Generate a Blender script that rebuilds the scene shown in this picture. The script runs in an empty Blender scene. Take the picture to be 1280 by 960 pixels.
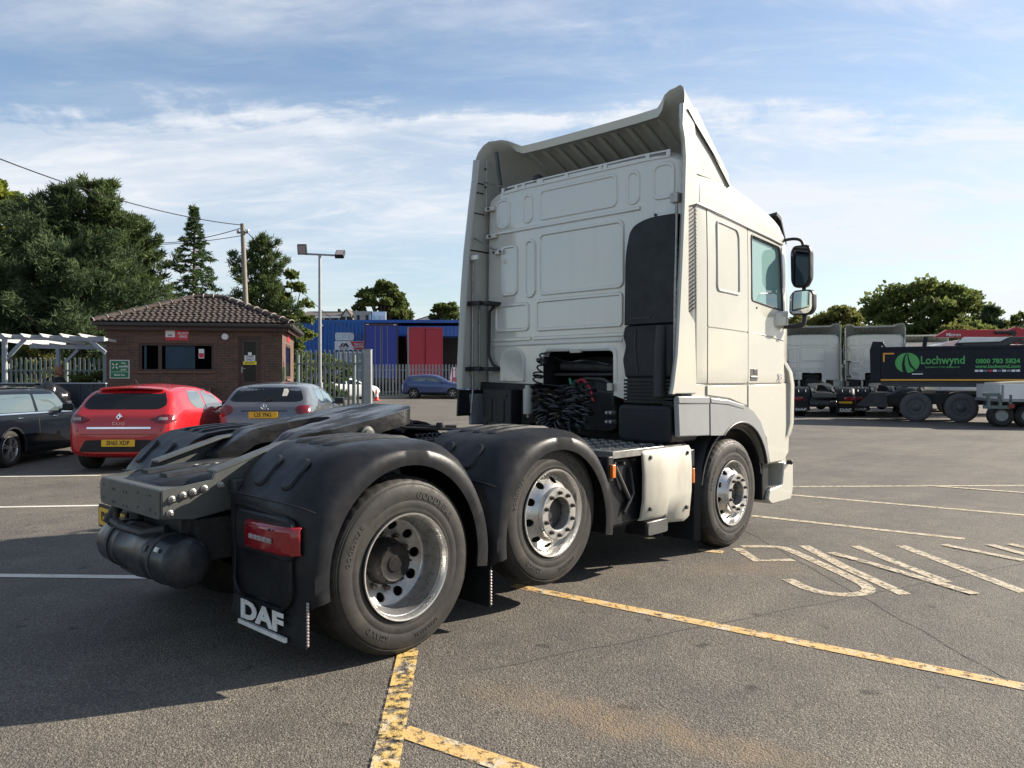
import bpy, bmesh, math, random
import numpy as np
from mathutils import Vector, Matrix
from mathutils.bvhtree import BVHTree
from mathutils.geometry import delaunay_2d_cdt

random.seed(7)
rng = np.random.default_rng(11)
R = math.radians
PI = math.pi
sc = bpy.context.scene
col = sc.collection

# ------------------------------------------------------------------ camera, sky, sun, exposure
YAW, PITCH, FPX = R(43.436), R(0.4), 971.09
CAM = Vector((4.652, -2.754, 1.5556))
RT = Vector((math.cos(YAW), math.sin(YAW), 0))
FW = Vector((-math.sin(YAW), math.cos(YAW), 0))
cd = bpy.data.cameras.new('camera')
cam = bpy.data.objects.new('camera', cd)
col.objects.link(cam)
cam.location = CAM
cam.rotation_euler = (R(90) - PITCH, 0, YAW)
cd.sensor_fit = 'HORIZONTAL'
cd.sensor_width = 36.0
cd.lens = FPX / 1280 * 36.0
cd.clip_start = 0.05
cd.clip_end = 3000
sc.camera = cam

SUN = Vector((0.409, 0.787, 0.462)).normalized()      # towards the sun
SUN_EL = math.asin(SUN.z)
SUN_AZ = math.atan2(SUN.x, SUN.y)                     # clockwise from +Y
wd = bpy.data.worlds.new('World')
sc.world = wd
wd.use_nodes = True
nt = wd.node_tree
for n in list(nt.nodes):
    nt.nodes.remove(n)


def N(tree, kind, **kw):
    n = tree.nodes.new(kind)
    for k, v in kw.items():
        if k in n.inputs.keys():
            n.inputs[k].default_value = v
        else:
            setattr(n, k, v)
    return n


def math_node(tree, op, a, b=None, clamp=False):
    n = tree.nodes.new('ShaderNodeMath')
    n.operation = op
    n.use_clamp = clamp
    for i, v in enumerate((a, b)):
        if v is None:
            continue
        if isinstance(v, (int, float)):
            n.inputs[i].default_value = v
        else:
            tree.links.new(v, n.inputs[i])
    return n.outputs[0]


sky = N(nt, 'ShaderNodeTexSky', sky_type='NISHITA', sun_disc=False)
sky.sun_elevation = SUN_EL
sky.sun_rotation = SUN_AZ
sky.air_density = 1.15
sky.dust_density = 0.5
sky.ozone_density = 3.0
tc = N(nt, 'ShaderNodeTexCoord')
sep = N(nt, 'ShaderNodeSeparateXYZ')
nt.links.new(tc.outputs['Generated'], sep.inputs[0])
den = math_node(nt, 'ADD', math_node(nt, 'MAXIMUM', sep.outputs[2], 0.0), 0.13)
cx_ = math_node(nt, 'DIVIDE', sep.outputs[0], den)
cy_ = math_node(nt, 'DIVIDE', sep.outputs[1], den)
comb = N(nt, 'ShaderNodeCombineXYZ')
nt.links.new(cx_, comb.inputs[0])
nt.links.new(cy_, comb.inputs[1])
mp = N(nt, 'ShaderNodeMapping')
mp.inputs['Rotation'].default_value = (0, 0, -YAW)
mp.inputs['Location'].default_value = (0.0, 0.0, 0.0)
nt.links.new(comb.outputs[0], mp.inputs[0])


def cloud_layer(scale, stretch, detail, rough, lo, hi, dist, off):
    m = N(nt, 'ShaderNodeMapping')
    m.inputs['Scale'].default_value = (scale * stretch[0], scale * stretch[1], 1)
    m.inputs['Rotation'].default_value = (0, 0, off[2])
    m.inputs['Location'].default_value = (off[0], off[1], 0)
    nt.links.new(mp.outputs[0], m.inputs[0])
    no = N(nt, 'ShaderNodeTexNoise', Scale=1.0, Detail=detail, Roughness=rough, Distortion=dist)
    nt.links.new(m.outputs[0], no.inputs['Vector'])
    r = N(nt, 'ShaderNodeMapRange', interpolation_type='SMOOTHSTEP')
    r.inputs['From Min'].default_value = lo
    r.inputs['From Max'].default_value = hi
    nt.links.new(no.outputs[0], r.inputs['Value'])
    return r.outputs[0]


c1 = cloud_layer(0.62, (0.55, 1.5), 9, 0.60, 0.44, 0.66, 0.5, (0.3, 1.9, 0.15))      # broad banks
c2 = cloud_layer(2.6, (0.8, 1.7), 10, 0.66, 0.42, 0.78, 1.0, (4.0, 0.6, -0.25))        # streaky cirrus
c3 = cloud_layer(7.0, (1.0, 1.6), 8, 0.62, 0.40, 0.80, 0.6, (1.0, 7.0, 0.5))        # ripple
cc = math_node(nt, 'MULTIPLY', c2, math_node(nt, 'ADD', math_node(nt, 'MULTIPLY', c3, 0.55), 0.45))
cc = math_node(nt, 'ADD', math_node(nt, 'MULTIPLY', cc, 0.62), math_node(nt, 'MULTIPLY', c1, 0.80), clamp=True)
# thin veil thickens towards the horizon
veil = N(nt, 'ShaderNodeMapRange')
veil.inputs['From Min'].default_value = 0.0
veil.inputs['From Max'].default_value = 0.5
veil.inputs['To Min'].default_value = 0.12
veil.inputs['To Max'].default_value = 0.02
nt.links.new(sep.outputs[2], veil.inputs['Value'])
# a bank of high cloud lies across the sky ahead, its ragged edge about eighteen degrees up
sp2 = N(nt, 'ShaderNodeSeparateXYZ')
nt.links.new(mp.outputs[0], sp2.inputs[0])
e1 = cloud_layer(1.5, (0.5, 1.2), 8, 0.62, 0.2, 0.8, 0.6, (2.0, 3.0, 0.1))
e2 = cloud_layer(6.5, (0.9, 0.9), 8, 0.66, 0.2, 0.8, 0.4, (7.0, 1.0, 0.0))
yy_ = math_node(nt, 'ADD', sp2.outputs[1], math_node(nt, 'ADD', math_node(nt, 'MULTIPLY', e1, 0.55), math_node(nt, 'MULTIPLY', e2, 0.30)))
bank = N(nt, 'ShaderNodeMapRange', interpolation_type='SMOOTHSTEP')
bank.inputs['From Min'].default_value = 2.36
bank.inputs['From Max'].default_value = 2.62
nt.links.new(yy_, bank.inputs['Value'])
low = N(nt, 'ShaderNodeMapRange', interpolation_type='SMOOTHSTEP')
low.inputs['From Min'].default_value = 3.2
low.inputs['From Max'].default_value = 4.3
low.inputs['To Min'].default_value = 1.0
low.inputs['To Max'].default_value = 0.45
nt.links.new(yy_, low.inputs['Value'])
bk2 = math_node(nt, 'MULTIPLY', math_node(nt, 'MULTIPLY', bank.outputs[0], low.outputs[0]), math_node(nt, 'ADD', math_node(nt, 'MULTIPLY', c1, 0.30), math_node(nt, 'ADD', math_node(nt, 'MULTIPLY', c2, 0.30), 0.36)))
hi_ = N(nt, 'ShaderNodeMapRange', interpolation_type='SMOOTHSTEP')
hi_.inputs['From Min'].default_value = 1.95
hi_.inputs['From Max'].default_value = 1.65
nt.links.new(math_node(nt, 'ADD', sp2.outputs[1], math_node(nt, 'MULTIPLY', e1, 0.25)), hi_.inputs['Value'])
wisps = math_node(nt, 'MULTIPLY', cc, math_node(nt, 'ADD', math_node(nt, 'MULTIPLY', hi_.outputs[0], 0.65), 0.34))
cov = math_node(nt, 'ADD', math_node(nt, 'ADD', wisps, bk2), veil.outputs[0], clamp=True)
# thin haze that brightens on the sun's side of the sky
dots = N(nt, 'ShaderNodeVectorMath', operation='DOT_PRODUCT')
nt.links.new(tc.outputs['Generated'], dots.inputs[0])
dots.inputs[1].default_value = SUN
glow = N(nt, 'ShaderNodeMapRange', interpolation_type='SMOOTHSTEP')
glow.inputs['From Min'].default_value = 0.25
glow.inputs['From Max'].default_value = 0.95
glow.inputs['To Max'].default_value = 0.55
nt.links.new(dots.outputs['Value'], glow.inputs['Value'])
gl2 = math_node(nt, 'MULTIPLY', glow.outputs[0], math_node(nt, 'ADD', math_node(nt, 'MULTIPLY', cc, 0.9), 0.35))
cov = math_node(nt, 'ADD', cov, gl2, clamp=True)
cov = math_node(nt, 'MULTIPLY', cov, 0.94)
# clouds are lit by the same sun: whiter and brighter round the sun's side
dotn = N(nt, 'ShaderNodeVectorMath', operation='DOT_PRODUCT')
nt.links.new(tc.outputs['Generated'], dotn.inputs[0])
dotn.inputs[1].default_value = SUN
sunside = N(nt, 'ShaderNodeMapRange')
sunside.inputs['From Min'].default_value = -0.2
sunside.inputs['From Max'].default_value = 1.0
sunside.inputs['To Min'].default_value = 5.9
sunside.inputs['To Max'].default_value = 6.0
nt.links.new(dotn.outputs['Value'], sunside.inputs['Value'])
ccol = N(nt, 'ShaderNodeMix', data_type='RGBA', blend_type='MULTIPLY')
ccol.inputs[0].default_value = 1.0
ccol.inputs[6].default_value = (0.94, 0.975, 1.03, 1)
nt.links.new(sunside.outputs[0], ccol.inputs[7])
mix = N(nt, 'ShaderNodeMix', data_type='RGBA')
nt.links.new(cov, mix.inputs[0])
nt.links.new(sky.outputs[0], mix.inputs[6])
nt.links.new(ccol.outputs[2], mix.inputs[7])
bg = N(nt, 'ShaderNodeBackground')
bg.inputs['Strength'].default_value = 0.069
nt.links.new(mix.outputs[2], bg.inputs['Color'])
wo = N(nt, 'ShaderNodeOutputWorld')
nt.links.new(bg.outputs[0], wo.inputs[0])

sd = bpy.data.lights.new('sun', 'SUN')
sd.energy = 5.0
sd.angle = R(0.53)
sd.color = (1.0, 0.90, 0.76)
so = bpy.data.objects.new('sun', sd)
col.objects.link(so)
so.rotation_euler = SUN.to_track_quat('Z', 'Y').to_euler()
so.location = (20, 30, 40)

vs = sc.view_settings
vs.view_transform = 'Standard'
vs.look = 'None'
vs.gamma = 1.0
vs.use_curve_mapping = False
vs.exposure = 1.22
sc.cycles.use_denoising = True
sc.cycles.max_bounces = 8
sc.cycles.transparent_max_bounces = 12

# ------------------------------------------------------------------ materials


def principled(name):
    m = bpy.data.materials.new(name)
    m.use_nodes = True
    t = m.node_tree
    return m, t, t.nodes['Principled BSDF']


def noise(t, scale, detail=4, rough=0.55, vec=None, stretch=None, dim=None):
    n = t.nodes.new('ShaderNodeTexNoise')
    n.inputs['Scale'].default_value = scale
    n.inputs['Detail'].default_value = detail
    n.inputs['Roughness'].default_value = rough
    if vec is None:
        c = t.nodes.new('ShaderNodeTexCoord')
        vec = c.outputs['Object']
    if stretch:
        mpn = t.nodes.new('ShaderNodeMapping')
        mpn.inputs['Scale'].default_value = stretch
        t.links.new(vec, mpn.inputs[0])
        vec = mpn.outputs[0]
    t.links.new(vec, n.inputs['Vector'])
    return n.outputs[0]


def ramp(t, fac, stops):
    r = t.nodes.new('ShaderNodeValToRGB')
    e = r.color_ramp.elements
    while len(e) > 1:
        e.remove(e[-1])
    e[0].position, e[0].color = stops[0][0], stops[0][1]
    for p, c in stops[1:]:
        k = e.new(p)
        k.color = c
    t.links.new(fac, r.inputs[0])
    return r.outputs[0]


def c4(c, f=1.0):
    return (min(1, c[0] * f), min(1, c[1] * f), min(1, c[2] * f), 1)


def mat(name, c, rough=0.5, metal=0.0, var=0.12, vs_=3.0, bump=0.0, bs=60.0, coat=0.0, spec=0.5,
        dirt=None, dirt_amt=0.0, dirt_scale=2.0, stretch=None, rvar=0.1, emit=None, trans=0.0):
    m, t, p = principled(name)
    col_out = ramp(t, noise(t, vs_, 5, 0.6, stretch=stretch), [(0.3, c4(c, 1 - var)), (0.7, c4(c, 1 + var))])
    if dirt is not None:
        mx = t.nodes.new('ShaderNodeMix')
        mx.data_type = 'RGBA'
        f = ramp(t, noise(t, dirt_scale, 8, 0.68, stretch=stretch), [(0.45, (0, 0, 0, 1)), (0.78, (dirt_amt,) * 3 + (1,))])
        t.links.new(f, mx.inputs[0])
        t.links.new(col_out, mx.inputs[6])
        mx.inputs[7].default_value = c4(dirt)
        col_out = mx.outputs[2]
    t.links.new(col_out, p.inputs['Base Color'])
    rr = ramp(t, noise(t, vs_ * 2.3, 5, 0.6), [(0.3, (max(0.02, rough - rvar),) * 3 + (1,)), (0.7, (min(1, rough + rvar),) * 3 + (1,))])
    t.links.new(rr, p.inputs['Roughness'])
    p.inputs['Metallic'].default_value = metal
    p.inputs['Specular IOR Level'].default_value = spec
    p.inputs['Coat Weight'].default_value = coat
    p.inputs['Coat Roughness'].default_value = 0.04
    if trans:
        p.inputs['Transmission Weight'].default_value = trans
    if bump:
        b = t.nodes.new('ShaderNodeBump')
        b.inputs['Strength'].default_value = bump
        b.inputs['Distance'].default_value = 0.01
        t.links.new(noise(t, bs, 4, 0.6), b.inputs['Height'])
        t.links.new(b.outputs[0], p.inputs['Normal'])
    if emit:
        p.inputs['Emission Color'].default_value = c4(emit[0])
        p.inputs['Emission Strength'].default_value = emit[1]
    return m


M = {}
M['cab_white'] = mat('cab_white', (0.45, 0.442, 0.39), 0.25, var=0.012, rvar=0.03, coat=0.8, dirt=(0.26, 0.235, 0.19), dirt_amt=0.06, dirt_scale=5.0, stretch=(1.5, 1.5, 0.14))  # same paint as the back, darkened to hold down the sunlit flank
M['cab_shell'] = M['cab_white']
M['cab_back'] = mat('cab_back', (0.62, 0.605, 0.545), 0.18, var=0.015, rvar=0.03, coat=1.0, dirt=(0.28, 0.26, 0.21), dirt_amt=0.12, dirt_scale=6.0, stretch=(1.6, 1, 0.13))  # same cab paint, kept lighter because the rear wall lies in shade
M['panel_white'] = mat('panel_white', (0.47, 0.455, 0.395), 0.45, var=0.08, dirt=(0.28, 0.21, 0.13), dirt_amt=0.5, dirt_scale=5.0, stretch=(1, 1.6, 0.4))
M['plastic'] = mat('black_plastic', (0.013, 0.014, 0.017), 0.40, var=0.18, vs_=5, bump=0.04, bs=300, spec=0.26, dirt=(0.035, 0.034, 0.032), dirt_amt=0.35, dirt_scale=6)
M['guard'] = mat('mudguard_plastic', (0.009, 0.010, 0.013), 0.40, var=0.16, vs_=4, bump=0.05, bs=260, spec=0.26, dirt=(0.045, 0.043, 0.038), dirt_amt=0.40, dirt_scale=5)
M['flap'] = mat('mudflap_rubber', (0.009, 0.010, 0.012), 0.5, var=0.2, vs_=5, spec=0.25, dirt=(0.05, 0.05, 0.046), dirt_amt=0.4, dirt_scale=7, stretch=(1, 1, .3))
M['chassis'] = mat('chassis_grey', (0.068, 0.073, 0.070), 0.42, var=0.12, vs_=5, dirt=(0.045, 0.04, 0.035), dirt_amt=0.6, dirt_scale=9, bump=0.06, bs=90)
M['under'] = mat('underbody_dark', (0.022, 0.022, 0.023), 0.65, var=0.35, vs_=8, dirt=(0.06, 0.055, 0.05), dirt_amt=0.6, dirt_scale=9)
M['tank'] = mat('tank_grey', (0.020, 0.023, 0.027), 0.32, spec=0.35, var=0.14, vs_=4, dirt=(0.11, 0.105, 0.10), dirt_amt=0.5, dirt_scale=6)
M['tyre'] = mat('tyre_rubber', (0.022, 0.0212, 0.020), 0.62, var=0.2, vs_=9, bump=0.10, bs=160, spec=0.3, dirt=(0.085, 0.074, 0.058), dirt_amt=0.42, dirt_scale=7)
M['tyre_text'] = mat('tyre_lettering', (0.026, 0.025, 0.024), 0.55, var=0.2)
M['alloy'] = mat('alloy_wheel', (0.54, 0.535, 0.52), 0.30, 0.8, var=0.10, vs_=9, dirt=(0.22, 0.20, 0.18), dirt_amt=0.45, dirt_scale=9)
M['alloy_grey'] = mat('alloy_dull', (0.36, 0.35, 0.335), 0.40, 0.6, var=0.16, vs_=9, dirt=(0.14, 0.12, 0.10), dirt_amt=0.6, dirt_scale=10)
M['hub'] = mat('hub_black', (0.012, 0.012, 0.013), 0.55, 0.0, var=0.3, vs_=12, spec=0.15, dirt=(0.06, 0.05, 0.04), dirt_amt=0.5, dirt_scale=14)
M['nut'] = mat('wheel_nut', (0.075, 0.066, 0.058), 0.45, 0.5, var=0.2, dirt=(0.12, 0.06, 0.03), dirt_amt=0.6, dirt_scale=20)
M['chrome'] = mat('chrome', (0.8, 0.8, 0.8), 0.1, 1.0, var=0.04)
M['steel'] = mat('zinc_steel', (0.34, 0.33, 0.31), 0.45, 0.8, var=0.2, vs_=12, dirt=(0.12, 0.07, 0.04), dirt_amt=0.5, dirt_scale=30)
M['deck'] = mat('deck_alloy', (0.33, 0.33, 0.32), 0.36, 0.8, var=0.2, vs_=7, dirt=(0.08, 0.075, 0.07), dirt_amt=0.6, dirt_scale=9)
M['skirt'] = mat('skirt_grey', (0.24, 0.252, 0.262), 0.36, var=0.05, dirt=(0.2, 0.19, 0.17), dirt_amt=0.4, dirt_scale=5, stretch=(1, 1, .4))
M['rubber'] = mat('black_rubber', (0.018, 0.018, 0.019), 0.55, var=0.15)
M['hose'] = mat('hose_black', (0.016, 0.016, 0.018), 0.28, var=0.15)
M['red_lens'] = mat('red_lens', (0.22, 0.005, 0.010), 0.14, var=0.1, vs_=30, coat=0.6)
M['clear_lens'] = mat('clear_lens', (0.30, 0.25, 0.245), 0.2, var=0.25, vs_=60)
M['amber'] = mat('amber_lens', (0.50, 0.13, 0.012), 0.2, var=0.1, coat=0.5)
M['white_print'] = mat('white_print', (0.62, 0.62, 0.60), 0.5, var=0.15, vs_=20)
M['black_print'] = mat('black_print', (0.015, 0.015, 0.015), 0.5)
M['plate_yellow'] = mat('plate_yellow', (0.72, 0.42, 0.015), 0.35, var=0.04)
M['red_cable'] = mat('red_cable', (0.35, 0.02, 0.03), 0.4)
M['green_cable'] = mat('green_cable', (0.02, 0.20, 0.10), 0.4)
M['dark_void'] = mat('engine_bay', (0.012, 0.012, 0.013), 0.7, var=0.4, vs_=10)
M['interior'] = mat('cab_interior', (0.34, 0.34, 0.33), 0.8, var=0.1)
M['mirror'] = mat('mirror_glass', (0.85, 0.87, 0.88), 0.03, 1.0, var=0.0, rvar=0.0)


def grease_mat():
    m, t, p = principled('greasy_plate')
    n1 = noise(t, 4.5, 5, 0.60, stretch=(1.9, 0.55, 1))
    n2 = noise(t, 40, 6, 0.6)
    c = ramp(t, n1, [(0.46, (0.004, 0.004, 0.004, 1)), (0.50, (0.020, 0.020, 0.022, 1)), (0.62, (0.045, 0.047, 0.051, 1))])
    t.links.new(c, p.inputs['Base Color'])
    t.links.new(ramp(t, n1, [(0.44, (0.55,) * 3 + (1,)), (0.50, (0.30,) * 3 + (1,)), (0.7, (0.20,) * 3 + (1,))]), p.inputs['Roughness'])
    p.inputs['Metallic'].default_value = 0.0
    p.inputs['Coat Weight'].default_value = 0.0
    b = t.nodes.new('ShaderNodeBump')
    b.inputs['Strength'].default_value = 0.7
    b.inputs['Distance'].default_value = 0.015
    ad = math_node(t, 'ADD', n1, math_node(t, 'MULTIPLY', n2, 0.06))
    t.links.new(ad, b.inputs['Height'])
    t.links.new(b.outputs[0], p.inputs['Normal'])
    return m


M['grease'] = grease_mat()


def glass_mat(name, tint, gl=0.12, rough=0.02, sky_fill=None, sky_fill_amt=0.0):
    m = bpy.data.materials.new(name)
    m.use_nodes = True
    t = m.node_tree
    t.nodes.clear()
    o = t.nodes.new('ShaderNodeOutputMaterial')
    tr = t.nodes.new('ShaderNodeBsdfTransparent')
    tr.inputs[0].default_value = c4(tint)
    g = t.nodes.new('ShaderNodeBsdfGlossy')
    g.inputs['Roughness'].default_value = rough
    g.inputs['Color'].default_value = (1, 1, 1, 1)
    fr = t.nodes.new('ShaderNodeFresnel')
    fr.inputs[0].default_value = 1.5
    f = math_node(t, 'ADD', math_node(t, 'MULTIPLY', fr.outputs[0], 1.0), gl, clamp=True)
    mx = t.nodes.new('ShaderNodeMixShader')
    t.links.new(f, mx.inputs[0])
    clear = tr.outputs[0]
    if sky_fill:                     # diffuse tint mixed in, imitating bright sky in the pane
        df_ = t.nodes.new('ShaderNodeBsdfDiffuse')
        df_.inputs[0].default_value = c4(sky_fill)
        m2 = t.nodes.new('ShaderNodeMixShader')
        m2.inputs[0].default_value = sky_fill_amt
        t.links.new(tr.outputs[0], m2.inputs[1])
        t.links.new(df_.outputs[0], m2.inputs[2])
        clear = m2.outputs[0]
    t.links.new(clear, mx.inputs[1])
    t.links.new(g.outputs[0], mx.inputs[2])
    t.links.new(mx.outputs[0], o.inputs[0])
    return m


M['cab_glass'] = glass_mat('cab_glass', (0.70, 0.95, 0.92), 0.10, sky_fill=(0.40, 0.66, 0.63), sky_fill_amt=0.52)  # the teal diffuse share paints in sky brightness seen in the pane


def paint(name, c, metal=0.0, rough=0.3, coat=0.8):
    return mat(name, c, rough, metal, var=0.05, coat=coat, rvar=0.05)


M['dark_red_lens'] = mat('dark_red_lens', (0.12, 0.003, 0.006), 0.12, var=0.1, coat=0.5)
M['car_red'] = paint('red_paint', (0.42, 0.008, 0.012))
M['car_black'] = mat('black_paint', (0.004, 0.006, 0.010), 0.12, var=0.05, spec=0.22, rvar=0.03)
M['car_grey'] = paint('grey_paint', (0.125, 0.135, 0.15), 0.5)
M['car_blue'] = paint('blue_paint', (0.05, 0.075, 0.19), 0.4)
M['car_white'] = paint('white_paint', (0.72, 0.72, 0.72))
M['car_glass'] = mat('car_glass', (0.006, 0.008, 0.010), 0.05, var=0.0, rvar=0.0, spec=0.35)
M['car_glass_light'] = mat('car_side_glass', (0.06, 0.085, 0.085), 0.04, var=0.0, rvar=0.0, coat=1.0, spec=1.0)

# ------------------------------------------------------------------ mesh helpers


def tag(o, label=None, cat=None, group=None, kind=None):
    if label:
        o['label'] = label
    if cat:
        o['category'] = cat
    if group:
        o['group'] = group
    if kind:
        o['kind'] = kind
    return o


def empty(name, loc=(0, 0, 0), rz=0.0):
    o = bpy.data.objects.new(name, None)
    col.objects.link(o)
    o.location = loc
    o.rotation_euler = (0, 0, rz)
    o.empty_display_size = 0.2
    return o


def W(u, v, z=0.0):
    """camera-aligned yard frame: u metres to the right, v metres ahead of the photographer"""
    return Vector((CAM.x, CAM.y, 0)) + RT * u + FW * v + Vector((0, 0, z))


def U(px, v):
    return (px - 640) / FPX * v


def Zp(py, v):
    return CAM.z - (py - 473.2) / FPX * v


SPLIT = {'wall_swage', 'tank_strap', 'pressed_slot', 'crown_rib', 'spoiler_rib', 'flange_bolt', 'embossed_bar', 'embossed_ring', 'wheel_nut', 'bolt_hole', 'cover_bolt', 'air_coupling', 'vane_slot',
         'step_tread', 'hinge_bracket', 'bracket_bolt', 'deflector_rod', 'louvre_slat', 'reverse_lens', 'box_pressing', 'running_gear', 'insulator', 'blind_slat', 'lamp_screw', 'deflector_joint', 'seats_and_dash',
         'mirror_arm', 'air_valve', 'intake_detail', 'chassis_member', 'sign_logo', 'sign_arrow', 'coupling_bracket'}


class MB:
    def __init__(s):
        s.v = []
        s.f = []
        s.cuts = []

    def add(s, vs, fs):
        b = len(s.v)
        s.cuts.append((b, len(s.f)))
        s.v += [tuple(p) for p in vs]
        s.f += [tuple(i + b for i in f) for f in fs]
        return s

    def box(s, x0, x1, y0, y1, z0, z1):
        v = [(x, y, z) for x in (x0, x1) for y in (y0, y1) for z in (z0, z1)]
        return s.add(v, [(0, 1, 3, 2), (4, 6, 7, 5), (0, 4, 5, 1), (2, 3, 7, 6), (0, 2, 6, 4), (1, 5, 7, 3)])

    def obox(s, c, size, rot):
        m = Matrix.Translation(c) @ rot.to_4x4()
        hx, hy, hz = [k / 2 for k in size]
        v = [m @ Vector((x, y, z)) for x in (-hx, hx) for y in (-hy, hy) for z in (-hz, hz)]
        return s.add(v, [(0, 1, 3, 2), (4, 6, 7, 5), (0, 4, 5, 1), (2, 3, 7, 6), (0, 2, 6, 4), (1, 5, 7, 3)])

    def bar(s, a, b, w, h, upv=(0, 0, 1)):
        a, b = Vector(a), Vector(b)
        d = (b - a)
        L = d.length
        d.normalize()
        x = d.cross(Vector(upv))
        if x.length < 1e-4:
            x = d.cross(Vector((1, 0, 0)))
        x.normalize()
        z = x.cross(d)
        rot = Matrix((x, d, z)).transposed()
        return s.obox((a + b) / 2, (w, L, h), rot)

    def tube(s, pts, r, n=8, cap=True):
        pts = [Vector(p) for p in pts]
        rs = r if isinstance(r, (list, tuple)) else [r] * len(pts)
        ring = []
        vs, fs = [], []
        t0 = (pts[1] - pts[0]).normalized()
        nrm = t0.orthogonal().normalized()
        for i, p in enumerate(pts):
            t = (pts[min(i + 1, len(pts) - 1)] - pts[max(i - 1, 0)])
            if t.length < 1e-9:
                t = t0
            t.normalize()
            nrm = (nrm - t * nrm.dot(t))
            if nrm.length < 1e-6:
                nrm = t.orthogonal()
            nrm.normalize()
            b = t.cross(nrm)
            for k in range(n):
                a = 2 * PI * k / n
                vs.append(p + (nrm * math.cos(a) + b * math.sin(a)) * rs[i])
        for i in range(len(pts) - 1):
            for k in range(n):
                k2 = (k + 1) % n
                fs.append((i * n + k, i * n + k2, (i + 1) * n + k2, (i + 1) * n + k))
        if cap:
            fs.append(tuple(range(n - 1, -1, -1)))
            fs.append(tuple((len(pts) - 1) * n + k for k in range(n)))
        return s.add(vs, fs)

    def lathe(s, prof, n=48, axis='x', c=(0, 0, 0), sgn=1, close=False, mod=None):
        """prof: (radius, along).  axis x/y/z through c; sgn flips the 'along' direction"""
        vs, fs = [], []
        m = len(prof)
        for k in range(n):
            a = 2 * PI * k / n
            for i, (r, h) in enumerate(prof):
                if mod:
                    r, h = mod(i, k, r, h)
                p, q = r * math.cos(a), r * math.sin(a)
                h = h * sgn
                if axis == 'x':
                    vs.append((c[0] + h, c[1] + p, c[2] + q))
                elif axis == 'y':
                    vs.append((c[0] + p, c[1] + h, c[2] + q))
                else:
                    vs.append((c[0] + p, c[1] + q, c[2] + h))
        for k in range(n):
            k2 = (k + 1) % n
            for i in range(m - 1 + (1 if close else 0)):
                j = (i + 1) % m
                fs.append((k * m + i, k * m + j, k2 * m + j, k2 * m + i))
        if not close:
            if prof[0][0] > 1e-6:
                fs.append(tuple(k * m for k in range(n)))
            if prof[-1][0] > 1e-6:
                fs.append(tuple(k * m + m - 1 for k in range(n - 1, -1, -1)))
        return s.add(vs, fs)

    def cyl(s, a, b, r, n=16):
        return s.tube([a, b], r, n)

    def prism(s, poly, axis, a0, a1):
        """poly: 2-D outline; axis 'x' -> (y,z), 'y' -> (x,z), 'z' -> (x,y)"""
        n = len(poly)

        def P(q, a):
            return {'x': (a, q[0], q[1]), 'y': (q[0], a, q[1]), 'z': (q[0], q[1], a)}[axis]
        vs = [P(q, a0) for q in poly] + [P(q, a1) for q in poly]
        fs = [tuple(range(n)), tuple(range(2 * n - 1, n - 1, -1))]
        for i in range(n):
            j = (i + 1) % n
            fs.append((i, i + n, j + n, j))
        return s.add(vs, fs)

    def loft(s, secs, closed=True, cap=True):
        n = len(secs[0])
        vs = [p for q in secs for p in q]
        fs = []
        for i in range(len(secs) - 1):
            for k in range(n if closed else n - 1):
                k2 = (k + 1) % n
                fs.append((i * n + k, i * n + k2, (i + 1) * n + k2, (i + 1) * n + k))
        if cap and closed:
            fs.append(tuple(range(n - 1, -1, -1)))
            fs.append(tuple((len(secs) - 1) * n + k for k in range(n)))
        return s.add(vs, fs)

    def mesh(s, name, fix=True):
        me = bpy.data.meshes.new(name)
        me.from_pydata(s.v, [], s.f)
        if fix:
            bm = bmesh.new()
            bm.from_mesh(me)
            bmesh.ops.recalc_face_normals(bm, faces=bm.faces)
            bm.to_mesh(me)
            bm.free()
        return me

    def build(s, name, m, parent=None, smooth=38, bevel=0, seg=2, loc=None, rz=None, fix=True):
        if name in SPLIT and len(s.cuts) > 1:
            first = None
            ends = s.cuts[1:] + [(len(s.v), len(s.f))]
            for (v0, f0), (v1, f1) in zip(s.cuts, ends):
                q = MB()
                q.add(s.v[v0:v1], [tuple(i - v0 for i in f) for f in s.f[f0:f1]])
                o = link_mesh(name, q.mesh(name, fix), m, parent, smooth, bevel, seg, loc, rz)
                first = first or o
            return first
        me = s.mesh(name, fix)
        return link_mesh(name, me, m, parent, smooth, bevel, seg, loc, rz)


def link_mesh(name, me, m, parent=None, smooth=38, bevel=0, seg=2, loc=None, rz=None):
    if m is not None:
        me.materials.append(M[m] if isinstance(m, str) else m)
    if smooth:
        me.polygons.foreach_set('use_smooth', [True] * len(me.polygons))
        try:
            me.set_sharp_from_angle(angle=R(smooth))
        except Exception:
            pass
    o = bpy.data.objects.new(name, me)
    col.objects.link(o)
    if parent:
        o.parent = parent
    if loc is not None:
        o.location = loc
    if rz is not None:
        o.rotation_euler = (0, 0, rz)
    if bevel:
        b = o.modifiers.new('bevel', 'BEVEL')
        b.width = bevel
        b.segments = seg
        b.limit_method = 'ANGLE'
        b.angle_limit = R(35)
        b.harden_normals = False
    return o


def baked(o, keep_name=None):
    """apply the modifiers of o"""
    dg = bpy.context.evaluated_depsgraph_get()
    dg.update()
    me = bpy.data.meshes.new_from_object(o.evaluated_get(dg))
    o.modifiers.clear()
    o.data = me
    return o


def boolean(o, cutters):
    """cut solids (MB) out of o"""
    tmp = []
    for c in cutters:
        me = c.mesh('cut')
        k = bpy.data.objects.new('cut', me)
        col.objects.link(k)
        k.parent = o.parent
        tmp.append(k)
        b = o.modifiers.new('b', 'BOOLEAN')
        b.object = k
        b.operation = 'DIFFERENCE'
        b.solver = 'EXACT'
    baked(o)
    for k in tmp:
        bpy.data.objects.remove(k)
    return o


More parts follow.
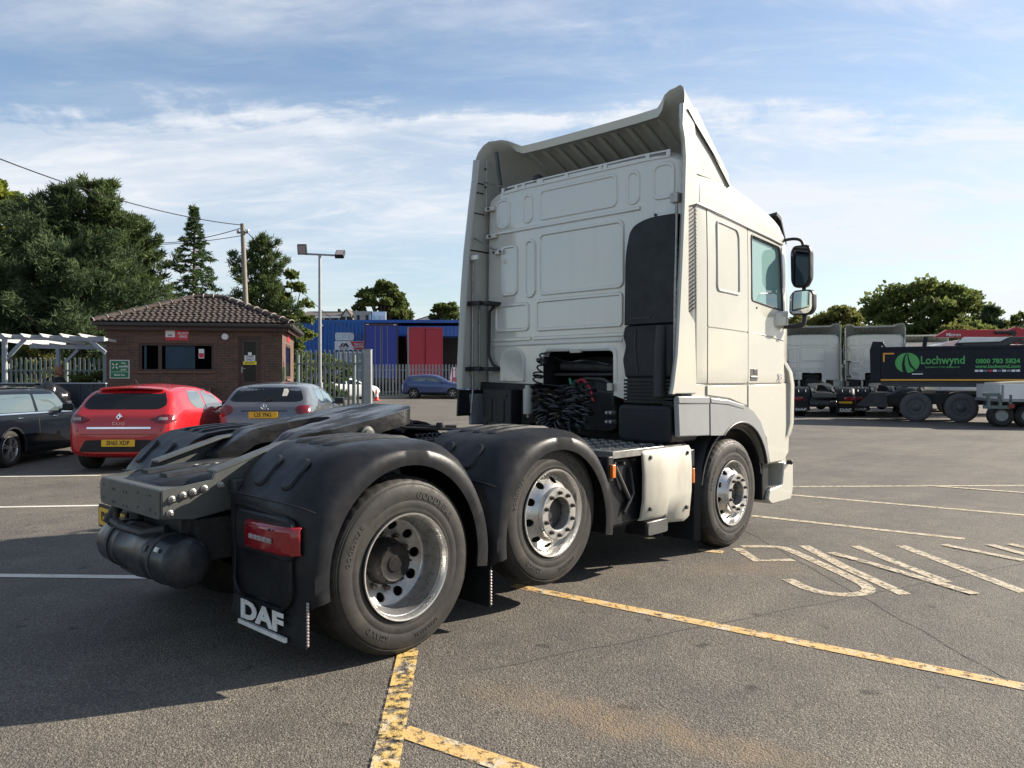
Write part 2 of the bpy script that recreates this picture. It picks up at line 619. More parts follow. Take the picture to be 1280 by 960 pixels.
def rrect(x0, x1, z0, z1, r, n=5):
    out = []
    r = max(.001, min(r, (x1 - x0) * .49, (z1 - z0) * .49))
    for cx, cz, a0 in ((x1 - r, z1 - r, 0), (x0 + r, z1 - r, 90), (x0 + r, z0 + r, 180), (x1 - r, z0 + r, 270)):
        for k in range(n + 1):
            a = R(a0 + 90 * k / n)
            out.append((cx + r * math.cos(a), cz + r * math.sin(a)))
    return out


def round_poly(poly, r, n=4):
    out = []
    m = len(poly)
    for i in range(m):
        p, a, b = Vector(poly[i]), Vector(poly[i - 1]), Vector(poly[(i + 1) % m])
        rr = r[i] if isinstance(r, (list, tuple)) else r
        da, db = (a - p), (b - p)
        k = min(rr, da.length * 0.45, db.length * 0.45)
        if k < 1e-5:
            out.append(tuple(p))
            continue
        A, B = p + da.normalized() * k, p + db.normalized() * k
        for j in range(n + 1):
            t = j / n
            out.append(tuple(A * (1 - t) ** 2 + p * 2 * t * (1 - t) + B * t * t))
    return out


def inside(p, poly):
    x, y = p
    c = False
    j = len(poly) - 1
    for i in range(len(poly)):
        xi, yi = poly[i]
        xj, yj = poly[j]
        if (yi > y) != (yj > y) and x < (xj - xi) * (y - yi) / (yj - yi) + xi:
            c = not c
        j = i
    return c


def fill2d(poly, step, holes=()):
    """triangulated outline with inner grid points -> verts2d, tris"""
    pts, edges = [], []

    def loop(pl):
        b = len(pts)
        dense = []
        for i in range(len(pl)):
            a, c = Vector(pl[i]), Vector(pl[(i + 1) % len(pl)])
            k = max(1, int((c - a).length / step))
            dense += [a + (c - a) * j / k for j in range(k)]
        pts.extend(dense)
        m = len(dense)
        edges.extend((b + i, b + (i + 1) % m) for i in range(m))
    loop(poly)
    for h in holes:
        loop(h)
    nb = len(pts)
    xs = [p[0] for p in poly]
    ys = [p[1] for p in poly]
    x = min(xs) + step * .5
    while x < max(xs):
        y = min(ys) + step * .5
        while y < max(ys):
            if inside((x, y), poly) and not any(inside((x, y), h) for h in holes):
                if min((Vector((x, y)) - q).length for q in pts[:nb]) > step * .35:
                    pts.append(Vector((x, y)))
            y += step
        x += step
    r = delaunay_2d_cdt([Vector((p[0], p[1])) for p in pts], edges, [], 0, 1e-6)
    v2, f = r[0], r[2]
    out = []
    for t in f:
        c = sum((v2[i] for i in t), Vector((0, 0))) / len(t)
        if inside(c, poly) and not any(inside(c, h) for h in holes):
            out.append(tuple(t))
    return v2, out


def patch(name, bvh, outline, axis, side, m, parent, off=0.004, thick=0.012, step=0.08, holes=(), smooth=30, fallback=None):
    """a panel that lies on a curved body: outline in 2-D, laid onto it by rays along the axis from the given side"""
    v2, fs = fill2d(outline, step, holes)
    vs = []
    for q in v2:
        if axis == 'x':
            o, d = Vector((side * 9, q[0], q[1])), Vector((-side, 0, 0))
        elif axis == 'y':
            o, d = Vector((q[0], side * 30, q[1])), Vector((0, -side, 0))
        else:
            o, d = Vector((q[0], q[1], 9)), Vector((0, 0, -1))
        hit = bvh.ray_cast(o, d)
        if hit[0] is None:
            near = bvh.find_nearest(Vector((o.x if axis != 'x' else side * 0.8, o.y if axis != 'y' else side * 2.0, o.z)))
            p = near[0]
        else:
            p = hit[0]
        vs.append((p, d))
    mb = MB()
    n = len(vs)
    top = [p - d * off for p, d in vs]
    bot = [p + d * (thick - off) for p, d in vs]
    cnt = {}
    for f in fs:
        for i in range(len(f)):
            e = (f[i], f[(i + 1) % len(f)])
            cnt[e] = 1
    sides = [e for e in cnt if (e[1], e[0]) not in cnt]
    faces = list(fs) + [tuple(reversed([i + n for i in f])) for f in fs] + [(a, a + n, b + n, b) for a, b in sides]
    mb.add(top + bot, faces)
    return mb.build(name, m, parent, smooth)


def bvh_of(o):
    dg = bpy.context.evaluated_depsgraph_get()
    dg.update()
    me = o.evaluated_get(dg).to_mesh()
    b = BVHTree.FromPolygons([v.co.copy() for v in me.vertices], [tuple(p.vertices) for p in me.polygons])
    o.evaluated_get(dg).to_mesh_clear()
    return b


def text_mb(body, size, depth=0.004, bold=0.0, sx=1.0, align='CENTER', shear=0.0, spacing=1.0):
    """lettering as a solid in the local x/y plane, thickness along z"""
    cu = bpy.data.curves.new('t', 'FONT')
    cu.body = body
    cu.size = size
    cu.align_x = align
    cu.align_y = 'CENTER'
    cu.extrude = depth / 2
    cu.offset = bold * size
    cu.shear = shear
    cu.space_character = spacing
    cu.resolution_u = 3
    o = bpy.data.objects.new('t', cu)
    col.objects.link(o)
    dg = bpy.context.evaluated_depsgraph_get()
    me = bpy.data.meshes.new_from_object(o.evaluated_get(dg))
    mb = MB()
    mb.v = [(v.co.x * sx, v.co.y, v.co.z) for v in me.vertices]
    mb.f = [tuple(p.vertices) for p in me.polygons]
    bpy.data.objects.remove(o)
    bpy.data.curves.remove(cu)
    bpy.data.meshes.remove(me)
    return mb


def place(mb, origin, xdir, ydir):
    x, y = Vector(xdir).normalized(), Vector(ydir).normalized()
    z = x.cross(y)
    o = Vector(origin)
    mb.v = [tuple(o + x * a + y * b + z * c) for a, b, c in mb.v]
    return mb


def lettering(name, body, size, origin, xdir, ydir, m, parent, **kw):
    return place(text_mb(body, size, **kw), origin, xdir, ydir).build(name, m, parent, smooth=0, fix=False)


def copy_tree(o, parent=None, skip=()):
    c = o.copy()
    col.objects.link(c)
    c.parent = parent
    for ch in list(o.children):
        if ch.name.split('.')[0] not in skip:
            copy_tree(ch, c, skip)
    return c


def interp(tab, x):
    return float(np.interp(x, [t[0] for t in tab], [t[1] for t in tab]))


def smooth_interp(tab, x):
    """monotone-ish cubic through a table"""
    xs = [t[0] for t in tab]
    ys = [t[1] for t in tab]
    if x <= xs[0]:
        return ys[0]
    if x >= xs[-1]:
        return ys[-1]
    i = max(k for k in range(len(xs)) if xs[k] <= x)
    x0, x1, y0, y1 = xs[i], xs[i + 1], ys[i], ys[i + 1]
    d = (y1 - y0) / (x1 - x0)
    m0 = d if i == 0 else 0.5 * (d + (y0 - ys[i - 1]) / (x0 - xs[i - 1]))
    m1 = d if i == len(xs) - 2 else 0.5 * (d + (ys[i + 2] - y1) / (xs[i + 2] - x1))
    t = (x - x0) / (x1 - x0)
    h = x1 - x0
    return (2 * t ** 3 - 3 * t ** 2 + 1) * y0 + (t ** 3 - 2 * t ** 2 + t) * h * m0 + (-2 * t ** 3 + 3 * t ** 2) * y1 + (t ** 3 - t ** 2) * h * m1


# ------------------------------------------------------------------ ground and painted markings


def GZ(u, v):
    """the yard is level; the road beyond climbs a little to the left"""
    if v < 28:
        return 0.0
    k = min(1.0, max(0.0, (6 - u) / 12))
    return 0.0085 * (min(v, 70) - 28) * k


def asphalt():
    m, t, p = principled('asphalt')
    tcn = t.nodes.new('ShaderNodeTexCoord')
    vec = tcn.outputs['Object']
    vo = t.nodes.new('ShaderNodeTexVoronoi')
    vo.inputs['Scale'].default_value = 125
    t.links.new(vec, vo.inputs['Vector'])
    vo2 = t.nodes.new('ShaderNodeTexVoronoi')
    vo2.inputs['Scale'].default_value = 62
    t.links.new(vec, vo2.inputs['Vector'])
    sepc = t.nodes.new('ShaderNodeSeparateColor')
    t.links.new(vo.outputs['Color'], sepc.inputs[0])
    stone = ramp(t, sepc.outputs[0], [(0.0, (0.120, 0.108, 0.092, 1)), (0.55, (0.172, 0.156, 0.134, 1)), (0.88, (0.21, 0.192, 0.166, 1)), (1.0, (0.32, 0.295, 0.26, 1))])
    # binder between the stones
    gap = ramp(t, vo.outputs['Distance'], [(0.25, (1, 1, 1, 1)), (0.62, (0.50, 0.50, 0.51, 1))])

    def mul(a, b, f=1.0):
        x = t.nodes.new('ShaderNodeMix')
        x.data_type = 'RGBA'
        x.blend_type = 'MULTIPLY'
        x.inputs[0].default_value = f
        t.links.new(a, x.inputs[6])
        t.links.new(b, x.inputs[7])
        return x.outputs[2]
    c = mul(stone, gap)
    big = noise(t, 0.42, 7, 0.66, vec)
    c = mul(c, ramp(t, big, [(0.34, (0.74, 0.75, 0.77, 1)), (0.50, (0.98, 0.97, 0.96, 1)), (0.66, (1.16, 1.12, 1.05, 1))]))
    mid = noise(t, 2.6, 6, 0.65, vec)
    c = mul(c, ramp(t, mid, [(0.3, (0.80, 0.80, 0.82, 1)), (0.7, (1.12, 1.11, 1.08, 1))]))
    # tyre-worn streaks across the yard
    st = noise(t, 1.0, 5, 0.6, vec, stretch=(1.6, 0.16, 1))
    c = mul(c, ramp(t, st, [(0.35, (0.84, 0.84, 0.85, 1)), (0.65, (1.06, 1.05, 1.03, 1))]))
    # oil drips
    oil = noise(t, 5.0, 3, 0.5, vec)
    c = mul(c, ramp(t, oil, [(0.66, (1, 1, 1, 1)), (0.74, (0.42, 0.42, 0.43, 1))]))
    # brown mud stain

    def stain(cx, cy, rx, ry, rot, colr, amt, c):
        mpn = t.nodes.new('ShaderNodeMapping')
        mpn.vector_type = 'TEXTURE'
        mpn.inputs['Location'].default_value = (cx, cy, 0)
        mpn.inputs['Rotation'].default_value = (0, 0, rot)
        mpn.inputs['Scale'].default_value = (rx, ry, 1)
        nz = t.nodes.new('ShaderNodeTexNoise')
        nz.inputs['Scale'].default_value = 3.0
        nz.inputs['Detail'].default_value = 6
        t.links.new(vec, nz.inputs['Vector'])
        va = t.nodes.new('ShaderNodeVectorMath')
        va.operation = 'MULTIPLY_ADD'
        t.links.new(nz.outputs['Color'], va.inputs[0])
        va.inputs[1].default_value = (0.35, 0.35, 0)
        t.links.new(vec, va.inputs[2])
        t.links.new(va.outputs[0], mpn.inputs[0])
        ln = t.nodes.new('ShaderNodeVectorMath')
        ln.operation = 'LENGTH'
        t.links.new(mpn.outputs[0], ln.inputs[0])
        n2 = noise(t, 7, 6, 0.7, vec)
        f = math_node(t, 'MULTIPLY', ramp(t, ln.outputs['Value'], [(0.2, (amt,) * 3 + (1,)), (1.0, (0, 0, 0, 1))]),
                      ramp(t, n2, [(0.34, (0.15,) * 3 + (1,)), (0.62, (1, 1, 1, 1))]))
        x = t.nodes.new('ShaderNodeMix')
        x.data_type = 'RGBA'
        t.links.new(f, x.inputs[0])
        t.links.new(c, x.inputs[6])
        x.inputs[7].default_value = c4(colr)
        return x.outputs[2]
    a = W(0.42, 3.55)
    c = stain(a.x + .17, a.y + .17, 0.85, 0.26, YAW + R(-32), (0.21, 0.150, 0.088), 0.62, c)
    a = W(0.95, 3.25)
    c = stain(a.x + .17, a.y + .17, 0.6, 0.14, YAW + R(-25), (0.20, 0.145, 0.085), 0.5, c)
    a = W(2.05, 6.35)
    c = stain(a.x + .17, a.y + .17, 0.7, 0.35, YAW, (0.19, 0.135, 0.085), 0.5, c)
    t.links.new(c, p.inputs['Base Color'])
    p.inputs['Roughness'].default_value = 0.82
    p.inputs['Specular IOR Level'].default_value = 0.35
    b = t.nodes.new('ShaderNodeBump')
    b.inputs['Strength'].default_value = 0.75
    b.inputs['Distance'].default_value = 0.005
    inv = math_node(t, 'SUBTRACT', 1.0, math_node(t, 'ADD', vo.outputs['Distance'], math_node(t, 'MULTIPLY', vo2.outputs['Distance'], 0.7)))
    t.links.new(inv, b.inputs['Height'])
    t.links.new(b.outputs[0], p.inputs['Normal'])
    return m


M['asphalt'] = asphalt()


def worn_paint(name, c1, c2, lo, hi, scale=16, c3=None):
    """road paint scuffed through to the asphalt"""
    m, t, p = principled(name)
    tcn = t.nodes.new('ShaderNodeTexCoord')
    vec = tcn.outputs['Object']
    n1 = noise(t, scale, 8, 0.72, vec)
    n2 = noise(t, scale * 0.45, 5, 0.6, vec)
    n3 = noise(t, 130, 3, 0.6, vec)
    c = ramp(t, n2, [(0.36, c4(c2)), (0.50, c4(c1)), (0.7, c4(c1, 1.08))])
    mx = t.nodes.new('ShaderNodeMix')
    mx.data_type = 'RGBA'
    mx.blend_type = 'MULTIPLY'
    mx.inputs[0].default_value = 1.0
    t.links.new(c, mx.inputs[6])
    t.links.new(ramp(t, n3, [(0.3, (0.72, 0.70, 0.67, 1)), (0.6, (1, 1, 1, 1))]), mx.inputs[7])
    t.links.new(mx.outputs[2], p.inputs['Base Color'])
    p.inputs['Roughness'].default_value = 0.7
    al = ramp(t, math_node(t, 'ADD', math_node(t, 'MULTIPLY', n1, 0.8), math_node(t, 'MULTIPLY', n3, 0.2)), [(lo, (0, 0, 0, 1)), (hi, (1, 1, 1, 1))])
    t.links.new(al, p.inputs['Alpha'])
    b = t.nodes.new('ShaderNodeBump')
    b.inputs['Strength'].default_value = 0.5
    b.inputs['Distance'].default_value = 0.004
    t.links.new(n3, b.inputs['Height'])
    t.links.new(b.outputs[0], p.inputs['Normal'])
    return m


M['line_yellow'] = worn_paint('worn_yellow_paint', (0.56, 0.37, 0.145), (0.52, 0.46, 0.35), 0.40, 0.50, 16)
M['line_yellow2'] = worn_paint('very_worn_yellow_paint', (0.58, 0.40, 0.13), (0.56, 0.52, 0.44), 0.46, 0.54, 15)
M['line_pale'] = worn_paint('worn_pale_paint', (0.46, 0.39, 0.27), (0.50, 0.45, 0.36), 0.36, 0.52, 14)
M['line_letter'] = worn_paint('worn_letter_paint', (0.47, 0.41, 0.31), (0.46, 0.38, 0.26), 0.39, 0.53, 18)
M['line_white'] = worn_paint('worn_white_paint', (0.60, 0.58, 0.53), (0.52, 0.48, 0.40), 0.30, 0.40, 10)

mb = MB()
us = [-400, -200, -120] + [k * 6.0 for k in range(-15, 16)] + [120, 200, 400]
vv = [-120, -60, -30] + [k * 4.0 for k in range(-5, 20)] + [90, 120, 180, 300, 800]
gv = []
for v in vv:
    for u in us:
        q = W(u, v, GZ(u, v))
        gv.append(tuple(q))
nu = len(us)
mb.add(gv, [(j * nu + i, j * nu + i + 1, (j + 1) * nu + i + 1, (j + 1) * nu + i) for j in range(len(vv) - 1) for i in range(nu - 1)])
ground = mb.build('ground', 'asphalt', smooth=60)
tag(ground, kind='structure')
ground['label'] = 'grey asphalt yard with worn painted bay lines'


def gp(px, py):
    """ground point under a spot of the yard"""
    d = FW * math.cos(PITCH) - Vector((0, 0, math.sin(PITCH)))
    u3 = Vector((0, 0, math.cos(PITCH))) + FW * math.sin(PITCH)
    ry = d + RT * ((px - 640) / FPX) - u3 * ((py - 480) / FPX)
    t_ = -CAM.z / ry.z
    q = CAM + ry * t_
    return Vector((q.x, q.y, 0))


def stripe(pts, w, m, z=0.004, name='painted_line', smoothn=0):
    pts = [Vector(p) for p in pts]
    if smoothn:
        for _ in range(smoothn):
            q = [pts[0]]
            for a, b in zip(pts, pts[1:]):
                q += [a * .75 + b * .25, a * .25 + b * .75]
            q.append(pts[-1])
            pts = q
    L, Rr = [], []
    for i, p in enumerate(pts):
        t_ = (pts[min(i + 1, len(pts) - 1)] - pts[max(i - 1, 0)]).normalized()
        nrm = Vector((-t_.y, t_.x, 0))
        L.append(p + nrm * w / 2 + Vector((0, 0, z)))
        Rr.append(p - nrm * w / 2 + Vector((0, 0, z)))
    n = len(pts)
    mbx = MB()
    mbx.add(L + Rr, [(i, i + n, i + 1 + n, i + 1) for i in range(n - 1)])
    return mbx.build(name, m, ground, smooth=0)


for a, b, w, m, z in [
        ((640, 732), (1900, 982), 0.105, 'line_yellow', .004),
        ((511, 812), (445, 1140), 0.115, 'line_yellow2', .008),
        ((502, 914), (900, 1045), 0.11, 'line_yellow', .004),
        ((985, 608.5), (1900, 604), 0.10, 'line_pale', .004),
        ((1160, 607.5), (1900, 662), 0.10, 'line_pale', .008),
        ((985, 618.5), (1900, 698), 0.10, 'line_pale', .004),
        ((940, 645), (1206, 674), 0.10, 'line_pale', .004),
        ((872, 687.5), (904, 690.5), 0.11, 'line_yellow', .004),
        ((-900, 606.4), (126, 594.5), 0.10, 'line_white', .004),
        ((-900, 649), (132, 632), 0.10, 'line_white', .004),
        ((-900, 709), (235, 722.5), 0.10, 'line_white', .004)]:
    stripe([gp(*a), gp(*b)], w, m, z)


def crop4(x, y):
    return gp(880 + x / 3.2, 580 + y / 3.2)


for pts, w, sm in [
        ([(132, 338), (212, 388), (358, 385)], 0.13, 0),
        ([(150, 331), (300, 330), (360, 352), (500, 415), (640, 480), (668, 510), (600, 526), (500, 522), (410, 500), (335, 462)], 0.13, 2),
        ([(400, 328), (560, 412), (805, 524)], 0.14, 0),
        ([(505, 357), (640, 392), (830, 447), (1085, 523)], 0.12, 0),
        ([(606, 329), (800, 408), (975, 475)], 0.13, 0),
        ([(788, 328), (1285, 516)], 0.14, 0),
        ([(958, 325), (1500, 433)], 0.12, 0),
        ([(1140, 324), (1500, 424)], 0.12, 0),
        ([(1222, 322), (1560, 399)], 0.12, 0)]:
    stripe([crop4(*p) for p in pts], w * .74, 'line_letter', 0.004 if w != 0.12 else 0.008, 'painted_letter', sm)
M['joint'] = worn_paint('tar_joint', (0.085, 0.08, 0.074), (0.10, 0.095, 0.088), 0.40, 0.56, 9)
for a, b, w in [((905, 648), (1300, 872), .022), ((600, 838), (1300, 700), .018)]:
    pa, pb2 = gp(*a), gp(*b)
    stripe([pa.lerp(pb2, k / 24) + Vector((.012 * math.sin(k * 1.7), .012 * math.cos(k * 2.3), 0)) for k in range(25)], w, 'joint', .0025, 'tar_joint')

# ------------------------------------------------------------------ the tractor unit (local frame: x right, y forward, z up, origin under the drive axle)
truck = empty('tractor_unit')
tag(truck, 'white sleeper-cab tractor unit with black mudguards parked in the middle of the yard', 'truck', 'white tractor units')
RTY = 0.502


def tyre_mesh(sgn, wd_=0.29):
    prof = [(.288, .030), (.298, .012), (.306, .004), (.318, .001), (.324, .0025), (.332, 0.0), (.362, -.004), (.367, -.002), (.372, -.002), (.377, -.004),
            (.418, -.004), (.426, -.0025), (.435, -.001), (.446, .002), (.452, .004), (.456, .008), (.459, .010), (.463, .009), (.468, .013), (.471, .015), (.476, .017), (.486, .030), (.4955, .042), (.5005, .058)]
    x = .058
    for g in range(4):
        x2 = .058 + (wd_ - .116) * (g + .75) / 4.5
        prof += [(.502, x2), (.489, x2 + .002), (.489, x2 + .012), (.502, x2 + .014)]
    prof += [(.5005, wd_ - .058), (.4955, wd_ - .042), (.486, wd_ - .03), (.466, wd_ - .01), (.435, wd_), (.376, wd_ + .002), (.33, wd_), (.298, wd_ - .012), (.288, wd_ - .03)]

    def mod(i, k, r, h):
        if r > .480 and .02 < h < .075 and k % 4 == 0:
            return r - .0045, h
        return r, h
    mbx = MB()
    mbx.lathe(prof, 176, 'x', (0, 0, 0), -sgn, close=False, mod=mod)
    mbx.f = [f for f in mbx.f if len(f) == 4]
    return mbx


def arc_text(body, r0, size, start, sgn, m, parent, xface, c, spacing=1.0, bold=.02):
    t = text_mb(body, size, 0.004, bold, 1.0, 'CENTER', spacing=spacing)
    out = []
    for a, b, z in t.v:
        r = r0 + b
        th = start - sgn * a / r0
        out.append((xface + sgn * z, c[0] + r * math.cos(th), c[1] + r * math.sin(th)))
    t.v = out
    return t.build('sidewall_lettering', m, parent, smooth=0, fix=False)


def holed_disc(r0, r1, prof, holes, sgn, c, th=.010, step=.022):
    """wheel disc: annulus r0..r1 pierced by round holes, dished by prof (r -> x)"""
    outer = [(r1 * math.cos(2 * PI * k / 60), r1 * math.sin(2 * PI * k / 60)) for k in range(60)]
    hs = [[(r0 * math.cos(2 * PI * k / 40), r0 * math.sin(2 * PI * k / 40)) for k in range(40)]] if r0 > 0 else []
    for hx, hy, hr, el in holes:
        th0 = math.atan2(hy, hx)
        hs.append([(hx + hr * (math.cos(a) * math.cos(th0) * el - math.sin(a) * math.sin(th0)), hy + hr * (math.cos(a) * math.sin(th0) * el + math.sin(a) * math.cos(th0))) for a in [2 * PI * k / 14 for k in range(14)]])
    v2, fs = fill2d(outer, step, hs)
    n = len(v2)
    top = [(c[0] + sgn * smooth_interp(prof, q.length), c[1] + q.x, c[2] + q.y) for q in v2]
    bot = [(x - sgn * th, y, z) for x, y, z in top]
    e = {}
    for f in fs:
        for i in range(len(f)):
            e[(f[i], f[(i + 1) % len(f)])] = 1
    sd_ = [k for k in e if (k[1], k[0]) not in e]
    mbx = MB()
    mbx.add(top + bot, list(fs) + [tuple(reversed([i + n for i in f])) for f in fs] + [(a, a + n, b + n, b) for a, b in sd_])
    return mbx


def nuts(mbx, rad, n, x0, x1, r, sgn, c, ph=0.0):
    for k in range(n):
        a = 2 * PI * k / n + ph
        y, z = c[1] + rad * math.cos(a), c[2] + rad * math.sin(a)
        mbx.lathe([(r * 1.35, x0), (r * 1.35, x0 + .005), (r, x0 + .006), (r * .95, x1), (r * .5, x1 + .006), (0, x1 + .006)], 8, 'x', (c[0], y, z), sgn)
    return mbx


tyre_me = {s: tyre_mesh(s).mesh('tyre') for s in (1, -1)}


def wheel(y, z, xo, sgn, kind, text=True):
    c = (xo * sgn, y, z)
    rim_mat = 'alloy' if kind == 'steer' else 'alloy_grey'
    base = MB()
    if kind == 'steer':
        # flange and shallow well
        base.lathe([(.286, -.02), (.297, -.008), (.300, .004), (.297, .010), (.288, .008), (.281, -.004), (.275, -.03), (.268, -.10), (.262, -.20), (.27, -.26), (.297, -.28), (.297, -.285), (.25, -.21), (.255, -.10)], 72, 'x', c, sgn, close=True)
    else:
        base.lathe([(.286, -.02), (.297, -.008), (.301, .004), (.298, .012), (.289, .010), (.282, -.002), (.277, -.03), (.268, -.08), (.264, -.13), (.256, -.15), (.250, -.165), (.244, -.17), (.244, -.19), (.27, -.17), (.275, -.03)], 72, 'x', c, sgn, close=True)
    w = base.build('wheel', 'alloy', truck, smooth=40)
    t = link_mesh('tyre', tyre_me[sgn], None if tyre_me[sgn].materials else 'tyre', w, 35, loc=c) if True else None
    if kind == 'steer':
        holes = [(.222 * math.cos(a), .222 * math.sin(a), .027, .8) for a in [2 * PI * k / 10 + .2 for k in range(10)]]
        d = holed_disc(.176, .268, [(.172, .028), (.19, .012), (.21, -.012), (.235, -.042), (.255, -.062), (.27, -.075)], holes, sgn, c)
        d.build('wheel_disc', 'alloy', w, smooth=40)
        hub = MB()
        hub.lathe([(.112, -.06), (.112, .048), (.117, .053), (.174, .053), (.180, .046), (.181, .02), (.176, .0), (.16, -.02)], 56, 'x', c, sgn, close=True)
        hub.build('hub_ring', 'alloy', w, smooth=40)
        cap = MB()
        cap.lathe([(.113, -.05), (.108, -.025), (.085, -.012), (.06, -.008), (.0, -.006)], 32, 'x', c, sgn)
        cap.build('hub_cap', 'rubber', w, smooth=40)
        nuts(MB(), .1435, 10, .050, .074, .0125, sgn, c, .3).build('wheel_nut', 'nut', w, smooth=30)
        MB().lathe([(.27, -.10), (.27, -.11), (.0, -.11)], 32, 'x', c, sgn).build('brake_drum', 'under', w)
    else:
        holes = [(.206 * math.cos(a), .206 * math.sin(a), .031, .85) for a in [2 * PI * k / 10 + .1 for k in range(10)]]
        d = holed_disc(.10, .250, [(.10, -.225), (.150, -.225), (.165, -.215), (.20, -.192), (.235, -.174), (.25, -.170)], holes, sgn, c)
        d.build('wheel_disc', 'alloy_grey', w, smooth=40)
        hub = MB()
        hub.lathe([(.135, -.24), (.135, -.19), (.128, -.18), (.122, -.13), (.112, -.115), (.10, -.105), (.09, -.112), (.05, -.110), (.045, -.104), (.0, -.103)], 40, 'x', c, sgn)
        nuts(hub, .108, 12, -.125, -.102, .0075, sgn, c)
        hub.build('hub_cap', 'hub', w, smooth=40)
        nuts(MB(), .158, 10, -.226, -.185, .0155, sgn, c, .4).build('wheel_nut', 'nut', w, smooth=30)
        MB().lathe([(.25, -.27), (.25, -.28), (.0, -.28)], 32, 'x', c, sgn).build('brake_drum', 'under', w)
    if text and sgn > 0:
        xf = c[0] - .004 if sgn > 0 else c[0] + .004
        arc_text('GOODYEAR', .400, .052, R(58), sgn, 'tyre_text', w, c[0] + .0045, (y, z), 1.15)
        arc_text('KMAX D', .400, .040, R(238), sgn, 'tyre_text', w, c[0] + .0045, (y, z), 1.15)
        arc_text('GOODYEAR', .400, .036, R(155), sgn, 'tyre_text', w, c[0] + .0045, (y, z), 1.3)
        arc_text('DURASEAL', .400, .034, R(290), sgn, 'tyre_text', w, c[0] + .0045, (y, z), 1.15)
    return w


for s in (1, -1):
    wheel(0, RTY, 1.235, s, 'drive')
    inner = link_mesh('tyre', tyre_me[s], None, truck, 35, loc=(s * .905, 0, RTY))
    wheel(1.30, .636, 1.205, s, 'steer')
    wheel(3.845, RTY, 1.205, s, 'steer')
# axles
ax = MB()
ax.cyl((-1.0, 0, .50), (1.0, 0, .50), .075, 16)
ax.lathe([(0, -.22), (.14, -.2), (.21, -.1), (.23, 0), (.21, .1), (.14, .2), (0, .22)], 24, 'y', (0, 0, .5))
ax.build('rear_axle', 'under', truck)
MB().cyl((-1.05, 1.3, .636), (1.05, 1.3, .636), .055).build('lift_axle', 'under', truck)
MB().cyl((-1.05, 3.845, .47), (1.05, 3.845, .47), .06).build('front_axle', 'under', truck)

# ---- chassis
ch = MB()
for s in (1, -1):
    ch.box(s * .372, s * .38, -.55, 4.9, .72, .98)
    ch.box(s * .30, s * .38, -.55, 4.9, .72, .728)
    ch.box(s * .30, s * .38, -.55, 4.9, .972, .98)
for y in (-.35, .55, 1.9, 2.7):
    ch.box(-.37, .37, y - .05, y + .05, .76, .94)
ch.build('chassis_frame', 'chassis', truck)
# rear end member: pressed channel with drilled holes
ep = MB()
ep.prism(round_poly([(-.455, .795), (.425, .795), (.425, .955), (-.455, .955)], [.05, .02, .02, .05]), 'y', -1.035, -1.023)
ep.box(-.44, .425, -1.023, -.86, .945, .955)
ep.box(-.44, .425, -1.023, -.93, .795, .803)
end = ep.build('end_member', 'chassis', truck, bevel=.004)
hm = MB()
for x, z in [(-.39, .915), (-.39, .835), (-.25, .90), (-.22, .90), (-.25, .825), (-.21, .825), (-.08, .90), (-.04, .90), (-.08, .82), (-.03, .82), (.13, .915), (.13, .835), (.30, .915), (.30, .84), (.37, .825)]:
    hm.cyl((x, -1.0365, z), (x, -1.03, z), .0085, 10)
hm.build('bolt_hole', 'rubber', end)
# tapered side plates climbing to the coupling, with flanged bolts
for s in (1, -1):
    sp = MB()
    sp.prism([(-1.03, .80), (-.86, .78), (-.60, .815), (-.36, .93), (-.14, 1.10), (-.14, 1.185), (-.30, 1.165), (-.735, 1.035), (-.75, .99), (-1.03, .955)], 'x', s * .425, s * .445)
    sp.prism([(-.14, 1.172), (-.14, 1.187), (-.30, 1.167), (-.735, 1.037), (-.735, 1.022), (-.30, 1.152)], 'x', s * .335, s * .447)
    sp.build('ramp_plate', 'chassis', truck, bevel=.005)
    bo = MB()
    for y, z in [(-.98, .905), (-.92, .92), (-.865, .932), (-.80, .945), (-.705, .955), (-.99, .83)]:
        bo.lathe([(.020, .445), (.020, .451), (.0135, .454), (.0135, .466), (.008, .470), (.008, .484), (0, .484)], 10, 'x', (0, y, z), s)
    bo.build('flange_bolt', 'steel', truck, smooth=30)
# plastic centre cover over the axle, with embossed bars
cv = MB()
secs = []
for y, z, w_ in [(-.96, .965, .30), (-.9, .985, .33), (-.7, 1.005, .34), (-.4, 1.02, .33), (-.15, 1.03, .28)]:
    secs.append([(-w_, y, z - .03), (-w_ + .06, y, z), (w_ - .06, y, z), (w_, y, z - .03), (w_, y, z - .06), (-w_, y, z - .06)])
cvr = cv.loft(secs).build('axle_cover', 'plastic', truck, smooth=30, bevel=.01)
eb = MB()
for x in (-.17, .10):
    eb.loft([[(x - .06, y, z + .0), (x - .045, y, z + .022), (x + .045, y, z + .022), (x + .06, y, z)] for y, z in [(-.88, .985), (-.7, 1.002), (-.45, 1.015), (-.3, 1.02)]], True)
eb.build('embossed_bar', 'plastic', cvr, smooth=30)
ring = MB()
for cy in (-.60, -.47):
    ring.tube([(-.02 + .045 * math.cos(a), cy + .045 * math.sin(a), 1.022) for a in [2 * PI * k / 20 for k in range(21)]], .007, 6, False)
ring.build('embossed_ring', 'chassis', cvr)

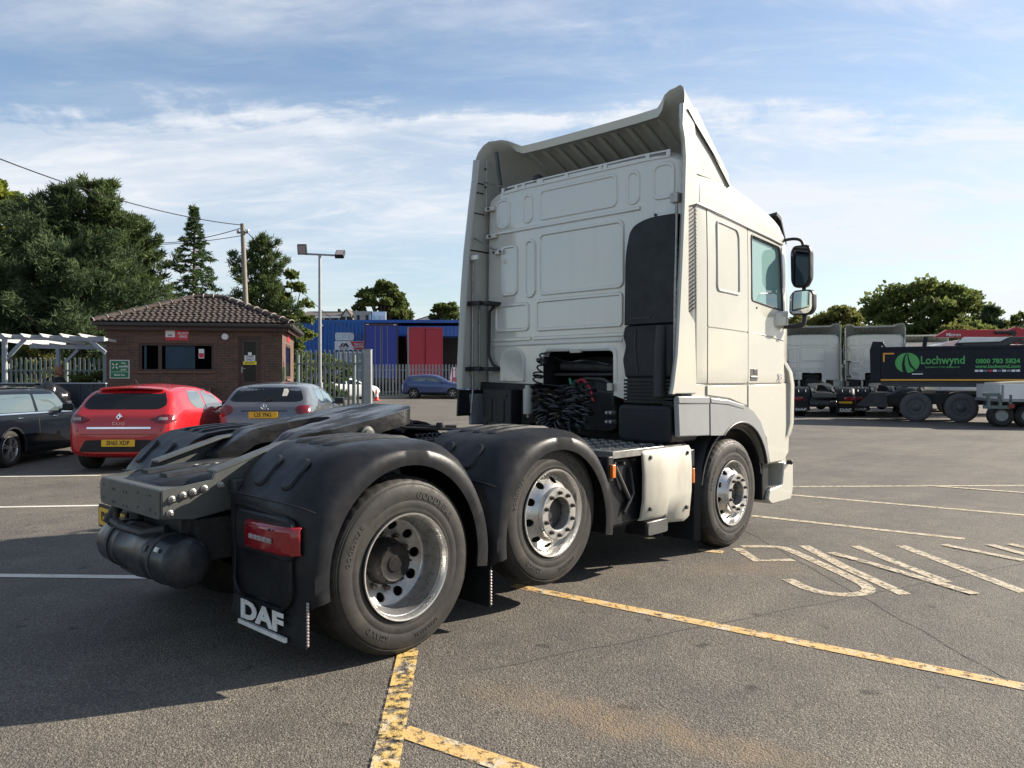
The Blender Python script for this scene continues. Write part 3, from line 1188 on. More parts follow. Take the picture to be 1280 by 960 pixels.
# air reservoir across the rear with weld seam, straps and label
tk = MB()
L0, L1, rr = -.50, .44, .14
pr_ = [(0, L0 - .055)] + [(rr * math.sin(R(a)), L0 - .055 * math.cos(R(a))) for a in (20, 40, 60, 80)] + [(rr, L0), (rr, -.25), (rr + .004, -.245), (rr + .004, -.23), (rr, -.225), (rr, .16), (rr + .004, .165), (rr + .004, .18), (rr, .185), (rr, L1)] + [(rr * math.sin(R(a)), L1 + .055 * math.cos(R(a))) for a in (80, 60, 40, 20)] + [(0, L1 + .055)]
tank = tk.lathe(pr_, 40, 'x', (0, -.90, .545)).build('air_tank', 'tank', truck, smooth=40)
st_ = MB()
for x in (-.35, .27):
    st_.lathe([(rr + .006, -.02), (rr + .006, .02), (rr, .02), (rr, -.02)], 40, 'x', (x, -.90, .545), close=True)
    st_.box(x - .02, x + .02, -.86, -.82, .66, .85)
st_.build('tank_strap', 'under', tank)
MB().obox((.37, -1.03, .63), (.03, .012, .025), Matrix.Rotation(R(-30), 3, 'X')).build('tank_label', 'white_print', tank)
MB().obox((.20, -1.025, .615), (.055, .012, .035), Matrix.Rotation(R(-30), 3, 'X')).build('tank_sticker', 'rubber', tank)
vv_ = MB()
vv_.tube([(-.42, -.97, .68), (-.25, -.98, .665), (.05, -.97, .665), (.2, -.9, .70)], .028, 8)
vv_.cyl((-.46, -.99, .66), (-.46, -.93, .76), .035)
vv_.cyl((-.40, -.96, .70), (-.40, -.96, .79), .02)
vv_.build('drain_valve', 'under', truck)
dk = MB()
for y0, y1, x0, x1, z0, z1 in [(-.8, -.3, -.36, .36, .52, .76), (.35, .95, -.40, .40, .45, .72), (-.75, -.2, -.75, -.45, .55, .9), (2.0, 3.0, -.9, .9, .5, .95), (1.9, 2.4, -1.15, -.45, .4, .95), (2.4, 3.1, -1.2, -.45, .35, .98)]:
    dk.box(x0, x1, y0, y1, z0, z1)
for s in (1, -1):
    for y in (-.28, .32):
        dk.cyl((s * .55, y, .45), (s * .55, y, .95), .10)
    dk.tube([(s * .47, -.45, .95), (s * .50, -.3, .85), (s * .55, -.1, .7), (s * .6, 0.1, .55)], .03)
dk.build('running_gear', 'under', truck)
# anti-roll / wiring bracket beside the ramp plate
br = MB()
br.tube([(.47, -.62, .93), (.56, -.58, .93), (.62, -.45, .90), (.66, -.25, .82)], .028, 10)
br.box(.45, .53, -.66, -.60, .90, .985)
br.build('side_bracket', 'under', truck, bevel=.006)
# number plate low on the left
npb = MB()
npb.prism(rrect(-.93, -.44, .57, .72, .02), 'y', -.885, -.87)
npl = npb.build('plate_holder', 'plastic', truck)
MB().prism(rrect(-.91, -.46, .585, .70, .012), 'y', -.889, -.885).build('number_plate', 'plate_yellow', npl)
lettering('plate_characters', 'PX15 KKO', .085, (-.685, -.890, .642), (1, 0, 0), (0, 0, 1), 'black_print', npl, bold=.012, sx=.92)

# ---- fifth wheel: greasy casting with an open throat to the rear
FWP = Matrix.Translation((0, .25, 1.285)) @ Matrix.Rotation(R(9.0), 4, 'X')
fwb = MB()
outl = round_poly([(-.43, .44), (-.30, .53), (.30, .53), (.43, .44), (.475, .1), (.455, -.25), (.40, -.55), (.36, -.70), (.265, -.70), (.225, -.55), (.14, -.15), (.085, .03), (-.085, .03), (-.14, -.15), (-.225, -.55), (-.265, -.70), (-.36, -.70), (-.40, -.55), (-.455, -.25), (-.475, .1)], [.08] * 20)
v2, fs = fill2d(outl, .05)
n = len(v2)


def fz(q):
    return -max(0, -q.y - .42) * .45 - .012 * (abs(q.x) / .47) ** 4 + .004 * math.sin(31 * q.x + 17 * q.y) * math.sin(23 * q.y)


def fzb(q):
    return fz(q) - .045 - .035 * (1 if abs(q.x) < .42 and q.y < .45 else 0)


top = [FWP @ Vector((q.x, q.y, fz(q))) for q in v2]
bot = [FWP @ Vector((q.x * .96, q.y * .98, fz(q) - .105)) for q in v2]
e = {}
for f in fs:
    for i in range(len(f)):
        e[(f[i], f[(i + 1) % len(f)])] = 1
sd_ = [k for k in e if (k[1], k[0]) not in e]
fwb.add(top + bot, list(fs) + [tuple(reversed([i + n for i in f])) for f in fs] + [(a, a + n, b + n, b) for a, b in sd_])
fifth = fwb.build('fifth_wheel', 'grease', truck, smooth=30)
pv = MB()
for s in (1, -1):
    pv.lathe([(.055, .40), (.055, .485), (.035, .49), (.035, .50), (0, .50)], 20, 'x', (0, .28, 1.19), s)
    pv.prism([(.10, 1.0), (.18, 1.12), (.25, 1.19), (.31, 1.19), (.37, 1.12), (.46, 1.0)], 'x', s * .34, s * .44)
    pv.box(s * .30, s * .48, .10, .62, .98, 1.005)
pv.build('coupling_bracket', 'chassis', fifth, bevel=.004)
pb = MB()
pb.box(-.42, .42, .05, .70, .975, .985)
pb.build('mounting_plate', 'under', fifth)
hd = MB()
hd.tube([(.18, .80, 1.20), (.35, .95, 1.19), (.50, 1.05, 1.19), (.60, 1.16, 1.185), (.66, 1.30, 1.20), (.60, 1.35, 1.20), (.52, 1.22, 1.19), (.50, 1.05, 1.19)], .011, 6)
hd.tube([(.05, .82, 1.21), (.3, 1.02, 1.20), (.42, 1.12, 1.2)], .014, 6)
hd.lathe([(.03, -.02), (.035, 0), (.03, .02)], 10, 'z', (.38, 1.0, 1.215))
for k in range(8):
    hd.lathe([(0, -.03), (.028, -.01), (.03, .01), (0, .03)], 7, 'z', (.14 + .06 * random.random(), .80 + .10 * random.random(), 1.22 + .03 * random.random()))
hd.build('release_handle', 'under', fifth)
lines = MB()
for k in range(9):
    x = -.30 + .07 * k
    lines.tube([(x, .85, 1.0), (x + .02 * math.sin(k), 1.1, 1.03 + .01 * (k % 3)), (x, 1.6, 1.01), (x + .03, 2.0, 1.0)], .012 + .004 * (k % 3), 6)
lines.box(-.35, .35, .9, 1.0, .99, 1.04)
lines.box(-.28, -.05, 1.15, 1.5, 1.0, 1.07)
lines.tube([(-.3, .95, 1.0), (-.3, .95, 1.16), (-.2, 1.0, 1.18), (-.05, 1.0, 1.16)], .022, 8)
lines.build('air_lines', 'under', truck)
lc = MB()
cpts = []
for k in range(241):
    t_ = k / 240
    a = 2 * PI * t_ * 24
    cpts.append((-.25 + .06 * t_, 1.25 + 1.1 * t_, 1.07 + .03 * math.cos(a)) if False else (.03 * math.sin(a) - .15, 1.2 + 1.2 * t_, 1.08 + .03 * math.cos(a)))
lc.tube(cpts, .007, 5)
lc.build('coiled_cable', 'hose', truck)

# ---- mudguards


def guard_profile():
    ins = [(-.655, .345), (-.668, .60), (-.672, .80), (-.668, .895), (-.645, .935), (-.55, 1.045), (-.44, 1.135), (-.34, 1.18), (-.2, 1.20), (0, 1.207), (.2, 1.20), (.33, 1.175), (.43, 1.115), (.52, 1.01), (.585, .86), (.615, .68), (.625, .52), (.622, .405)]
    return ins


def lip_profile(n):
    out = []
    for i in range(n):
        t_ = i / (n - 1)
        a = R(188 - 196 * t_)
        rad = .645 + .012 * math.sin(PI * t_)
        y = rad * math.cos(a) * .945
        z = .50 + rad * math.sin(a) * 1.0
        z = max(z, .405) if 0 < t_ < 1 else .405
        out.append((y, z))
    return out


def resample(pts, n):
    P = [Vector(p) for p in pts]
    d = [0]
    for a, b in zip(P, P[1:]):
        d.append(d[-1] + (b - a).length)
    out = []
    for i in range(n):
        s = d[-1] * i / (n - 1)
        k = max(j for j in range(len(d)) if d[j] <= s + 1e-9)
        k = min(k, len(P) - 2)
        f = (s - d[k]) / (d[k + 1] - d[k])
        out.append(P[k].lerp(P[k + 1], f))
    return out


def mudguard(y0, sgn, zo=0.0, light=True, dz=0.0):
    n = 52
    A = resample(guard_profile(), n)
    B = resample(lip_profile(80), n)
    mbx = MB()
    secs = []
    for i in range(n):
        a, b = A[i], B[i]
        cen = Vector((0, .5))
        bi = b + (cen - b).normalized() * .085           # inner edge of the lip
        row = [(.50, a.x, a.y), (.56, a.x, a.y)]
        row += [(.80, a.x, a.y), (1.03, a.x, a.y)]
        m1 = a.lerp(b, .10)
        row.append((1.12, m1.x, m1.y))
        m2 = a.lerp(b, .38)
        row.append((1.195, m2.x, m2.y))
        m3 = a.lerp(b, .78)
        row.append((1.243, m3.x, m3.y))
        row.append((1.262, b.x, b.y))
        m4 = b.lerp(bi, .55)
        row.append((1.268, m4.x, m4.y))
        row.append((1.262, bi.x, bi.y))
        # inner skin
        bi2 = bi + (b - bi) * .12
        row.append((1.235, bi2.x, bi2.y))
        for x, k in ((1.20, .75), (1.10, .35), (.80, .0), (.50, .0)):
            q = a.lerp(b, k)
            q = q + (cen - q).normalized() * .022
            row.append((x, q.x, q.y))
        secs.append([(sgn * x, y0 + y, z + dz) for x, y, z in row])
    g = mbx.loft(secs).build('mudguard', 'guard', truck, smooth=50)
    # ribs on the crown
    rb = MB()
    for x in (.64, .78, .92):
        s2 = []
        for y, z in [(-.33, 1.185), (-.31, 1.20), (-.15, 1.216), (.05, 1.222), (.2, 1.212), (.25, 1.195)]:
            s2.append([(sgn * (x - .04), y0 + y, z - .015 + dz), (sgn * (x - .028), y0 + y, z + dz), (sgn * (x + .028), y0 + y, z + dz), (sgn * (x + .04), y0 + y, z - .015 + dz)])
        rb.loft(s2)
    rb.build('crown_rib', 'guard', g, smooth=35)
    # pressed slots on the sloping back
    sl = MB()
    nrm = Vector((0, -.72, .69)).normalized()
    for x in (.70, .98):
        o_ = Vector((sgn * x, y0 - .548, 1.043 + dz))
        tdir = Vector((0, .69, .72))
        ol = rrect(-.055, .055, -.105, .11, .05, 4)
        sl.add([o_ + Vector((1, 0, 0)) * p + tdir * q + nrm * .002 for p, q in ol] + [o_ + Vector((1, 0, 0)) * p * .82 + tdir * q * .9 + nrm * .014 for p, q in ol],
               [(i, (i + 1) % len(ol), len(ol) + (i + 1) % len(ol), len(ol) + i) for i in range(len(ol))] + [tuple(range(len(ol), 2 * len(ol)))])
    sl.build('pressed_slot', 'guard', g, smooth=30)
    # seam below the slope and drip ledge
    sm = MB()
    sm.tube([(sgn * .50, y0 - .670, .925 + dz), (sgn * 1.0, y0 - .672, .918 + dz), (sgn * 1.12, y0 - .660, .912 + dz), (sgn * 1.19, y0 - .625, .895 + dz), (sgn * 1.235, y0 - .59, .875 + dz)], .0045, 6)
    sm.build('joint_seam', 'rubber', g)
    if light:
        # back panel with lamp recess rim
        rim = MB()
        ol = round_poly([(.55, .42), (.62, .36), (1.06, .36), (1.14, .44), (1.13, .84), (.55, .87)], .05, 4)
        rim.tube([(sgn * x, y0 - .672, z + dz) for x, z in ol] + [(sgn * ol[0][0], y0 - .672, ol[0][1] + dz)], .011, 6)
        rim.build('panel_rim', 'guard', g, smooth=50)
        hs = MB()
        hs.prism(rrect(.60, 1.17, .625, .845, .05), 'y', y0 - .695, y0 - .655) if sgn > 0 else hs.prism(rrect(-1.17, -.60, .625, .845, .05), 'y', y0 - .695, y0 - .655)
        hs.build('lamp_housing', 'plastic', g, bevel=.012)
        ln = MB()
        pts = [(.775, -.732), (.80, -.744), (.98, -.740), (1.12, -.726), (1.18, -.702), (1.205, -.655)]
        ln.loft([[(sgn * x, y0 + y - b_, z) for x, y in pts] + [(sgn * 1.16, y0 - .64, z), (sgn * .785, y0 - .68, z)] for z, b_ in ((.66, -.014), (.675, 0), (.79, 0.002), (.806, -.012))])
        lamp = ln.build('tail_lamp', 'red_lens', g, smooth=40, bevel=.006)
        cl = MB()
        for k in range(5):
            cl.box(*sorted((sgn * (.84 + .046 * k), sgn * (.880 + .046 * k))), y0 - .7475, y0 - .735, .718, .744)
        cl.build('reverse_lens', 'clear_lens', lamp, bevel=.004)
        dt = MB()
        for x in (.82, 1.06):
            dt.lathe([(.006, -.012), (.006, .0), (0, 0)], 8, 'y', (sgn * x, y0 - .742, .79))
        dt.build('lamp_screw', 'rubber', lamp)
    # mud flap with print and serrated edge
    fl = MB()
    zt, zb_ = .42 + dz, .205 if light else .14
    s2 = []
    for z, yb in ((zt, -.645), (.33 + dz, -.655), (zb_, -.66)):
        xi = .50 if z > .3 else .47
        s2.append([(sgn * xi, y0 + yb, z - (.0 if z > .3 else -.03)), (sgn * .85, y0 + yb - .008, z), (sgn * 1.225, y0 + yb + .02, z - (0 if z > .3 else .01)), (sgn * 1.225, y0 + yb + .03, z - (0 if z > .3 else .01)), (sgn * .85, y0 + yb + .004, z), (sgn * xi, y0 + yb + .012, z - (.0 if z > .3 else -.03))])
    f_ = fl.loft(s2).build('mud_flap', 'flap', g, smooth=40)
    se = MB()
    nb = 14 if light else 12
    ztop = .43 if light else .36
    for k in range(nb):
        z = zb_ + (ztop - zb_) * (k + .5) / nb
        se.lathe([(.0, -.008), (.0085, -.004), (.0085, .004), (0, .008)], 6, 'y', (sgn * 1.23, y0 - .632, z))
    se.build('serrated_edge', 'clear_lens', f_)['kind'] = 'stuff'
    if light:
        t = text_mb('DAF', .135, .004, .045, 1.72, spacing=1.0)
        sx = 1
        place(t, (sgn * .85, y0 - .680, .292), (1, .012 * sgn, 0), (0, 0, 1)).build('flap_lettering', 'white_print', f_, smooth=0, fix=False)
        if sgn > 0:
            MB().box(*sorted((sgn * .605, sgn * 1.095)), y0 - .684, y0 - .668, .207, .230).build('flap_bar', 'white_print', f_)
    return g


for s in (1, -1):
    mudguard(0, s)
    mudguard(1.30, s, light=False)
# lower front extension of the lifted axle's guard: hanging flap ends
for s in (1, -1):
    ml = MB()
    ml.prism(rrect(1.90, 1.945, .82, .92, .01), 'x', s * 1.235, s * 1.265)
    ml.build('side_marker', 'amber', truck, bevel=.006)
    MB().box(*sorted((s * 1.17, s * 1.236)), 1.885, 1.955, .79, .98).build('marker_bracket', 'plastic', truck, bevel=.01)

# ---- catwalk deck, side tank/battery locker, step
dk2 = MB()
dk2.box(-.5, 1.17, 2.02, 2.98, .985, 1.0)
dk2.box(-.5, 1.17, 2.005, 2.02, .955, 1.006)
dk2.box(1.17, 1.19, 2.005, 2.98, .95, 1.006)
deck = dk2.build('catwalk_deck', 'deck', truck, bevel=.003)
tr_ = MB()
for i in range(13):
    for j in range(17):
        x, y = -.12 + i * .1 + (j % 2) * .05, 2.06 + j * .055
        if x < 1.13:
            a = R(45 if (i + j) % 2 else -45)
            tr_.obox((x, y, 1.0025), (.05, .014, .006), Matrix.Rotation(a, 3, 'Z'))
tr_.build('tread_bars', 'deck', deck, smooth=0)['kind'] = 'stuff'
bx_ = MB()
bx_.box(.50, 1.12, 2.0, 2.98, .40, .95)
bx_.build('battery_locker', 'plastic', truck, bevel=.03)
vl = MB()
for y, z in [(2.08, .91), (2.2, .90), (2.34, .92)]:
    vl.lathe([(.016, 0), (.016, .03), (.01, .04), (0, .04)], 8, 'x', (1.12, y, z))
vl.tube([(1.14, 2.1, .88), (1.15, 2.2, .72), (1.14, 2.3, .60), (1.12, 2.25, .5)], .018)
vl.tube([(1.14, 2.3, .86), (1.16, 2.32, .66), (1.14, 2.22, .52)], .012)
vl.build('air_valve', 'under', truck)
wp = MB()
pp = []
for z, x, in ((.43, 1.175), (.46, 1.20), (.60, 1.222), (.80, 1.225), (.95, 1.215), (.985, 1.195), (1.0, 1.16)):
    pp.append((x, z))
secs = []
for y, dzb in ((2.39, 0), (2.41, 0), (2.72, -.01), (2.75, -.06), (3.04, -.085), (3.09, -.07), (3.10, -.06)):
    inset = .012 if y in (2.39, 3.10) else 0
    secs.append([(x - inset, y, z + (dzb if z < .5 else 0)) for x, z in pp] + [(x - .03, y, z + (dzb if z < .5 else 0)) for x, z in reversed(pp)])
wpo = wp.loft(secs).build('locker_cover', 'panel_white', truck, smooth=45)
sc_ = MB()
for y, z in [(2.47, .93), (3.03, .93), (2.47, .52), (3.02, .47)]:
    sc_.lathe([(.017, 1.20), (.017, 1.226), (.011, 1.230), (0, 1.228)], 12, 'x', (0, y, z))
sc_.build('cover_bolt', 'under', wpo)
stp = MB()
stp.box(1.0, 1.21, 2.43, 2.74, .30, .42)
stp.build('foot_step', 'plastic', truck, bevel=.015)
MB().prism(rrect(2.45, 2.73, .31, .40, .02), 'x', 1.205, 1.214).build('step_rim', 'chassis', truck)
fm = MB()
fm.box(1.18, 1.215, 3.13, 3.16, .66, .79)
fm.build('side_marker', 'amber', truck, bevel=.006)
MB().box(1.14, 1.2, 3.10, 3.18, .80, .95).build('marker_bracket', 'plastic', truck, bevel=.01)
# fifth wheel coupling side of lift axle: chassis-side silencer and fuel tank on the left
MB().lathe([(0, 1.95), (.26, 1.97), (.30, 2.02), (.30, 3.05), (.26, 3.1), (0, 3.12)], 32, 'y', (-.85, 0, .70)).build('fuel_tank', 'alloy_grey', truck)

# ---- front wheel mudguard behind the steering wheel
fg = MB()
s3 = []
for a in range(10, 176, 8):
    ca, sa = math.cos(R(a)), math.sin(R(a))
    s3.append([(1.215, 3.845 + .585 * ca, .53 + .585 * sa), (.86, 3.845 + .585 * ca, .53 + .585 * sa), (.86, 3.845 + .565 * ca, .53 + .565 * sa), (1.215, 3.845 + .565 * ca, .53 + .565 * sa)])
for s in (1, -1):
    q = MB()
    q.loft([[(s * x, y, z) for x, y, z in r] for r in s3])
    q.build('wheel_arch_liner', 'plastic', truck, smooth=40)
    e_ = MB()
    e_.loft([[(s * 1.215, y, z), (s * 1.17, y - .035, z), (s * .86, y - .035, z), (s * .86, y, z)] for y, z in ((3.48, 1.06), (3.36, .96), (3.28, .80), (3.255, .55), (3.25, .15))])
    e_.build('front_mudflap', 'plastic', truck, smooth=35)

# ---- cab shell


def zc(y):
    return smooth_interp([(3.03, 3.41), (3.13, 3.40), (4.0, 3.27), (4.70, 3.13), (4.85, 3.06), (4.98, 2.93), (5.08, 2.70), (5.16, 2.35), (5.22, 2.0)], y)


def cabw(y):
    return smooth_interp([(3.03, 1.15), (3.045, 1.185), (3.075, 1.215), (3.13, 1.236), (3.2, 1.243), (4.6, 1.243), (4.85, 1.238), (4.98, 1.215), (5.08, 1.17), (5.16, 1.11), (5.22, 1.03)], y)


def zr(y):
    return zc(y) + smooth_interp([(3.03, .10), (3.1, .15), (4.0, .17), (4.7, .14), (4.9, .05), (5.1, .02), (5.22, .01)], y)


secs = []
for y in [3.03, 3.037, 3.05, 3.075, 3.11, 3.16, 3.3, 3.6, 3.9, 4.2, 4.5, 4.7, 4.8, 4.88, 4.95, 5.02, 5.08, 5.13, 5.18, 5.22]:
    w_, c_, r_ = cabw(y), zc(y), zr(y)
    half = [(w_ - .01, 1.50), (w_, 1.53), (w_, 2.0)]
    half += [(w_ - .004, min(2.6, c_ - .06)), (w_ - .012, min(3.0, c_ - .04)), (w_ - .025, c_ - .012), (w_ - .040, c_ + .012), (w_ - .10, c_ + (r_ - c_) * .45), (w_ - .22, c_ + (r_ - c_) * .78), (w_ * .6, c_ + (r_ - c_) * .95), (0, r_)]
    ring_ = [(x, y, z) for x, z in half] + [(-x, y, z) for x, z in reversed(half[:-1])]
    secs.append(ring_)
shell = MB().loft(secs).build('cab', 'cab_white', truck, smooth=40)
cab_bvh = bvh_of(shell)
win = round_poly([(4.115, 2.292), (4.115, 2.912), (4.745, 2.872), (4.80, 2.235)], [.03, .03, .05, .03])
scr = rrect(-1.04, 1.04, 2.10, 2.84, .06)
boolean(shell, [MB().box(-1.18, 1.18, 3.75, 4.86, 1.95, 2.96),
                MB().prism(win, 'x', -1.5, 1.5),
                MB().prism(scr, 'y', 4.7, 5.5),
                MB().prism(round_poly([(-.40, 1.2), (.47, 1.2), (.47, 1.825), (-.40, 1.835)], [.0, .0, .06, .06]), 'y', 2.8, 4.4)])
me = shell.data
me.polygons.foreach_set('use_smooth', [True] * len(me.polygons))
me.set_sharp_from_angle(angle=R(32))
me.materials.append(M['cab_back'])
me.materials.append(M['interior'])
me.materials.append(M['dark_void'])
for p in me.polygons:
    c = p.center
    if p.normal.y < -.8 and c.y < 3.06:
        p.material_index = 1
    elif abs(c.x) < 1.19 and 3.74 < c.y < 4.87 and 1.94 < c.z < 2.97:
        p.material_index = 2
    elif abs(c.x) < .5 and c.y > 3.06 and c.z < 1.85:
        p.material_index = 3

PW = dict(off=.010, thick=.022, step=.10)


def sidep(name, poly, r=.02, holes=(), m='cab_white', both=True, **kw):
    k = dict(PW)
    k.update(kw)
    out = []
    for s in ((1, -1) if both else (1,)):
        out.append(patch(name, cab_bvh, round_poly(poly, r, 3), 'x', s, m, truck, holes=holes, **k))
    return out


sidep('corner_panel', [(3.135, 1.515), (3.292, 1.515), (3.292, 3.03), (3.135, 3.045)], .015, off=.006, thick=.02)
rs = sidep('sleeper_panel', [(3.302, 2.008), (4.032, 1.992), (4.032, 2.955), (3.302, 3.02)], .02)
sidep('locker_door', [(3.302, 1.515), (4.032, 1.515), (4.032, 1.982), (3.302, 1.998)], .02)
door = sidep('door', [(4.044, 1.515), (4.835, 1.515), (4.83, 2.30), (4.80, 2.885), (4.044, 2.95)], [.02, .02, .1, .03, .02], holes=[win])
sidep('roof_side', [(3.20, 3.055), (4.05, 2.975), (4.72, 2.93), (4.72, 3.08), (4.1, 3.21), (3.20, 3.35)], .02, off=.004, thick=.02)
for s in (1, -1):
    gl = patch('door_window', cab_bvh, win, 'x', s, 'cab_glass', truck, off=-.012, thick=.006, step=.15)
    # rubber surround
    fr = MB()
    pts = [cab_bvh.ray_cast(Vector((s * 9, a, b)), Vector((-s, 0, 0)))[0] for a, b in win]
    pts = [p + Vector((s * .010, 0, 0)) for p in pts if p]
    fr.tube(pts + [pts[0]], .009, 6, False)
    fr.build('window_seal', 'rubber', gl, smooth=50)
patch('windscreen', cab_bvh, scr, 'y', 1, 'cab_glass', truck, off=-.01, thick=.006, step=.12)
# pressed frame in the sleeper side, door trim
for s, par in zip((1, -1), rs):
    fr = MB()
    for k, rad in ((0, .014),):
        ol = round_poly([(3.46, 2.335), (3.86, 2.325), (3.86, 2.86), (3.82, 2.915), (3.46, 2.945)], .04, 4)
        pts = [cab_bvh.ray_cast(Vector((s * 9, a, b)), Vector((-s, 0, 0)))[0] + Vector((s * .008, 0, 0)) for a, b in ol]
        fr.tube(pts + [pts[0]], rad, 8, False)
    fr.build('pressed_frame', 'cab_white', par, smooth=60)
    # drip rail between side and roof
    dr = MB()
    pts = [(s * (cabw(y) - .006 + .008), y, z) for y, z in [(3.12, 3.05), (3.5, 3.012), (4.05, 2.965), (4.5, 2.935), (4.80, 2.905)]]
    dr.tube(pts, .013, 8)
    dr.build('drip_rail', 'cab_white', par, smooth=60)
for s, d in zip((1, -1), door):
    hb = MB()
    hb.prism(rrect(4.075, 4.235, 1.535, 1.655, .018), 'x', s * 1.236, s * 1.262)
    h_ = hb.build('door_handle', 'chassis', d, bevel=.004)
    MB().box(*sorted((s * 1.25, s * 1.265)), 4.145, 4.225, 1.595, 1.645).build('handle_recess', 'rubber', h_, bevel=.004)
    MB().box(*sorted((s * 1.25, s * 1.270)), 4.085, 4.225, 1.562, 1.580).build('handle_grip', 'alloy_grey', h_, bevel=.005)
    ps = [(s * 1.252, 4.06, 1.99), (s * 1.255, 4.4, 1.975), (s * 1.252, 4.82, 1.94)]
    MB().tube(ps, .008, 6).build('door_crease', 'cab_white', d, smooth=60)
    MB().lathe([(.012, 1.24), (.012, 1.262), (0, 1.262)], 10, 'x', (0, 4.22, 2.23), s).build('door_lock', 'chassis', d)
lettering('badge', 'XF', .105, (1.262, 4.735, 1.565), (0, 1, 0), (0, 0, 1), 'chrome', door[0], bold=.012, sx=.95, shear=.15)
# interior: seat, steering wheel and dash seen through the glass
it = MB()
for s in (1, -1):
    it.prism(round_poly([(3.95, 1.96), (4.35, 1.96), (4.35, 2.08), (4.12, 2.1), (4.0, 2.7), (3.88, 2.7)], .04), 'x', s * .35, s * .85)
it.prism(round_poly([(4.62, 1.96), (4.85, 1.96), (4.85, 2.2), (4.70, 2.22)], .04), 'x', -1.1, 1.1)
it.build('seats_and_dash', 'plastic', truck)
sw = MB()
sw.tube([(.6 + .2 * math.cos(a), 4.52 + .10 * math.sin(a), 2.22 + .17 * math.sin(a)) for a in [2 * PI * k / 24 for k in range(25)]], .015, 6, False)
sw.build('steering_wheel', 'plastic', truck)

# ---- pressed rear wall


def pressing(x0, x1, z0, z1, r, h=.017, y=3.03, name='pressed_panel', double=True):
    mbx = MB()
    A = rrect(x0, x1, z0, z1, r, 6)
    B = rrect(x0 + .012, x1 - .012, z0 + .012, z1 - .012, max(.01, r - .010), 6)
    C = rrect(x0 + .030, x1 - .030, z0 + .030, z1 - .030, max(.008, r - .025), 6)
    D = rrect(x0 + .040, x1 - .040, z0 + .040, z1 - .040, max(.006, r - .034), 6)
    mbx.loft([[(p, y + .002, q) for p, q in A], [(p, y - h, q) for p, q in B], [(p, y - h, q) for p, q in C], [(p, y - (h * .35 if double else h * 1.2), q) for p, q in D]], True, False)
    k = len(A)
    mbx.f.append(tuple(3 * k + i for i in range(k)))
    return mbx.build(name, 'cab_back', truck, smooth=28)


pressing(-.46, .575, 2.37, 3.0, .07)
pressing(-.50, .565, 2.02, 2.345, .05)
pressing(-.65, -.495, 2.36, 2.96, .075)
pressing(-1.07, -.58, 2.03, 2.33, .05)
pressing(-.98, -.74, 2.40, 2.93, .06)
for a in [(-.46, .50, 3.11, 3.43, .07), (.585, .745, 3.10, 3.42, .075), (-.68, -.53, 3.11, 3.42, .07), (.86, 1.10, 3.10, 3.43, .08), (-1.06, -.84, 3.10, 3.42, .08)]:
    pressing(*a, h=.010)
# horizontal swages
sw_ = MB()
for z, x0, x1, h in ((3.065, -1.12, .74, .016), (1.955, -1.12, -.56, .014), (1.955, -.53, .58, .014), (1.905, -1.12, .55, .010)):
    sw_.loft([[(x, 3.031, z - .022), (x, 3.03 - h, z - .010), (x, 3.03 - h, z + .010), (x, 3.031, z + .022)] for x in (x0, x1)])
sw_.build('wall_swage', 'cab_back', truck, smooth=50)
# lower left wing with arched recess
lw = MB()
ar1 = round_poly([(-.98, 1.53), (-.64, 1.53), (-.64, 1.87), (-.98, 1.87)], [.02, .02, .14, .14], 6)


def shr(k):
    return [(-.81 + (a + .81) * k, 1.53 + (b - 1.53) * k) for a, b in ar1]


lw.loft([[(x, 3.031, z) for x, z in ar1], [(x, 3.008, z) for x, z in shr(.96)], [(x, 3.008, z) for x, z in shr(.90)], [(x, 3.028, z) for x, z in shr(.80)]], True, False)
k_ = len(ar1)
lw.f.append(tuple(3 * k_ + i for i in range(k_)))
lw.build('arched_recess', 'cab_back', truck, smooth=50)
# bright rim round the tunnel opening
ro = MB()
ol = round_poly([(-.425, 1.50), (.495, 1.42), (.495, 1.85), (-.425, 1.86)], [.0, .0, .075, .075], 6)
il = round_poly([(-.385, 1.50), (.455, 1.42), (.455, 1.812), (-.385, 1.822)], [.0, .0, .05, .05], 6)
ro.loft([[(x, 3.028, z) for x, z in ol], [(x, 3.012, z) for x, z in [((a[0] + b[0]) / 2, (a[1] + b[1]) / 2) for a, b in zip(ol, il)]], [(x, 3.02, z) for x, z in il], [(x, 3.10, z) for x, z in il]], False, False)
ro.build('tunnel_rim', 'cab_back', truck, smooth=60)
MB().prism([(.47, 1.40), (.62, 1.36), (.62, 1.52), (.47, 1.52)], 'y', 3.0, 3.04).build('wall_foot', 'cab_back', truck, bevel=.006)
# slotted rail on the wall top
ra = MB()
for z0, z1 in ((3.468, 3.482), (3.518, 3.532)):
    ra.loft([[(x, 3.02, z0 + dz), (x, 3.035, z0 + dz), (x, 3.035, z1 + dz), (x, 3.02, z1 + dz)] for x, dz in ((-.95, -.01), (-.6, .0), (.8, .0), (1.05, -.01))])
for x in (-.95, -.76, -.66, -.46, -.42, -.1, .3, .36, .82, 1.03):
    ra.box(x - .02, x + .02, 3.021, 3.034, 3.475, 3.525)
ra.build('wall_rail', 'cab_back', truck)

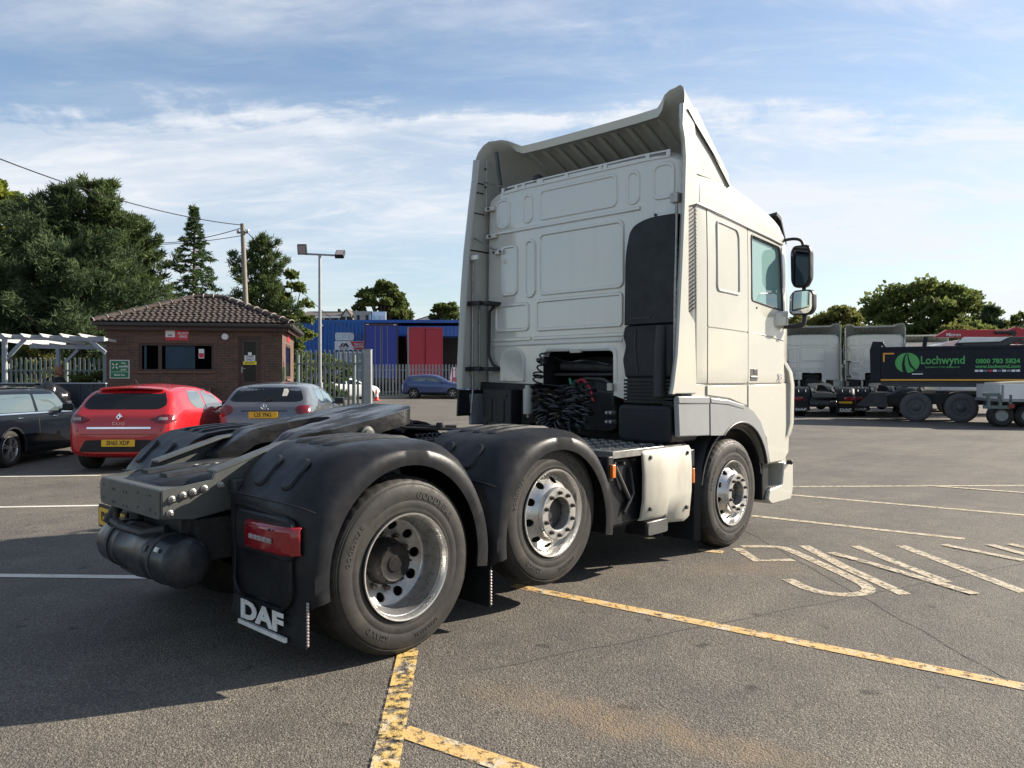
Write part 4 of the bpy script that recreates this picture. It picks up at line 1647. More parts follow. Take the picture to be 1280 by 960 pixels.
# ---- black air intake on the right of the wall
sn = MB()
sn.prism(round_poly([(.655, 2.025), (1.17, 2.025), (1.17, 2.94), (.90, 2.94), (.72, 2.88), (.665, 2.65)], [.01, .02, .02, .10, .12, .1], 6), 'y', 2.905, 3.03)
intake = sn.build('air_intake', 'plastic', truck, smooth=50, bevel=.045, seg=4)
s2 = MB()
s2.prism(round_poly([(.66, 1.56), (1.14, 1.56), (1.17, 2.022), (.655, 2.022), (.63, 1.93), (.665, 1.85), (.63, 1.72)], .03), 'y', 2.908, 3.03)
s2.build('intake_duct', 'plastic', intake, smooth=50, bevel=.035, seg=4)
s2 = MB()
s2.tube([(.775, 2.906, 1.98), (.77, 2.906, 1.86), (.78, 2.906, 1.72), (.80, 2.906, 1.60)], .010, 6)
s2.box(.71, .93, 2.898, 2.91, 2.07, 2.09)
s2.tube([(1.03, 2.93, 2.0), (1.02, 2.91, 1.7), (1.03, 2.90, 1.4)], .06, 10)
s2.build('intake_detail', 'rubber', intake, smooth=40)
bl = MB()
for k in range(7):
    z = 1.345 + .031 * k
    bl.prism(rrect(.655, 1.15, z, z + .020, .009, 3), 'y', 2.90, 3.03)
bl.box(.68, 1.07, 2.92, 3.02, 1.34, 1.57)
bl.build('bellows', 'plastic', intake, smooth=40)
fb = MB()
fb.prism(round_poly([(.66, 1.04), (.74, 1.01), (1.19, 1.01), (1.19, 1.33), (.66, 1.33)], .05), 'y', 2.80, 3.25)
fb.build('filter_box', 'plastic', intake, smooth=40, bevel=.03, seg=3)

# ---- engine bay and hoses seen through the tunnel
en = MB()
en.box(-.36, .42, 3.55, 4.3, .8, 1.78)
en.prism(rrect(-.24, .32, 1.05, 1.55, .08), 'y', 3.25, 3.6)
en.cyl((-.3, 3.2, 1.68), (.36, 3.2, 1.66), .045)
en.cyl((-.33, 3.3, 1.5), (-.33, 3.3, 1.15), .07)
en.box(-.38, .42, 3.15, 3.3, 1.58, 1.61)
en.build('engine', 'under', truck, bevel=.01)
gb = MB()
gb.tube([(-.18, 3.22, 1.45), (-.15, 3.22, 1.53), (.02, 3.22, 1.56), (.20, 3.22, 1.55), (.30, 3.22, 1.50), (.31, 3.22, 1.30)], .018, 8)
gb.box(.42, .47, 2.98, 3.02, 1.44, 1.50)
gb.build('gearbox_cover', 'chassis', truck)
MB().prism(rrect(.43, .485, 1.445, 1.515, .008), 'y', 2.955, 2.985).build('work_lamp', 'panel_white', truck, bevel=.004)
MB().prism(rrect(-.03, .10, 1.80, 1.83, .008), 'y', 2.99, 3.02).build('tunnel_lamp', 'panel_white', truck)


def coil(path, rad, turns, r, name, m):
    P = resample3(path, 40)
    n_ = turns * 9
    out = []
    for k in range(n_ + 1):
        f = k / n_ * (len(P) - 1)
        i = min(int(f), len(P) - 2)
        p = P[i].lerp(P[i + 1], f - i)
        t_ = (P[i + 1] - P[i]).normalized()
        a = t_.cross(Vector((.3, 1, .2))).normalized()
        b = t_.cross(a)
        th = 2 * PI * turns * k / n_
        rj = rad * (1 + .22 * math.sin(th * .37 + turns) + .14 * math.sin(th * .211))
        out.append(p + a * rj * math.cos(th) + b * rj * math.sin(th) + t_ * .02 * math.sin(th * .29))
    return MB().tube(out, r, 5).build(name, m, truck, smooth=60)


def resample3(pts, n):
    P = [Vector(p) for p in pts]
    for _ in range(3):
        q = [P[0]]
        for a, b in zip(P, P[1:]):
            q += [a * .75 + b * .25, a * .25 + b * .75]
        q.append(P[-1])
        P = q
    d = [0]
    for a, b in zip(P, P[1:]):
        d.append(d[-1] + (b - a).length)
    out = []
    for i in range(n):
        s = d[-1] * i / (n - 1)
        k = min(max(j for j in range(len(d)) if d[j] <= s + 1e-9), len(P) - 2)
        out.append(P[k].lerp(P[k + 1], (s - d[k]) / max(1e-9, d[k + 1] - d[k])))
    return out


coil([(-.36, 3.0, 1.80), (-.38, 2.93, 1.6), (-.36, 2.88, 1.4), (-.30, 2.86, 1.25), (-.2, 2.86, 1.15)], .045, 16, .009, 'coiled_hose', 'hose')
coil([(-.28, 2.95, 1.45), (-.32, 2.86, 1.2), (-.15, 2.82, 1.05), (.05, 2.86, 1.15), (.10, 2.98, 1.42)], .055, 24, .010, 'coiled_hose', 'hose')
coil([(-.10, 2.98, 1.48), (-.15, 2.86, 1.15), (.0, 2.84, 1.03), (.15, 2.88, 1.2), (.18, 2.98, 1.42)], .055, 24, .010, 'coiled_hose', 'hose')
coil([(-.18, 2.95, 1.38), (-.25, 2.80, 1.15), (-.05, 2.76, 1.05), (.12, 2.82, 1.18), (.05, 2.95, 1.45)], .06, 26, .010, 'coiled_hose', 'hose')
coil([(.0, 2.96, 1.40), (.05, 2.84, 1.1), (.16, 2.82, 1.03), (.26, 2.9, 1.25), (.20, 3.0, 1.5)], .05, 22, .010, 'coiled_hose', 'hose')
ck = [('red_hose', 'red_cable', [(.02, 3.05, 1.52), (.12, 2.98, 1.56), (.24, 2.96, 1.48), (.28, 2.95, 1.34)]), ('green_hose', 'green_cable', [(-.10, 3.1, 1.50), (-.06, 3.02, 1.57), (-.02, 3.0, 1.50)]), ('black_hose', 'hose', [(-.3, 3.1, 1.76), (-.1, 3.05, 1.7), (.1, 3.05, 1.74), (.35, 3.1, 1.68)])]
for nm, m, pth in ck:
    MB().tube(resample3(pth, 16), .013, 6).build(nm, m, truck, smooth=60)
qc = MB()
for x, z in ((.50, 1.25), (.545, 1.25), (.50, 1.17), (.545, 1.17)):
    qc.lathe([(.018, -.06), (.018, 0), (.012, .012), (0, .014)], 10, 'y', (x, 2.86, z), -1)
qc.build('air_coupling', 'alloy_grey', truck)
cs = MB()
cs.lathe([(.0, 1.17), (.012, 1.17), (.012, 1.20), (.046, 1.205), (.05, 1.22), (.05, 1.44), (.046, 1.455), (.03, 1.46), (.03, 1.49), (0, 1.49)], 20, 'z', (-.53, 2.95, 0))
cs.build('air_dryer', 'panel_white', truck)
bb = MB()
bb.prism(rrect(-1.06, -.66, 1.06, 1.45, .02), 'y', 2.84, 3.0)
bbo = bb.build('battery_box', 'plastic', truck, bevel=.008)
b2 = MB()
for x in (-.97, -.80):
    b2.prism(rrect(x - .05, x + .05, 1.12, 1.36, .02), 'y', 2.83, 2.842)
for x, z in ((-1.0, 1.10), (-.72, 1.10), (-.72, 1.38)):
    b2.lathe([(.012, 0), (.012, .012), (0, .014)], 8, 'y', (x, 2.84, z), -1)
b2.build('box_pressing', 'plastic', bbo, bevel=.006)
MB().prism([(-1.2, 1.44), (-.50, 1.44), (-.50, 1.50), (-1.2, 1.52)], 'y', 2.95, 3.6).build('floor_edge', 'dark_void', truck)

# ---- lower flanks, wheel arch, skirt


def arc(cy, cz_, r, a0, a1, n=14):
    return [(cy + r * math.cos(R(a0 + (a1 - a0) * k / n)), cz_ + r * math.sin(R(a0 + (a1 - a0) * k / n))) for k in range(n + 1)]


for s in (1, -1):
    low = MB()
    low.prism([(3.06, 1.512), (3.06, 1.07)] + [(3.30, 1.07)] + list(reversed(arc(3.90, .60, .585, 12, 128))) + [(4.50, .715), (4.86, .715), (4.98, .80), (5.03, 1.512)], 'x', s * .95, s * 1.238)
    lo = low.build('lower_flank', 'cab_white', truck, bevel=.01)
    dl = MB()
    dl.prism([(4.055, 1.495), (4.055, 1.20), (4.25, 1.14), (4.43, .98), (4.505, .73), (4.835, .73), (4.86, 1.0), (4.845, 1.495)], 'x', s * 1.238, s * 1.256)
    dl.build('door_sill', 'cab_white', truck, bevel=.006)
    ds = MB()
    ds.prism([(3.30, 1.495), (3.30, 1.41), (3.7, 1.375), (4.04, 1.30), (4.04, 1.495)], 'x', s * 1.238, s * 1.252)
    ds.build('flank_panel', 'cab_white', truck, bevel=.006)
    # grey skirt sweeping over the arch
    outer_ = [(3.335, 1.385), (3.65, 1.365), (3.95, 1.315), (4.15, 1.245), (4.30, 1.14), (4.40, 1.0), (4.46, .86), (4.475, .735)]
    inner_ = [(4.435, .735)] + arc(3.90, .60, .555, 14, 126, 14) + [(3.345, 1.06)]
    sk = MB()
    sk.prism(outer_ + inner_, 'x', s * 1.22, s * 1.262)
    sko = sk.build('wheel_arch_skirt', 'skirt', truck, bevel=.010)
    s2 = MB()
    s2.prism([(2.83, 1.075), (3.33, 1.06), (3.322, 1.387), (2.81, 1.40)], 'x', s * 1.215, s * 1.260)
    s2.build('rear_skirt', 'skirt', truck, bevel=.010)
    tp = MB()
    tp.prism([(2.81, 1.345), (3.322, 1.335), (3.322, 1.40), (2.80, 1.412)], 'x', s * 1.23, s * 1.268)
    tp.prism([(3.335, 1.335), (3.65, 1.315), (3.95, 1.268), (3.96, 1.312), (3.65, 1.368), (3.335, 1.392)], 'x', s * 1.23, s * 1.267)
    tp.build('skirt_crease', 'skirt', sko, bevel=.012, smooth=50)
    lp = MB()
    lp.tube([(s * 1.255, y, z) for y, z in [(4.44, .74)] + arc(3.90, .60, .55, 14, 126, 18)], .016, 8)
    lp.build('arch_lip', 'plastic', sko, smooth=60)
    # bumper corner with entry step
    bc = MB()
    bc.prism(round_poly([(4.52, .36), (4.60, .31), (5.05, .31), (5.10, .42), (5.10, .70), (4.88, .70), (4.84, .48), (4.56, .46)], .03), 'x', s * .95, s * 1.235)
    bc.build('bumper_corner', 'cab_white', truck, bevel=.012)
    b3 = MB()
    b3.box(*sorted((s * .93, s * 1.20)), 4.46, 4.60, .36, .72)
    b3.build('step_well', 'plastic', truck, bevel=.01)
    b4 = MB()
    for k in range(4):
        b4.box(*sorted((s * 1.0, s * 1.22)), 4.60 + .055 * k, 4.635 + .055 * k, .455, .475)
    b4.build('step_tread', 'alloy_grey', truck)
    wg = MB()
    s5 = []
    for z, y, x in ((.93, 4.93, 1.235), (.98, 5.02, 1.25), (1.1, 5.06, 1.262), (1.5, 5.06, 1.266), (1.62, 5.03, 1.26), (1.72, 4.94, 1.24)):
        s5.append([(s * x, y - .10, z), (s * (x + .012), y - .05, z), (s * (x - .005), y, z), (s * (x - .06), y + .02, z), (s * (x - .06), y - .10, z)])
    wg.loft(s5).build('corner_vane', 'cab_white', truck, smooth=50)
    sv = MB()
    for z in (1.12, 1.24, 1.36, 1.48):
        sv.box(*sorted((s * 1.258, s * 1.268)), 4.985, 5.035, z - .045, z + .045)
    sv.build('vane_slot', 'rubber', truck, bevel=.008)
    MB().lathe([(.022, 1.23), (.024, 1.275), (.014, 1.285), (0, 1.285)], 12, 'x', (0, 4.97, .70), s).build('corner_buffer', 'rubber', truck)
    fp = MB()
    fp.prism([(5.0, .35), (5.24, .38), (5.26, 1.9), (5.15, 2.1), (4.98, 2.1)], 'x', s * 0, s * 1.10)
    fp.build('front_panel', 'cab_white', truck, bevel=.03)

# ---- side deflectors
DEF = {1: [(2.75, 1.43), (2.775, 1.50), (2.83, 1.75), (2.86, 2.05), (2.90, 2.5), (2.935, 2.98), (2.955, 3.40), (2.935, 3.55), (2.90, 3.66), (2.915, 3.84)],
       -1: [(2.655, 1.17), (2.665, 1.45), (2.675, 1.75), (2.695, 2.10), (2.725, 2.5), (2.765, 2.90), (2.83, 3.35), (2.875, 3.62), (2.90, 3.84)]}
for s in (1, -1):
    e = DEF[s]
    front = [(3.03, 3.88), (3.10, 3.66), (3.125, 3.45), (3.125, 3.04), (2.995, 3.0), (2.995, 2.12), (3.10, 2.03), (3.13, 1.43)]
    if s < 0:
        front = [(3.03, 3.88), (3.10, 3.66), (3.125, 3.45), (3.125, 1.5), (3.125, 1.45)]
        e = [p for p in e if p[1] >= 1.45]
    d = MB()
    d.prism(e + front, 'x', s * 1.226, s * 1.250)
    dfl = d.build('side_deflector', 'cab_white', truck, bevel=.008)
    ed = MB()
    ed.loft([[(s * 1.252, y - .012, z), (s * 1.235, y - .02, z), (s * 1.205, y + .0, z), (s * 1.20, y + .035, z), (s * 1.23, y + .04, z), (s * 1.252, y + .03, z)] for y, z in e])
    ed.build('deflector_edge', 'cab_white', dfl, smooth=50)
    if s > 0:
        lv = MB()
        lv.box(1.205, 1.222, 2.98, 3.14, 2.06, 3.02)
        lvo = lv.build('louvre', 'rubber', dfl)
        l2 = MB()
        for k in range(26):
            z = 2.10 + k * .034
            l2.bar((1.232, 2.997, z), (1.236, 3.135, z + .07), .008, .012, (1, 0, 0))
        l2.build('louvre_slat', 'plastic', lvo, smooth=0)
    else:
        lo_ = MB()
        lo_.prism([(2.645, 1.17), (2.66, 1.44), (3.12, 1.44), (3.10, 1.17)], 'x', -1.25, -1.225)
        lo_.build('deflector_foot', 'plastic', dfl, bevel=.006)
        gp_ = MB()
        gp_.box(-1.2245, -1.2205, 2.77, 3.10, 2.885, 2.90)
        for z in (3.28, 3.50, 3.60):
            gp_.box(-1.2245, -1.221, 2.86, 3.02, z, z + .012)
        gp_.build('deflector_joint', 'rubber', dfl)
# struts, rods and brackets inside the left deflector
rod = MB()
rod.tube([(-1.195, 2.80, 1.20), (-1.195, 2.83, 1.45), (-1.205, 2.83, 1.60), (-1.20, 2.84, 2.83)], .013, 8)
rod.tube([(-1.20, 2.93, 1.62), (-1.20, 2.93, 2.36)], .010, 8)
rod.tube([(-1.21, 2.86, 3.02), (-1.05, 2.97, 2.90), (-.93, 3.02, 2.865)], .008, 6)
rod.tube([(-1.18, 2.98, 3.62), (-.85, 3.03, 3.5)], .010, 6)
rod.build('deflector_rod', 'steel', truck, smooth=60)
bk = MB()
for z in (2.33, 1.655):
    bk.box(-1.225, -1.06, 2.79, 2.83, z - .02, z + .025)
    bk.box(-1.10, -.98, 2.83, 3.03, z - .02, z + .02)
    bk.box(-1.23, -1.19, 2.75, 2.79, z - .02, z + .02)
bk.tube([(-1.02, 2.98, 2.32), (-1.09, 2.97, 2.25), (-1.10, 2.97, 1.80), (-1.05, 2.98, 1.70), (-1.0, 3.0, 1.67)], .017, 8)
bk.build('deflector_bracket', 'rubber', truck, bevel=.004)
bk = MB()
for x, z in ((-1.0, 2.865), (-1.10, 3.04), (-1.12, 3.33)):
    bk.box(x - .06, x + .07, 2.985, 3.025, z - .022, z + .022)
bk.box(-1.2, -1.1, 2.80, 2.83, 2.78, 2.83)
bk.box(.90, 1.20, 2.985, 3.025, 2.945, 2.995)
bk.build('hinge_bracket', 'cab_back', truck, bevel=.005)
bk = MB()
for x, z in ((-1.04, 2.865), (-.95, 2.865), (-1.10, 3.04), (-1.12, 3.33), (.93, 2.97), (-1.16, 3.75), (-1.16, 3.56)):
    bk.lathe([(.013, 0), (.013, .012), (0, .014)], 8, 'y', (x, 2.985, z), -1)
bk.build('bracket_bolt', 'rubber', truck)
rp = MB()
rp.cyl((1.17, 2.90, 1.60), (1.17, 2.93, 3.08), .014, 8)
rp.box(1.13, 1.20, 2.89, 2.96, 3.03, 3.11)
rp.build('deflector_post', 'steel', truck)

# ---- roof spoiler with swept-back ears
cols_ = [(0, 3.18, 3.958, 4.25, 3.43), (.3, 3.18, 3.959, 4.22, 3.43), (.6, 3.18, 3.961, 4.16, 3.425), (.82, 3.175, 3.966, 4.08, 3.415), (.88, 3.14, 3.995, 4.02, 3.40), (.95, 3.09, 4.030, 3.98, 3.39), (1.02, 3.06, 4.045, 3.93, 3.38),
         (1.08, 3.045, 4.045, 3.88, 3.37), (1.15, 3.015, 4.045, 3.82, 3.36), (1.20, 2.985, 4.005, 3.77, 3.345), (1.235, 2.945, 3.93, 3.73, 3.33), (1.252, 2.92, 3.85, 3.70, 3.32)]
full = [(-c[0],) + c[1:] for c in reversed(cols_[1:])] + cols_
secs = []
for x, yr, zr_, yf, zf in full:
    top_, bot_ = [], []
    for k in range(9):
        t_ = k / 8
        y = yr + (yf - yr) * t_
        z = zr_ + (zf - zr_) * t_ + .055 * math.sin(PI * t_) * (1 if abs(x) < 1.2 else .5)
        th = (.075 if k == 0 else .03) if abs(x) < .95 else .035
        top_.append((x, y, z))
        bot_.append((x, y + (.012 if k == 0 else 0), z - th))
    secs.append(top_ + list(reversed(bot_)))
spo = MB().loft(secs).build('roof_spoiler', 'cab_white', truck, smooth=45)
rb = MB()
for k in range(10):
    x = -.78 + k * .174
    rb.loft([[(x - .03, y, z), (x - .016, y, z - .018), (x + .016, y, z - .018), (x + .03, y, z)] for y, z in [(3.24, 3.905), (3.5, 3.79), (3.8, 3.63)]])
rb.build('spoiler_rib', 'cab_white', spo, smooth=40)
for s in (1, -1):
    ck_ = MB()
    ck_.prism([(3.05, 3.30), (3.05, 3.86), (3.14, 3.86), (3.72, 3.40), (3.72, 3.30)], 'x', s * 1.215, s * 1.232)
    ck_.build('spoiler_cheek', 'cab_white', spo, bevel=.005)
    sl = MB()
    sl.tube([(s * 1.258, 2.96, 3.80), (s * 1.252, 3.08, 3.72), (s * 1.25, 3.5, 3.46), (s * 1.245, 3.62, 3.40)], .005, 6)
    sl.build('spoiler_joint', 'chassis', spo)
    if s < 0:
        MB().bar((s * .98, 3.03, 3.50), (s * 1.08, 3.06, 3.93), .03, .03, (0, 1, 0)).build('spoiler_strut', 'chassis', spo)
MB().box(.2, .75, 3.10, 3.3, 3.52, 3.56).build('roof_hatch', 'rubber', truck, bevel=.01)
MB().lathe([(.05, -.02), (.05, .02), (.02, .04), (0, .04)], 12, 'z', (-.50, 3.06, 3.55)).build('roof_fitting', 'rubber', truck)
MB().tube([(.85, 4.25, 3.40), (.85, 4.25, 3.72)], [.006, .003], 6).build('aerial', 'rubber', truck)
# sun visor
vz = MB()
vz.loft([[(x, y0, 3.24), (x, y0 + .10, 3.20), (x, y0 + .23, 2.95), (x, y0 + .215, 2.93), (x, y0 + .08, 3.16), (x, y0 - .02, 3.20)] for x, y0 in ((-1.20, 4.78), (-1.0, 4.88), (0, 4.95), (1.0, 4.88), (1.20, 4.78))])
vz.build('sun_visor', 'plastic', truck, smooth=30, bevel=.006)

# ---- door mirrors
for s in (1, -1):
    mr = MB()
    secs = []
    for y, k in ((4.93, .93), (4.94, 1.0), (5.0, 1.0), (5.05, .86), (5.07, .6)):
        ol = round_poly([(1.275, 2.54), (1.31, 2.475), (1.435, 2.475), (1.475, 2.55), (1.475, 2.84), (1.45, 2.90), (1.30, 2.90), (1.268, 2.84)], .03)
        cx, cz2 = 1.372, 2.69
        secs.append([(s * (cx + (a - cx) * k), y, cz2 + (b - cz2) * k) for a, b in ol])
    mh = mr.loft(secs).build('mirror_housing', 'plastic', truck, smooth=50)
    g = MB()
    ol = [(s * (1.372 + (a - 1.372) * .87), 4.926, 2.69 + (b - 2.69) * .91) for a, b in round_poly([(1.275, 2.54), (1.31, 2.475), (1.435, 2.475), (1.475, 2.55), (1.475, 2.84), (1.45, 2.90), (1.30, 2.90), (1.268, 2.84)], .03)]
    g.add(ol, [tuple(range(len(ol)))])
    g.build('mirror_glass', mat('dark_mirror', (.05, .055, .07), .06, 1.0, var=0, rvar=0) if s > 0 else 'mirror', mh, smooth=0)  # right-hand glass tinted dark to imitate a dark reflection
    m2 = MB()
    secs = []
    low_ol = round_poly([(1.27, 2.225), (1.30, 2.195), (1.48, 2.195), (1.52, 2.245), (1.52, 2.405), (1.49, 2.445), (1.32, 2.445), (1.275, 2.395)], .03)
    for y, k in ((4.90, .95), (4.91, 1.0), (4.98, 1.0), (5.03, .85), (5.05, .6)):
        secs.append([(s * (1.395 + (a - 1.395) * k), y, 2.32 + (b - 2.32) * k) for a, b in low_ol])
    mh2 = m2.loft(secs).build('wide_mirror', 'plastic', truck, smooth=50)
    # domed glass
    v2, fs = fill2d([(1.395 + (a - 1.395) * .9, 2.32 + (b - 2.32) * .88) for a, b in low_ol], .03)
    MB().add([(s * q.x, 4.893 + .35 * ((q.x - 1.395) ** 2 + (q.y - 2.32) ** 2), q.y) for q in v2], fs).build('mirror_glass', 'mirror', mh2, smooth=60)
    am = MB()
    am.tube(resample3([(s * 1.20, 4.88, 2.955), (s * 1.28, 4.93, 2.975), (s * 1.34, 4.97, 2.97), (s * 1.372, 5.0, 2.94), (s * 1.372, 5.0, 2.86)], 14), .016, 8)
    am.tube([(s * 1.385, 5.0, 2.5), (s * 1.385, 5.0, 2.40)], .022, 8)
    am.tube(resample3([(s * 1.24, 4.86, 2.085), (s * 1.33, 4.92, 2.08), (s * 1.40, 4.97, 2.10), (s * 1.40, 4.98, 2.22)], 14), .026, 8)
    am.build('mirror_arm', 'rubber', truck, smooth=60)
    MB().loft([[(s * 1.235, 4.62, z), (s * 1.262, 4.66, z), (s * 1.285, 4.86, z + .02), (s * 1.235, 4.90, z + .02)] for z in (2.07, 2.09, 2.18, 2.22)]).build('mirror_base', 'cab_white', truck, bevel=.015, smooth=50)

# ------------------------------------------------------------------ cars (local frame: x right, y forward from the rear bumper, z up)


def car_shell(name, m, parent, L, top, belt, half, bot, tum=.20, arches=(), r_arch=.34):
    ys = sorted(set([0, .015, .04, .08, .13, .19, .26, .34, .43, .54, .66, .8, 1.0, 1.25, 1.5, 1.75, 2.0, 2.25, 2.5, 2.7, 2.9, 3.1, 3.3, 3.5, 3.7]
                    + [L - d for d in (.5, .35, .22, .12, .05, 0)]))
    ys = [y for y in ys if y <= L]
    secs = []
    for y in ys:
        zt, w, z0 = smooth_interp(top, y), smooth_interp(half, y), smooth_interp(bot, y)
        zb = min(interp(belt, y), zt - .03)
        g = max(0.0, min(1.0, (zt - zb) / .45))
        tm = tum * g + .10 * w * (1 - g)
        hh = zb - z0
        half_ = [(0, z0), (.72 * w, z0), (.93 * w, z0 + .04), (.985 * w, z0 + .18 * hh), (1.0 * w, z0 + .42 * hh), (.995 * w, z0 + .70 * hh), (.975 * w, z0 + .90 * hh), (.945 * w, zb),
                 (.945 * w - tm * .50, zb + .52 * (zt - zb)), (.945 * w - tm * .86, zb + .84 * (zt - zb)), (.70 * (.945 * w - tm), zt - .035 * g - .01), (0, zt)]
        ring_ = [(x, y, z) for x, z in half_] + [(-x, y, z) for x, z in reversed(half_[1:-1])]
        secs.append(ring_)
    o = MB().loft(secs).build(name, m, parent, smooth=60)
    sb = o.modifiers.new('s', 'SUBSURF')
    sb.levels = sb.render_levels = 2
    baked(o)
    bvh = BVHTree.FromPolygons([v.co.copy() for v in o.data.vertices], [tuple(p.vertices) for p in o.data.polygons])
    if arches:
        boolean(o, [MB().lathe([(0, -.03), (r_arch, -.03), (r_arch, .5), (0, .5)], 40, 'x', (s * .55, y, z), s) for y, z in arches for s in (1, -1)])
        for p in o.data.polygons:
            p.use_smooth = True
        o.data.set_sharp_from_angle(angle=R(35))
    return o, bvh


def car_wheel(parent, x, y, r, s, spokes=5, m='alloy', dark=False):
    t = MB()
    t.lathe([(r * .66, .0), (r * .72, .012), (r * .86, .016), (r * .96, .004), (r, -.03), (r, -.15), (r * .95, -.19), (r * .66, -.19)], 44, 'x', (x * s, y, r), s, close=True)
    w = t.build('wheel', 'tyre', parent, smooth=40)
    rm = MB()
    rm.lathe([(r * .68, -.002), (r * .655, .006), (r * .63, -.006), (r * .60, -.08), (r * .62, -.15)], 40, 'x', (x * s, y, r), s)
    rm.f = [f for f in rm.f if len(f) == 4]
    for k in range(spokes):
        a = 2 * PI * k / spokes + .3
        for da in (-.16, .16):
            p0 = Vector((s * (x - .012), y + .10 * r * math.cos(a), r + .10 * r * math.sin(a)))
            p1 = Vector((s * (x - .004), y + .64 * r * math.cos(a + da), r + .64 * r * math.sin(a + da)))
            rm.bar(p0, p1, .020, .045, (1, 0, 0))
    rm.lathe([(.055, -.03), (.055, .0), (.03, .008), (0, .008)], 16, 'x', (x * s, y, r), s)
    rm.build('rim', m, w, smooth=40)
    MB().lathe([(r * .62, -.10), (r * .62, -.11), (0, -.11)], 24, 'x', (x * s, y, r), s).build('brake_disc', 'under', w)
    return w


def number_plate(parent, txt, y, z, w=.52, h=.112, m='plate_yellow', tilt=0.0):
    p = MB().prism(rrect(-w / 2, w / 2, z - h / 2, z + h / 2, .012), 'y', y - .012, y).build('number_plate', m, parent)
    lettering('plate_characters', txt, h * .90, (0, y - .0135, z), (1, 0, 0), (0, 0, 1), 'black_print', p, bold=.012, sx=.80 * w / .52, depth=.003)
    return p


def wing_mirror(parent, x, y, z, s, m):
    a = MB()
    secs = []
    for yy, k in ((y - .05, .9), (y - .04, 1.0), (y + .03, .95), (y + .08, .6)):
        secs.append([(s * (x + .11 + dx * k), yy, z + dz * k) for dx, dz in rrect(-.10, .11, -.07, .07, .04)])
    o = a.loft(secs).build('wing_mirror', m, parent, smooth=50)
    MB().prism([(s * (x + .02), z - .055), (s * (x + .20), z - .05), (s * (x + .20), z + .05), (s * (x + .02), z + .055)], 'y', y - .054, y - .048).build('mirror_glass', 'car_glass', o)
    MB().bar((s * (x - .06), y + .02, z - .05), (s * (x + .03), y + .01, z - .03), .05, .03).build('mirror_stalk', 'plastic', o)
    return o


def mir(poly):
    return [(-x, z) for x, z in reversed(poly)]


# ---- red supermini, tail towards the photographer
p0 = W(U(148, 12.9), 12.9)
clio = empty('red_hatchback', (p0.x, p0.y, 0), YAW + R(3.0))
clio.scale = (1.04, 1.04, 1.02)
tag(clio, 'red five-door hatchback with yellow plate parked nose-in before the brick office', 'car', 'cars parked nose-in')
body, bv = car_shell('body', 'car_red', clio, 4.06,
                     [(0, .60), (.02, .76), (.06, .88), (.14, .985), (.24, 1.10), (.36, 1.24), (.46, 1.345), (.55, 1.385), (.8, 1.415), (1.4, 1.45), (2.0, 1.43), (2.5, 1.33), (3.0, 1.06), (3.2, .98), (3.7, .88), (3.95, .72), (4.06, .58)],
                     [(0, .70), (.1, .92), (.6, 1.02), (1.2, .99), (2.6, .93), (3.2, .90), (4.06, .70)],
                     [(0, .66), (.05, .76), (.15, .83), (.35, .868), (.7, .872), (2, .866), (3.3, .865), (3.7, .80), (3.95, .66), (4.06, .50)],
                     [(0, .30), (.1, .24), (.5, .20), (3.6, .19), (4.06, .26)], .22, arches=[(.64, .31), (3.23, .31)], r_arch=.345)
RW = round_poly([(-.56, 1.02), (.56, 1.02), (.66, 1.08), (.63, 1.18), (.53, 1.335), (0, 1.375), (-.53, 1.335), (-.63, 1.18), (-.66, 1.08)], .05)
patch('rear_window', bv, RW, 'y', -1, 'car_glass', clio, off=.004, step=.07)
MB().bar((-.05, .20, 1.035), (.42, .225, 1.055), .02, .018, (0, -1, .5)).build('wiper', 'rubber', clio)
sp = MB()
sp.loft([[(x, .40 + .06 * (x / .5) ** 2, 1.375 - .03 * (x / .5) ** 2), (x, .56, 1.40 - .03 * (x / .5) ** 2), (x, .56, 1.375 - .03 * (x / .5) ** 2), (x, .41 + .06 * (x / .5) ** 2, 1.352 - .03 * (x / .5) ** 2)] for x in (-.52, -.3, 0, .3, .52)])
sp.build('roof_spoiler', 'car_red', clio, smooth=50)
for s in (1, -1):
    pl = [(.46, .86), (.60, .80), (.80, .80), (.86, .86), (.86, .94), (.66, .935)]
    lp = patch('tail_light', bv, round_poly(pl if s > 0 else mir(pl), .03), 'y', -1, 'dark_red_lens', clio, off=.018, thick=.04, step=.05)
    cl = [(.60, .845), (.74, .845), (.74, .89), (.62, .895)]
    patch('reverse_lens', bv, cl if s > 0 else mir(cl), 'y', -1, 'clear_lens', lp, off=.021, thick=.01, step=.05)
    sw1 = round_poly([(.98, 1.10), (1.18, 1.00), (1.64, .99), (1.66, 1.40), (1.2, 1.365), (1.02, 1.22)], [.05, .03, .01, .02, .05, .05])
    sw2 = round_poly([(1.72, .99), (2.62, .985), (2.40, 1.24), (2.18, 1.37), (1.74, 1.40)], [.01, .03, .08, .05, .02])
    for q in (sw1, sw2):
        patch('side_window', bv, q, 'x', s, 'car_glass_light', clio, off=.004, step=.09)
    wing_mirror(clio, .86, 2.42, 1.02, s, 'car_red')
    car_wheel(clio, .80, .64, .315, s, 5)
    car_wheel(clio, .80, 3.23, .315, s, 5)
    hd_ = MB()
    hd_.bar((s * .845, 1.86, .90), (s * .842, 2.02, .90), .03, .03)
    hd_.build('door_handle', 'car_red', clio, bevel=.008)
    ds_ = [(1.70, .42), (1.71, .42), (1.71, .98), (1.70, .98)]
    patch('door_gap', bv, ds_, 'x', s, 'rubber', clio, off=.002, thick=.006, step=.1)
patch('tailgate_strip', bv, rrect(-.50, .50, .705, .735, .01), 'y', -1, 'chrome', clio, off=.014, step=.06)
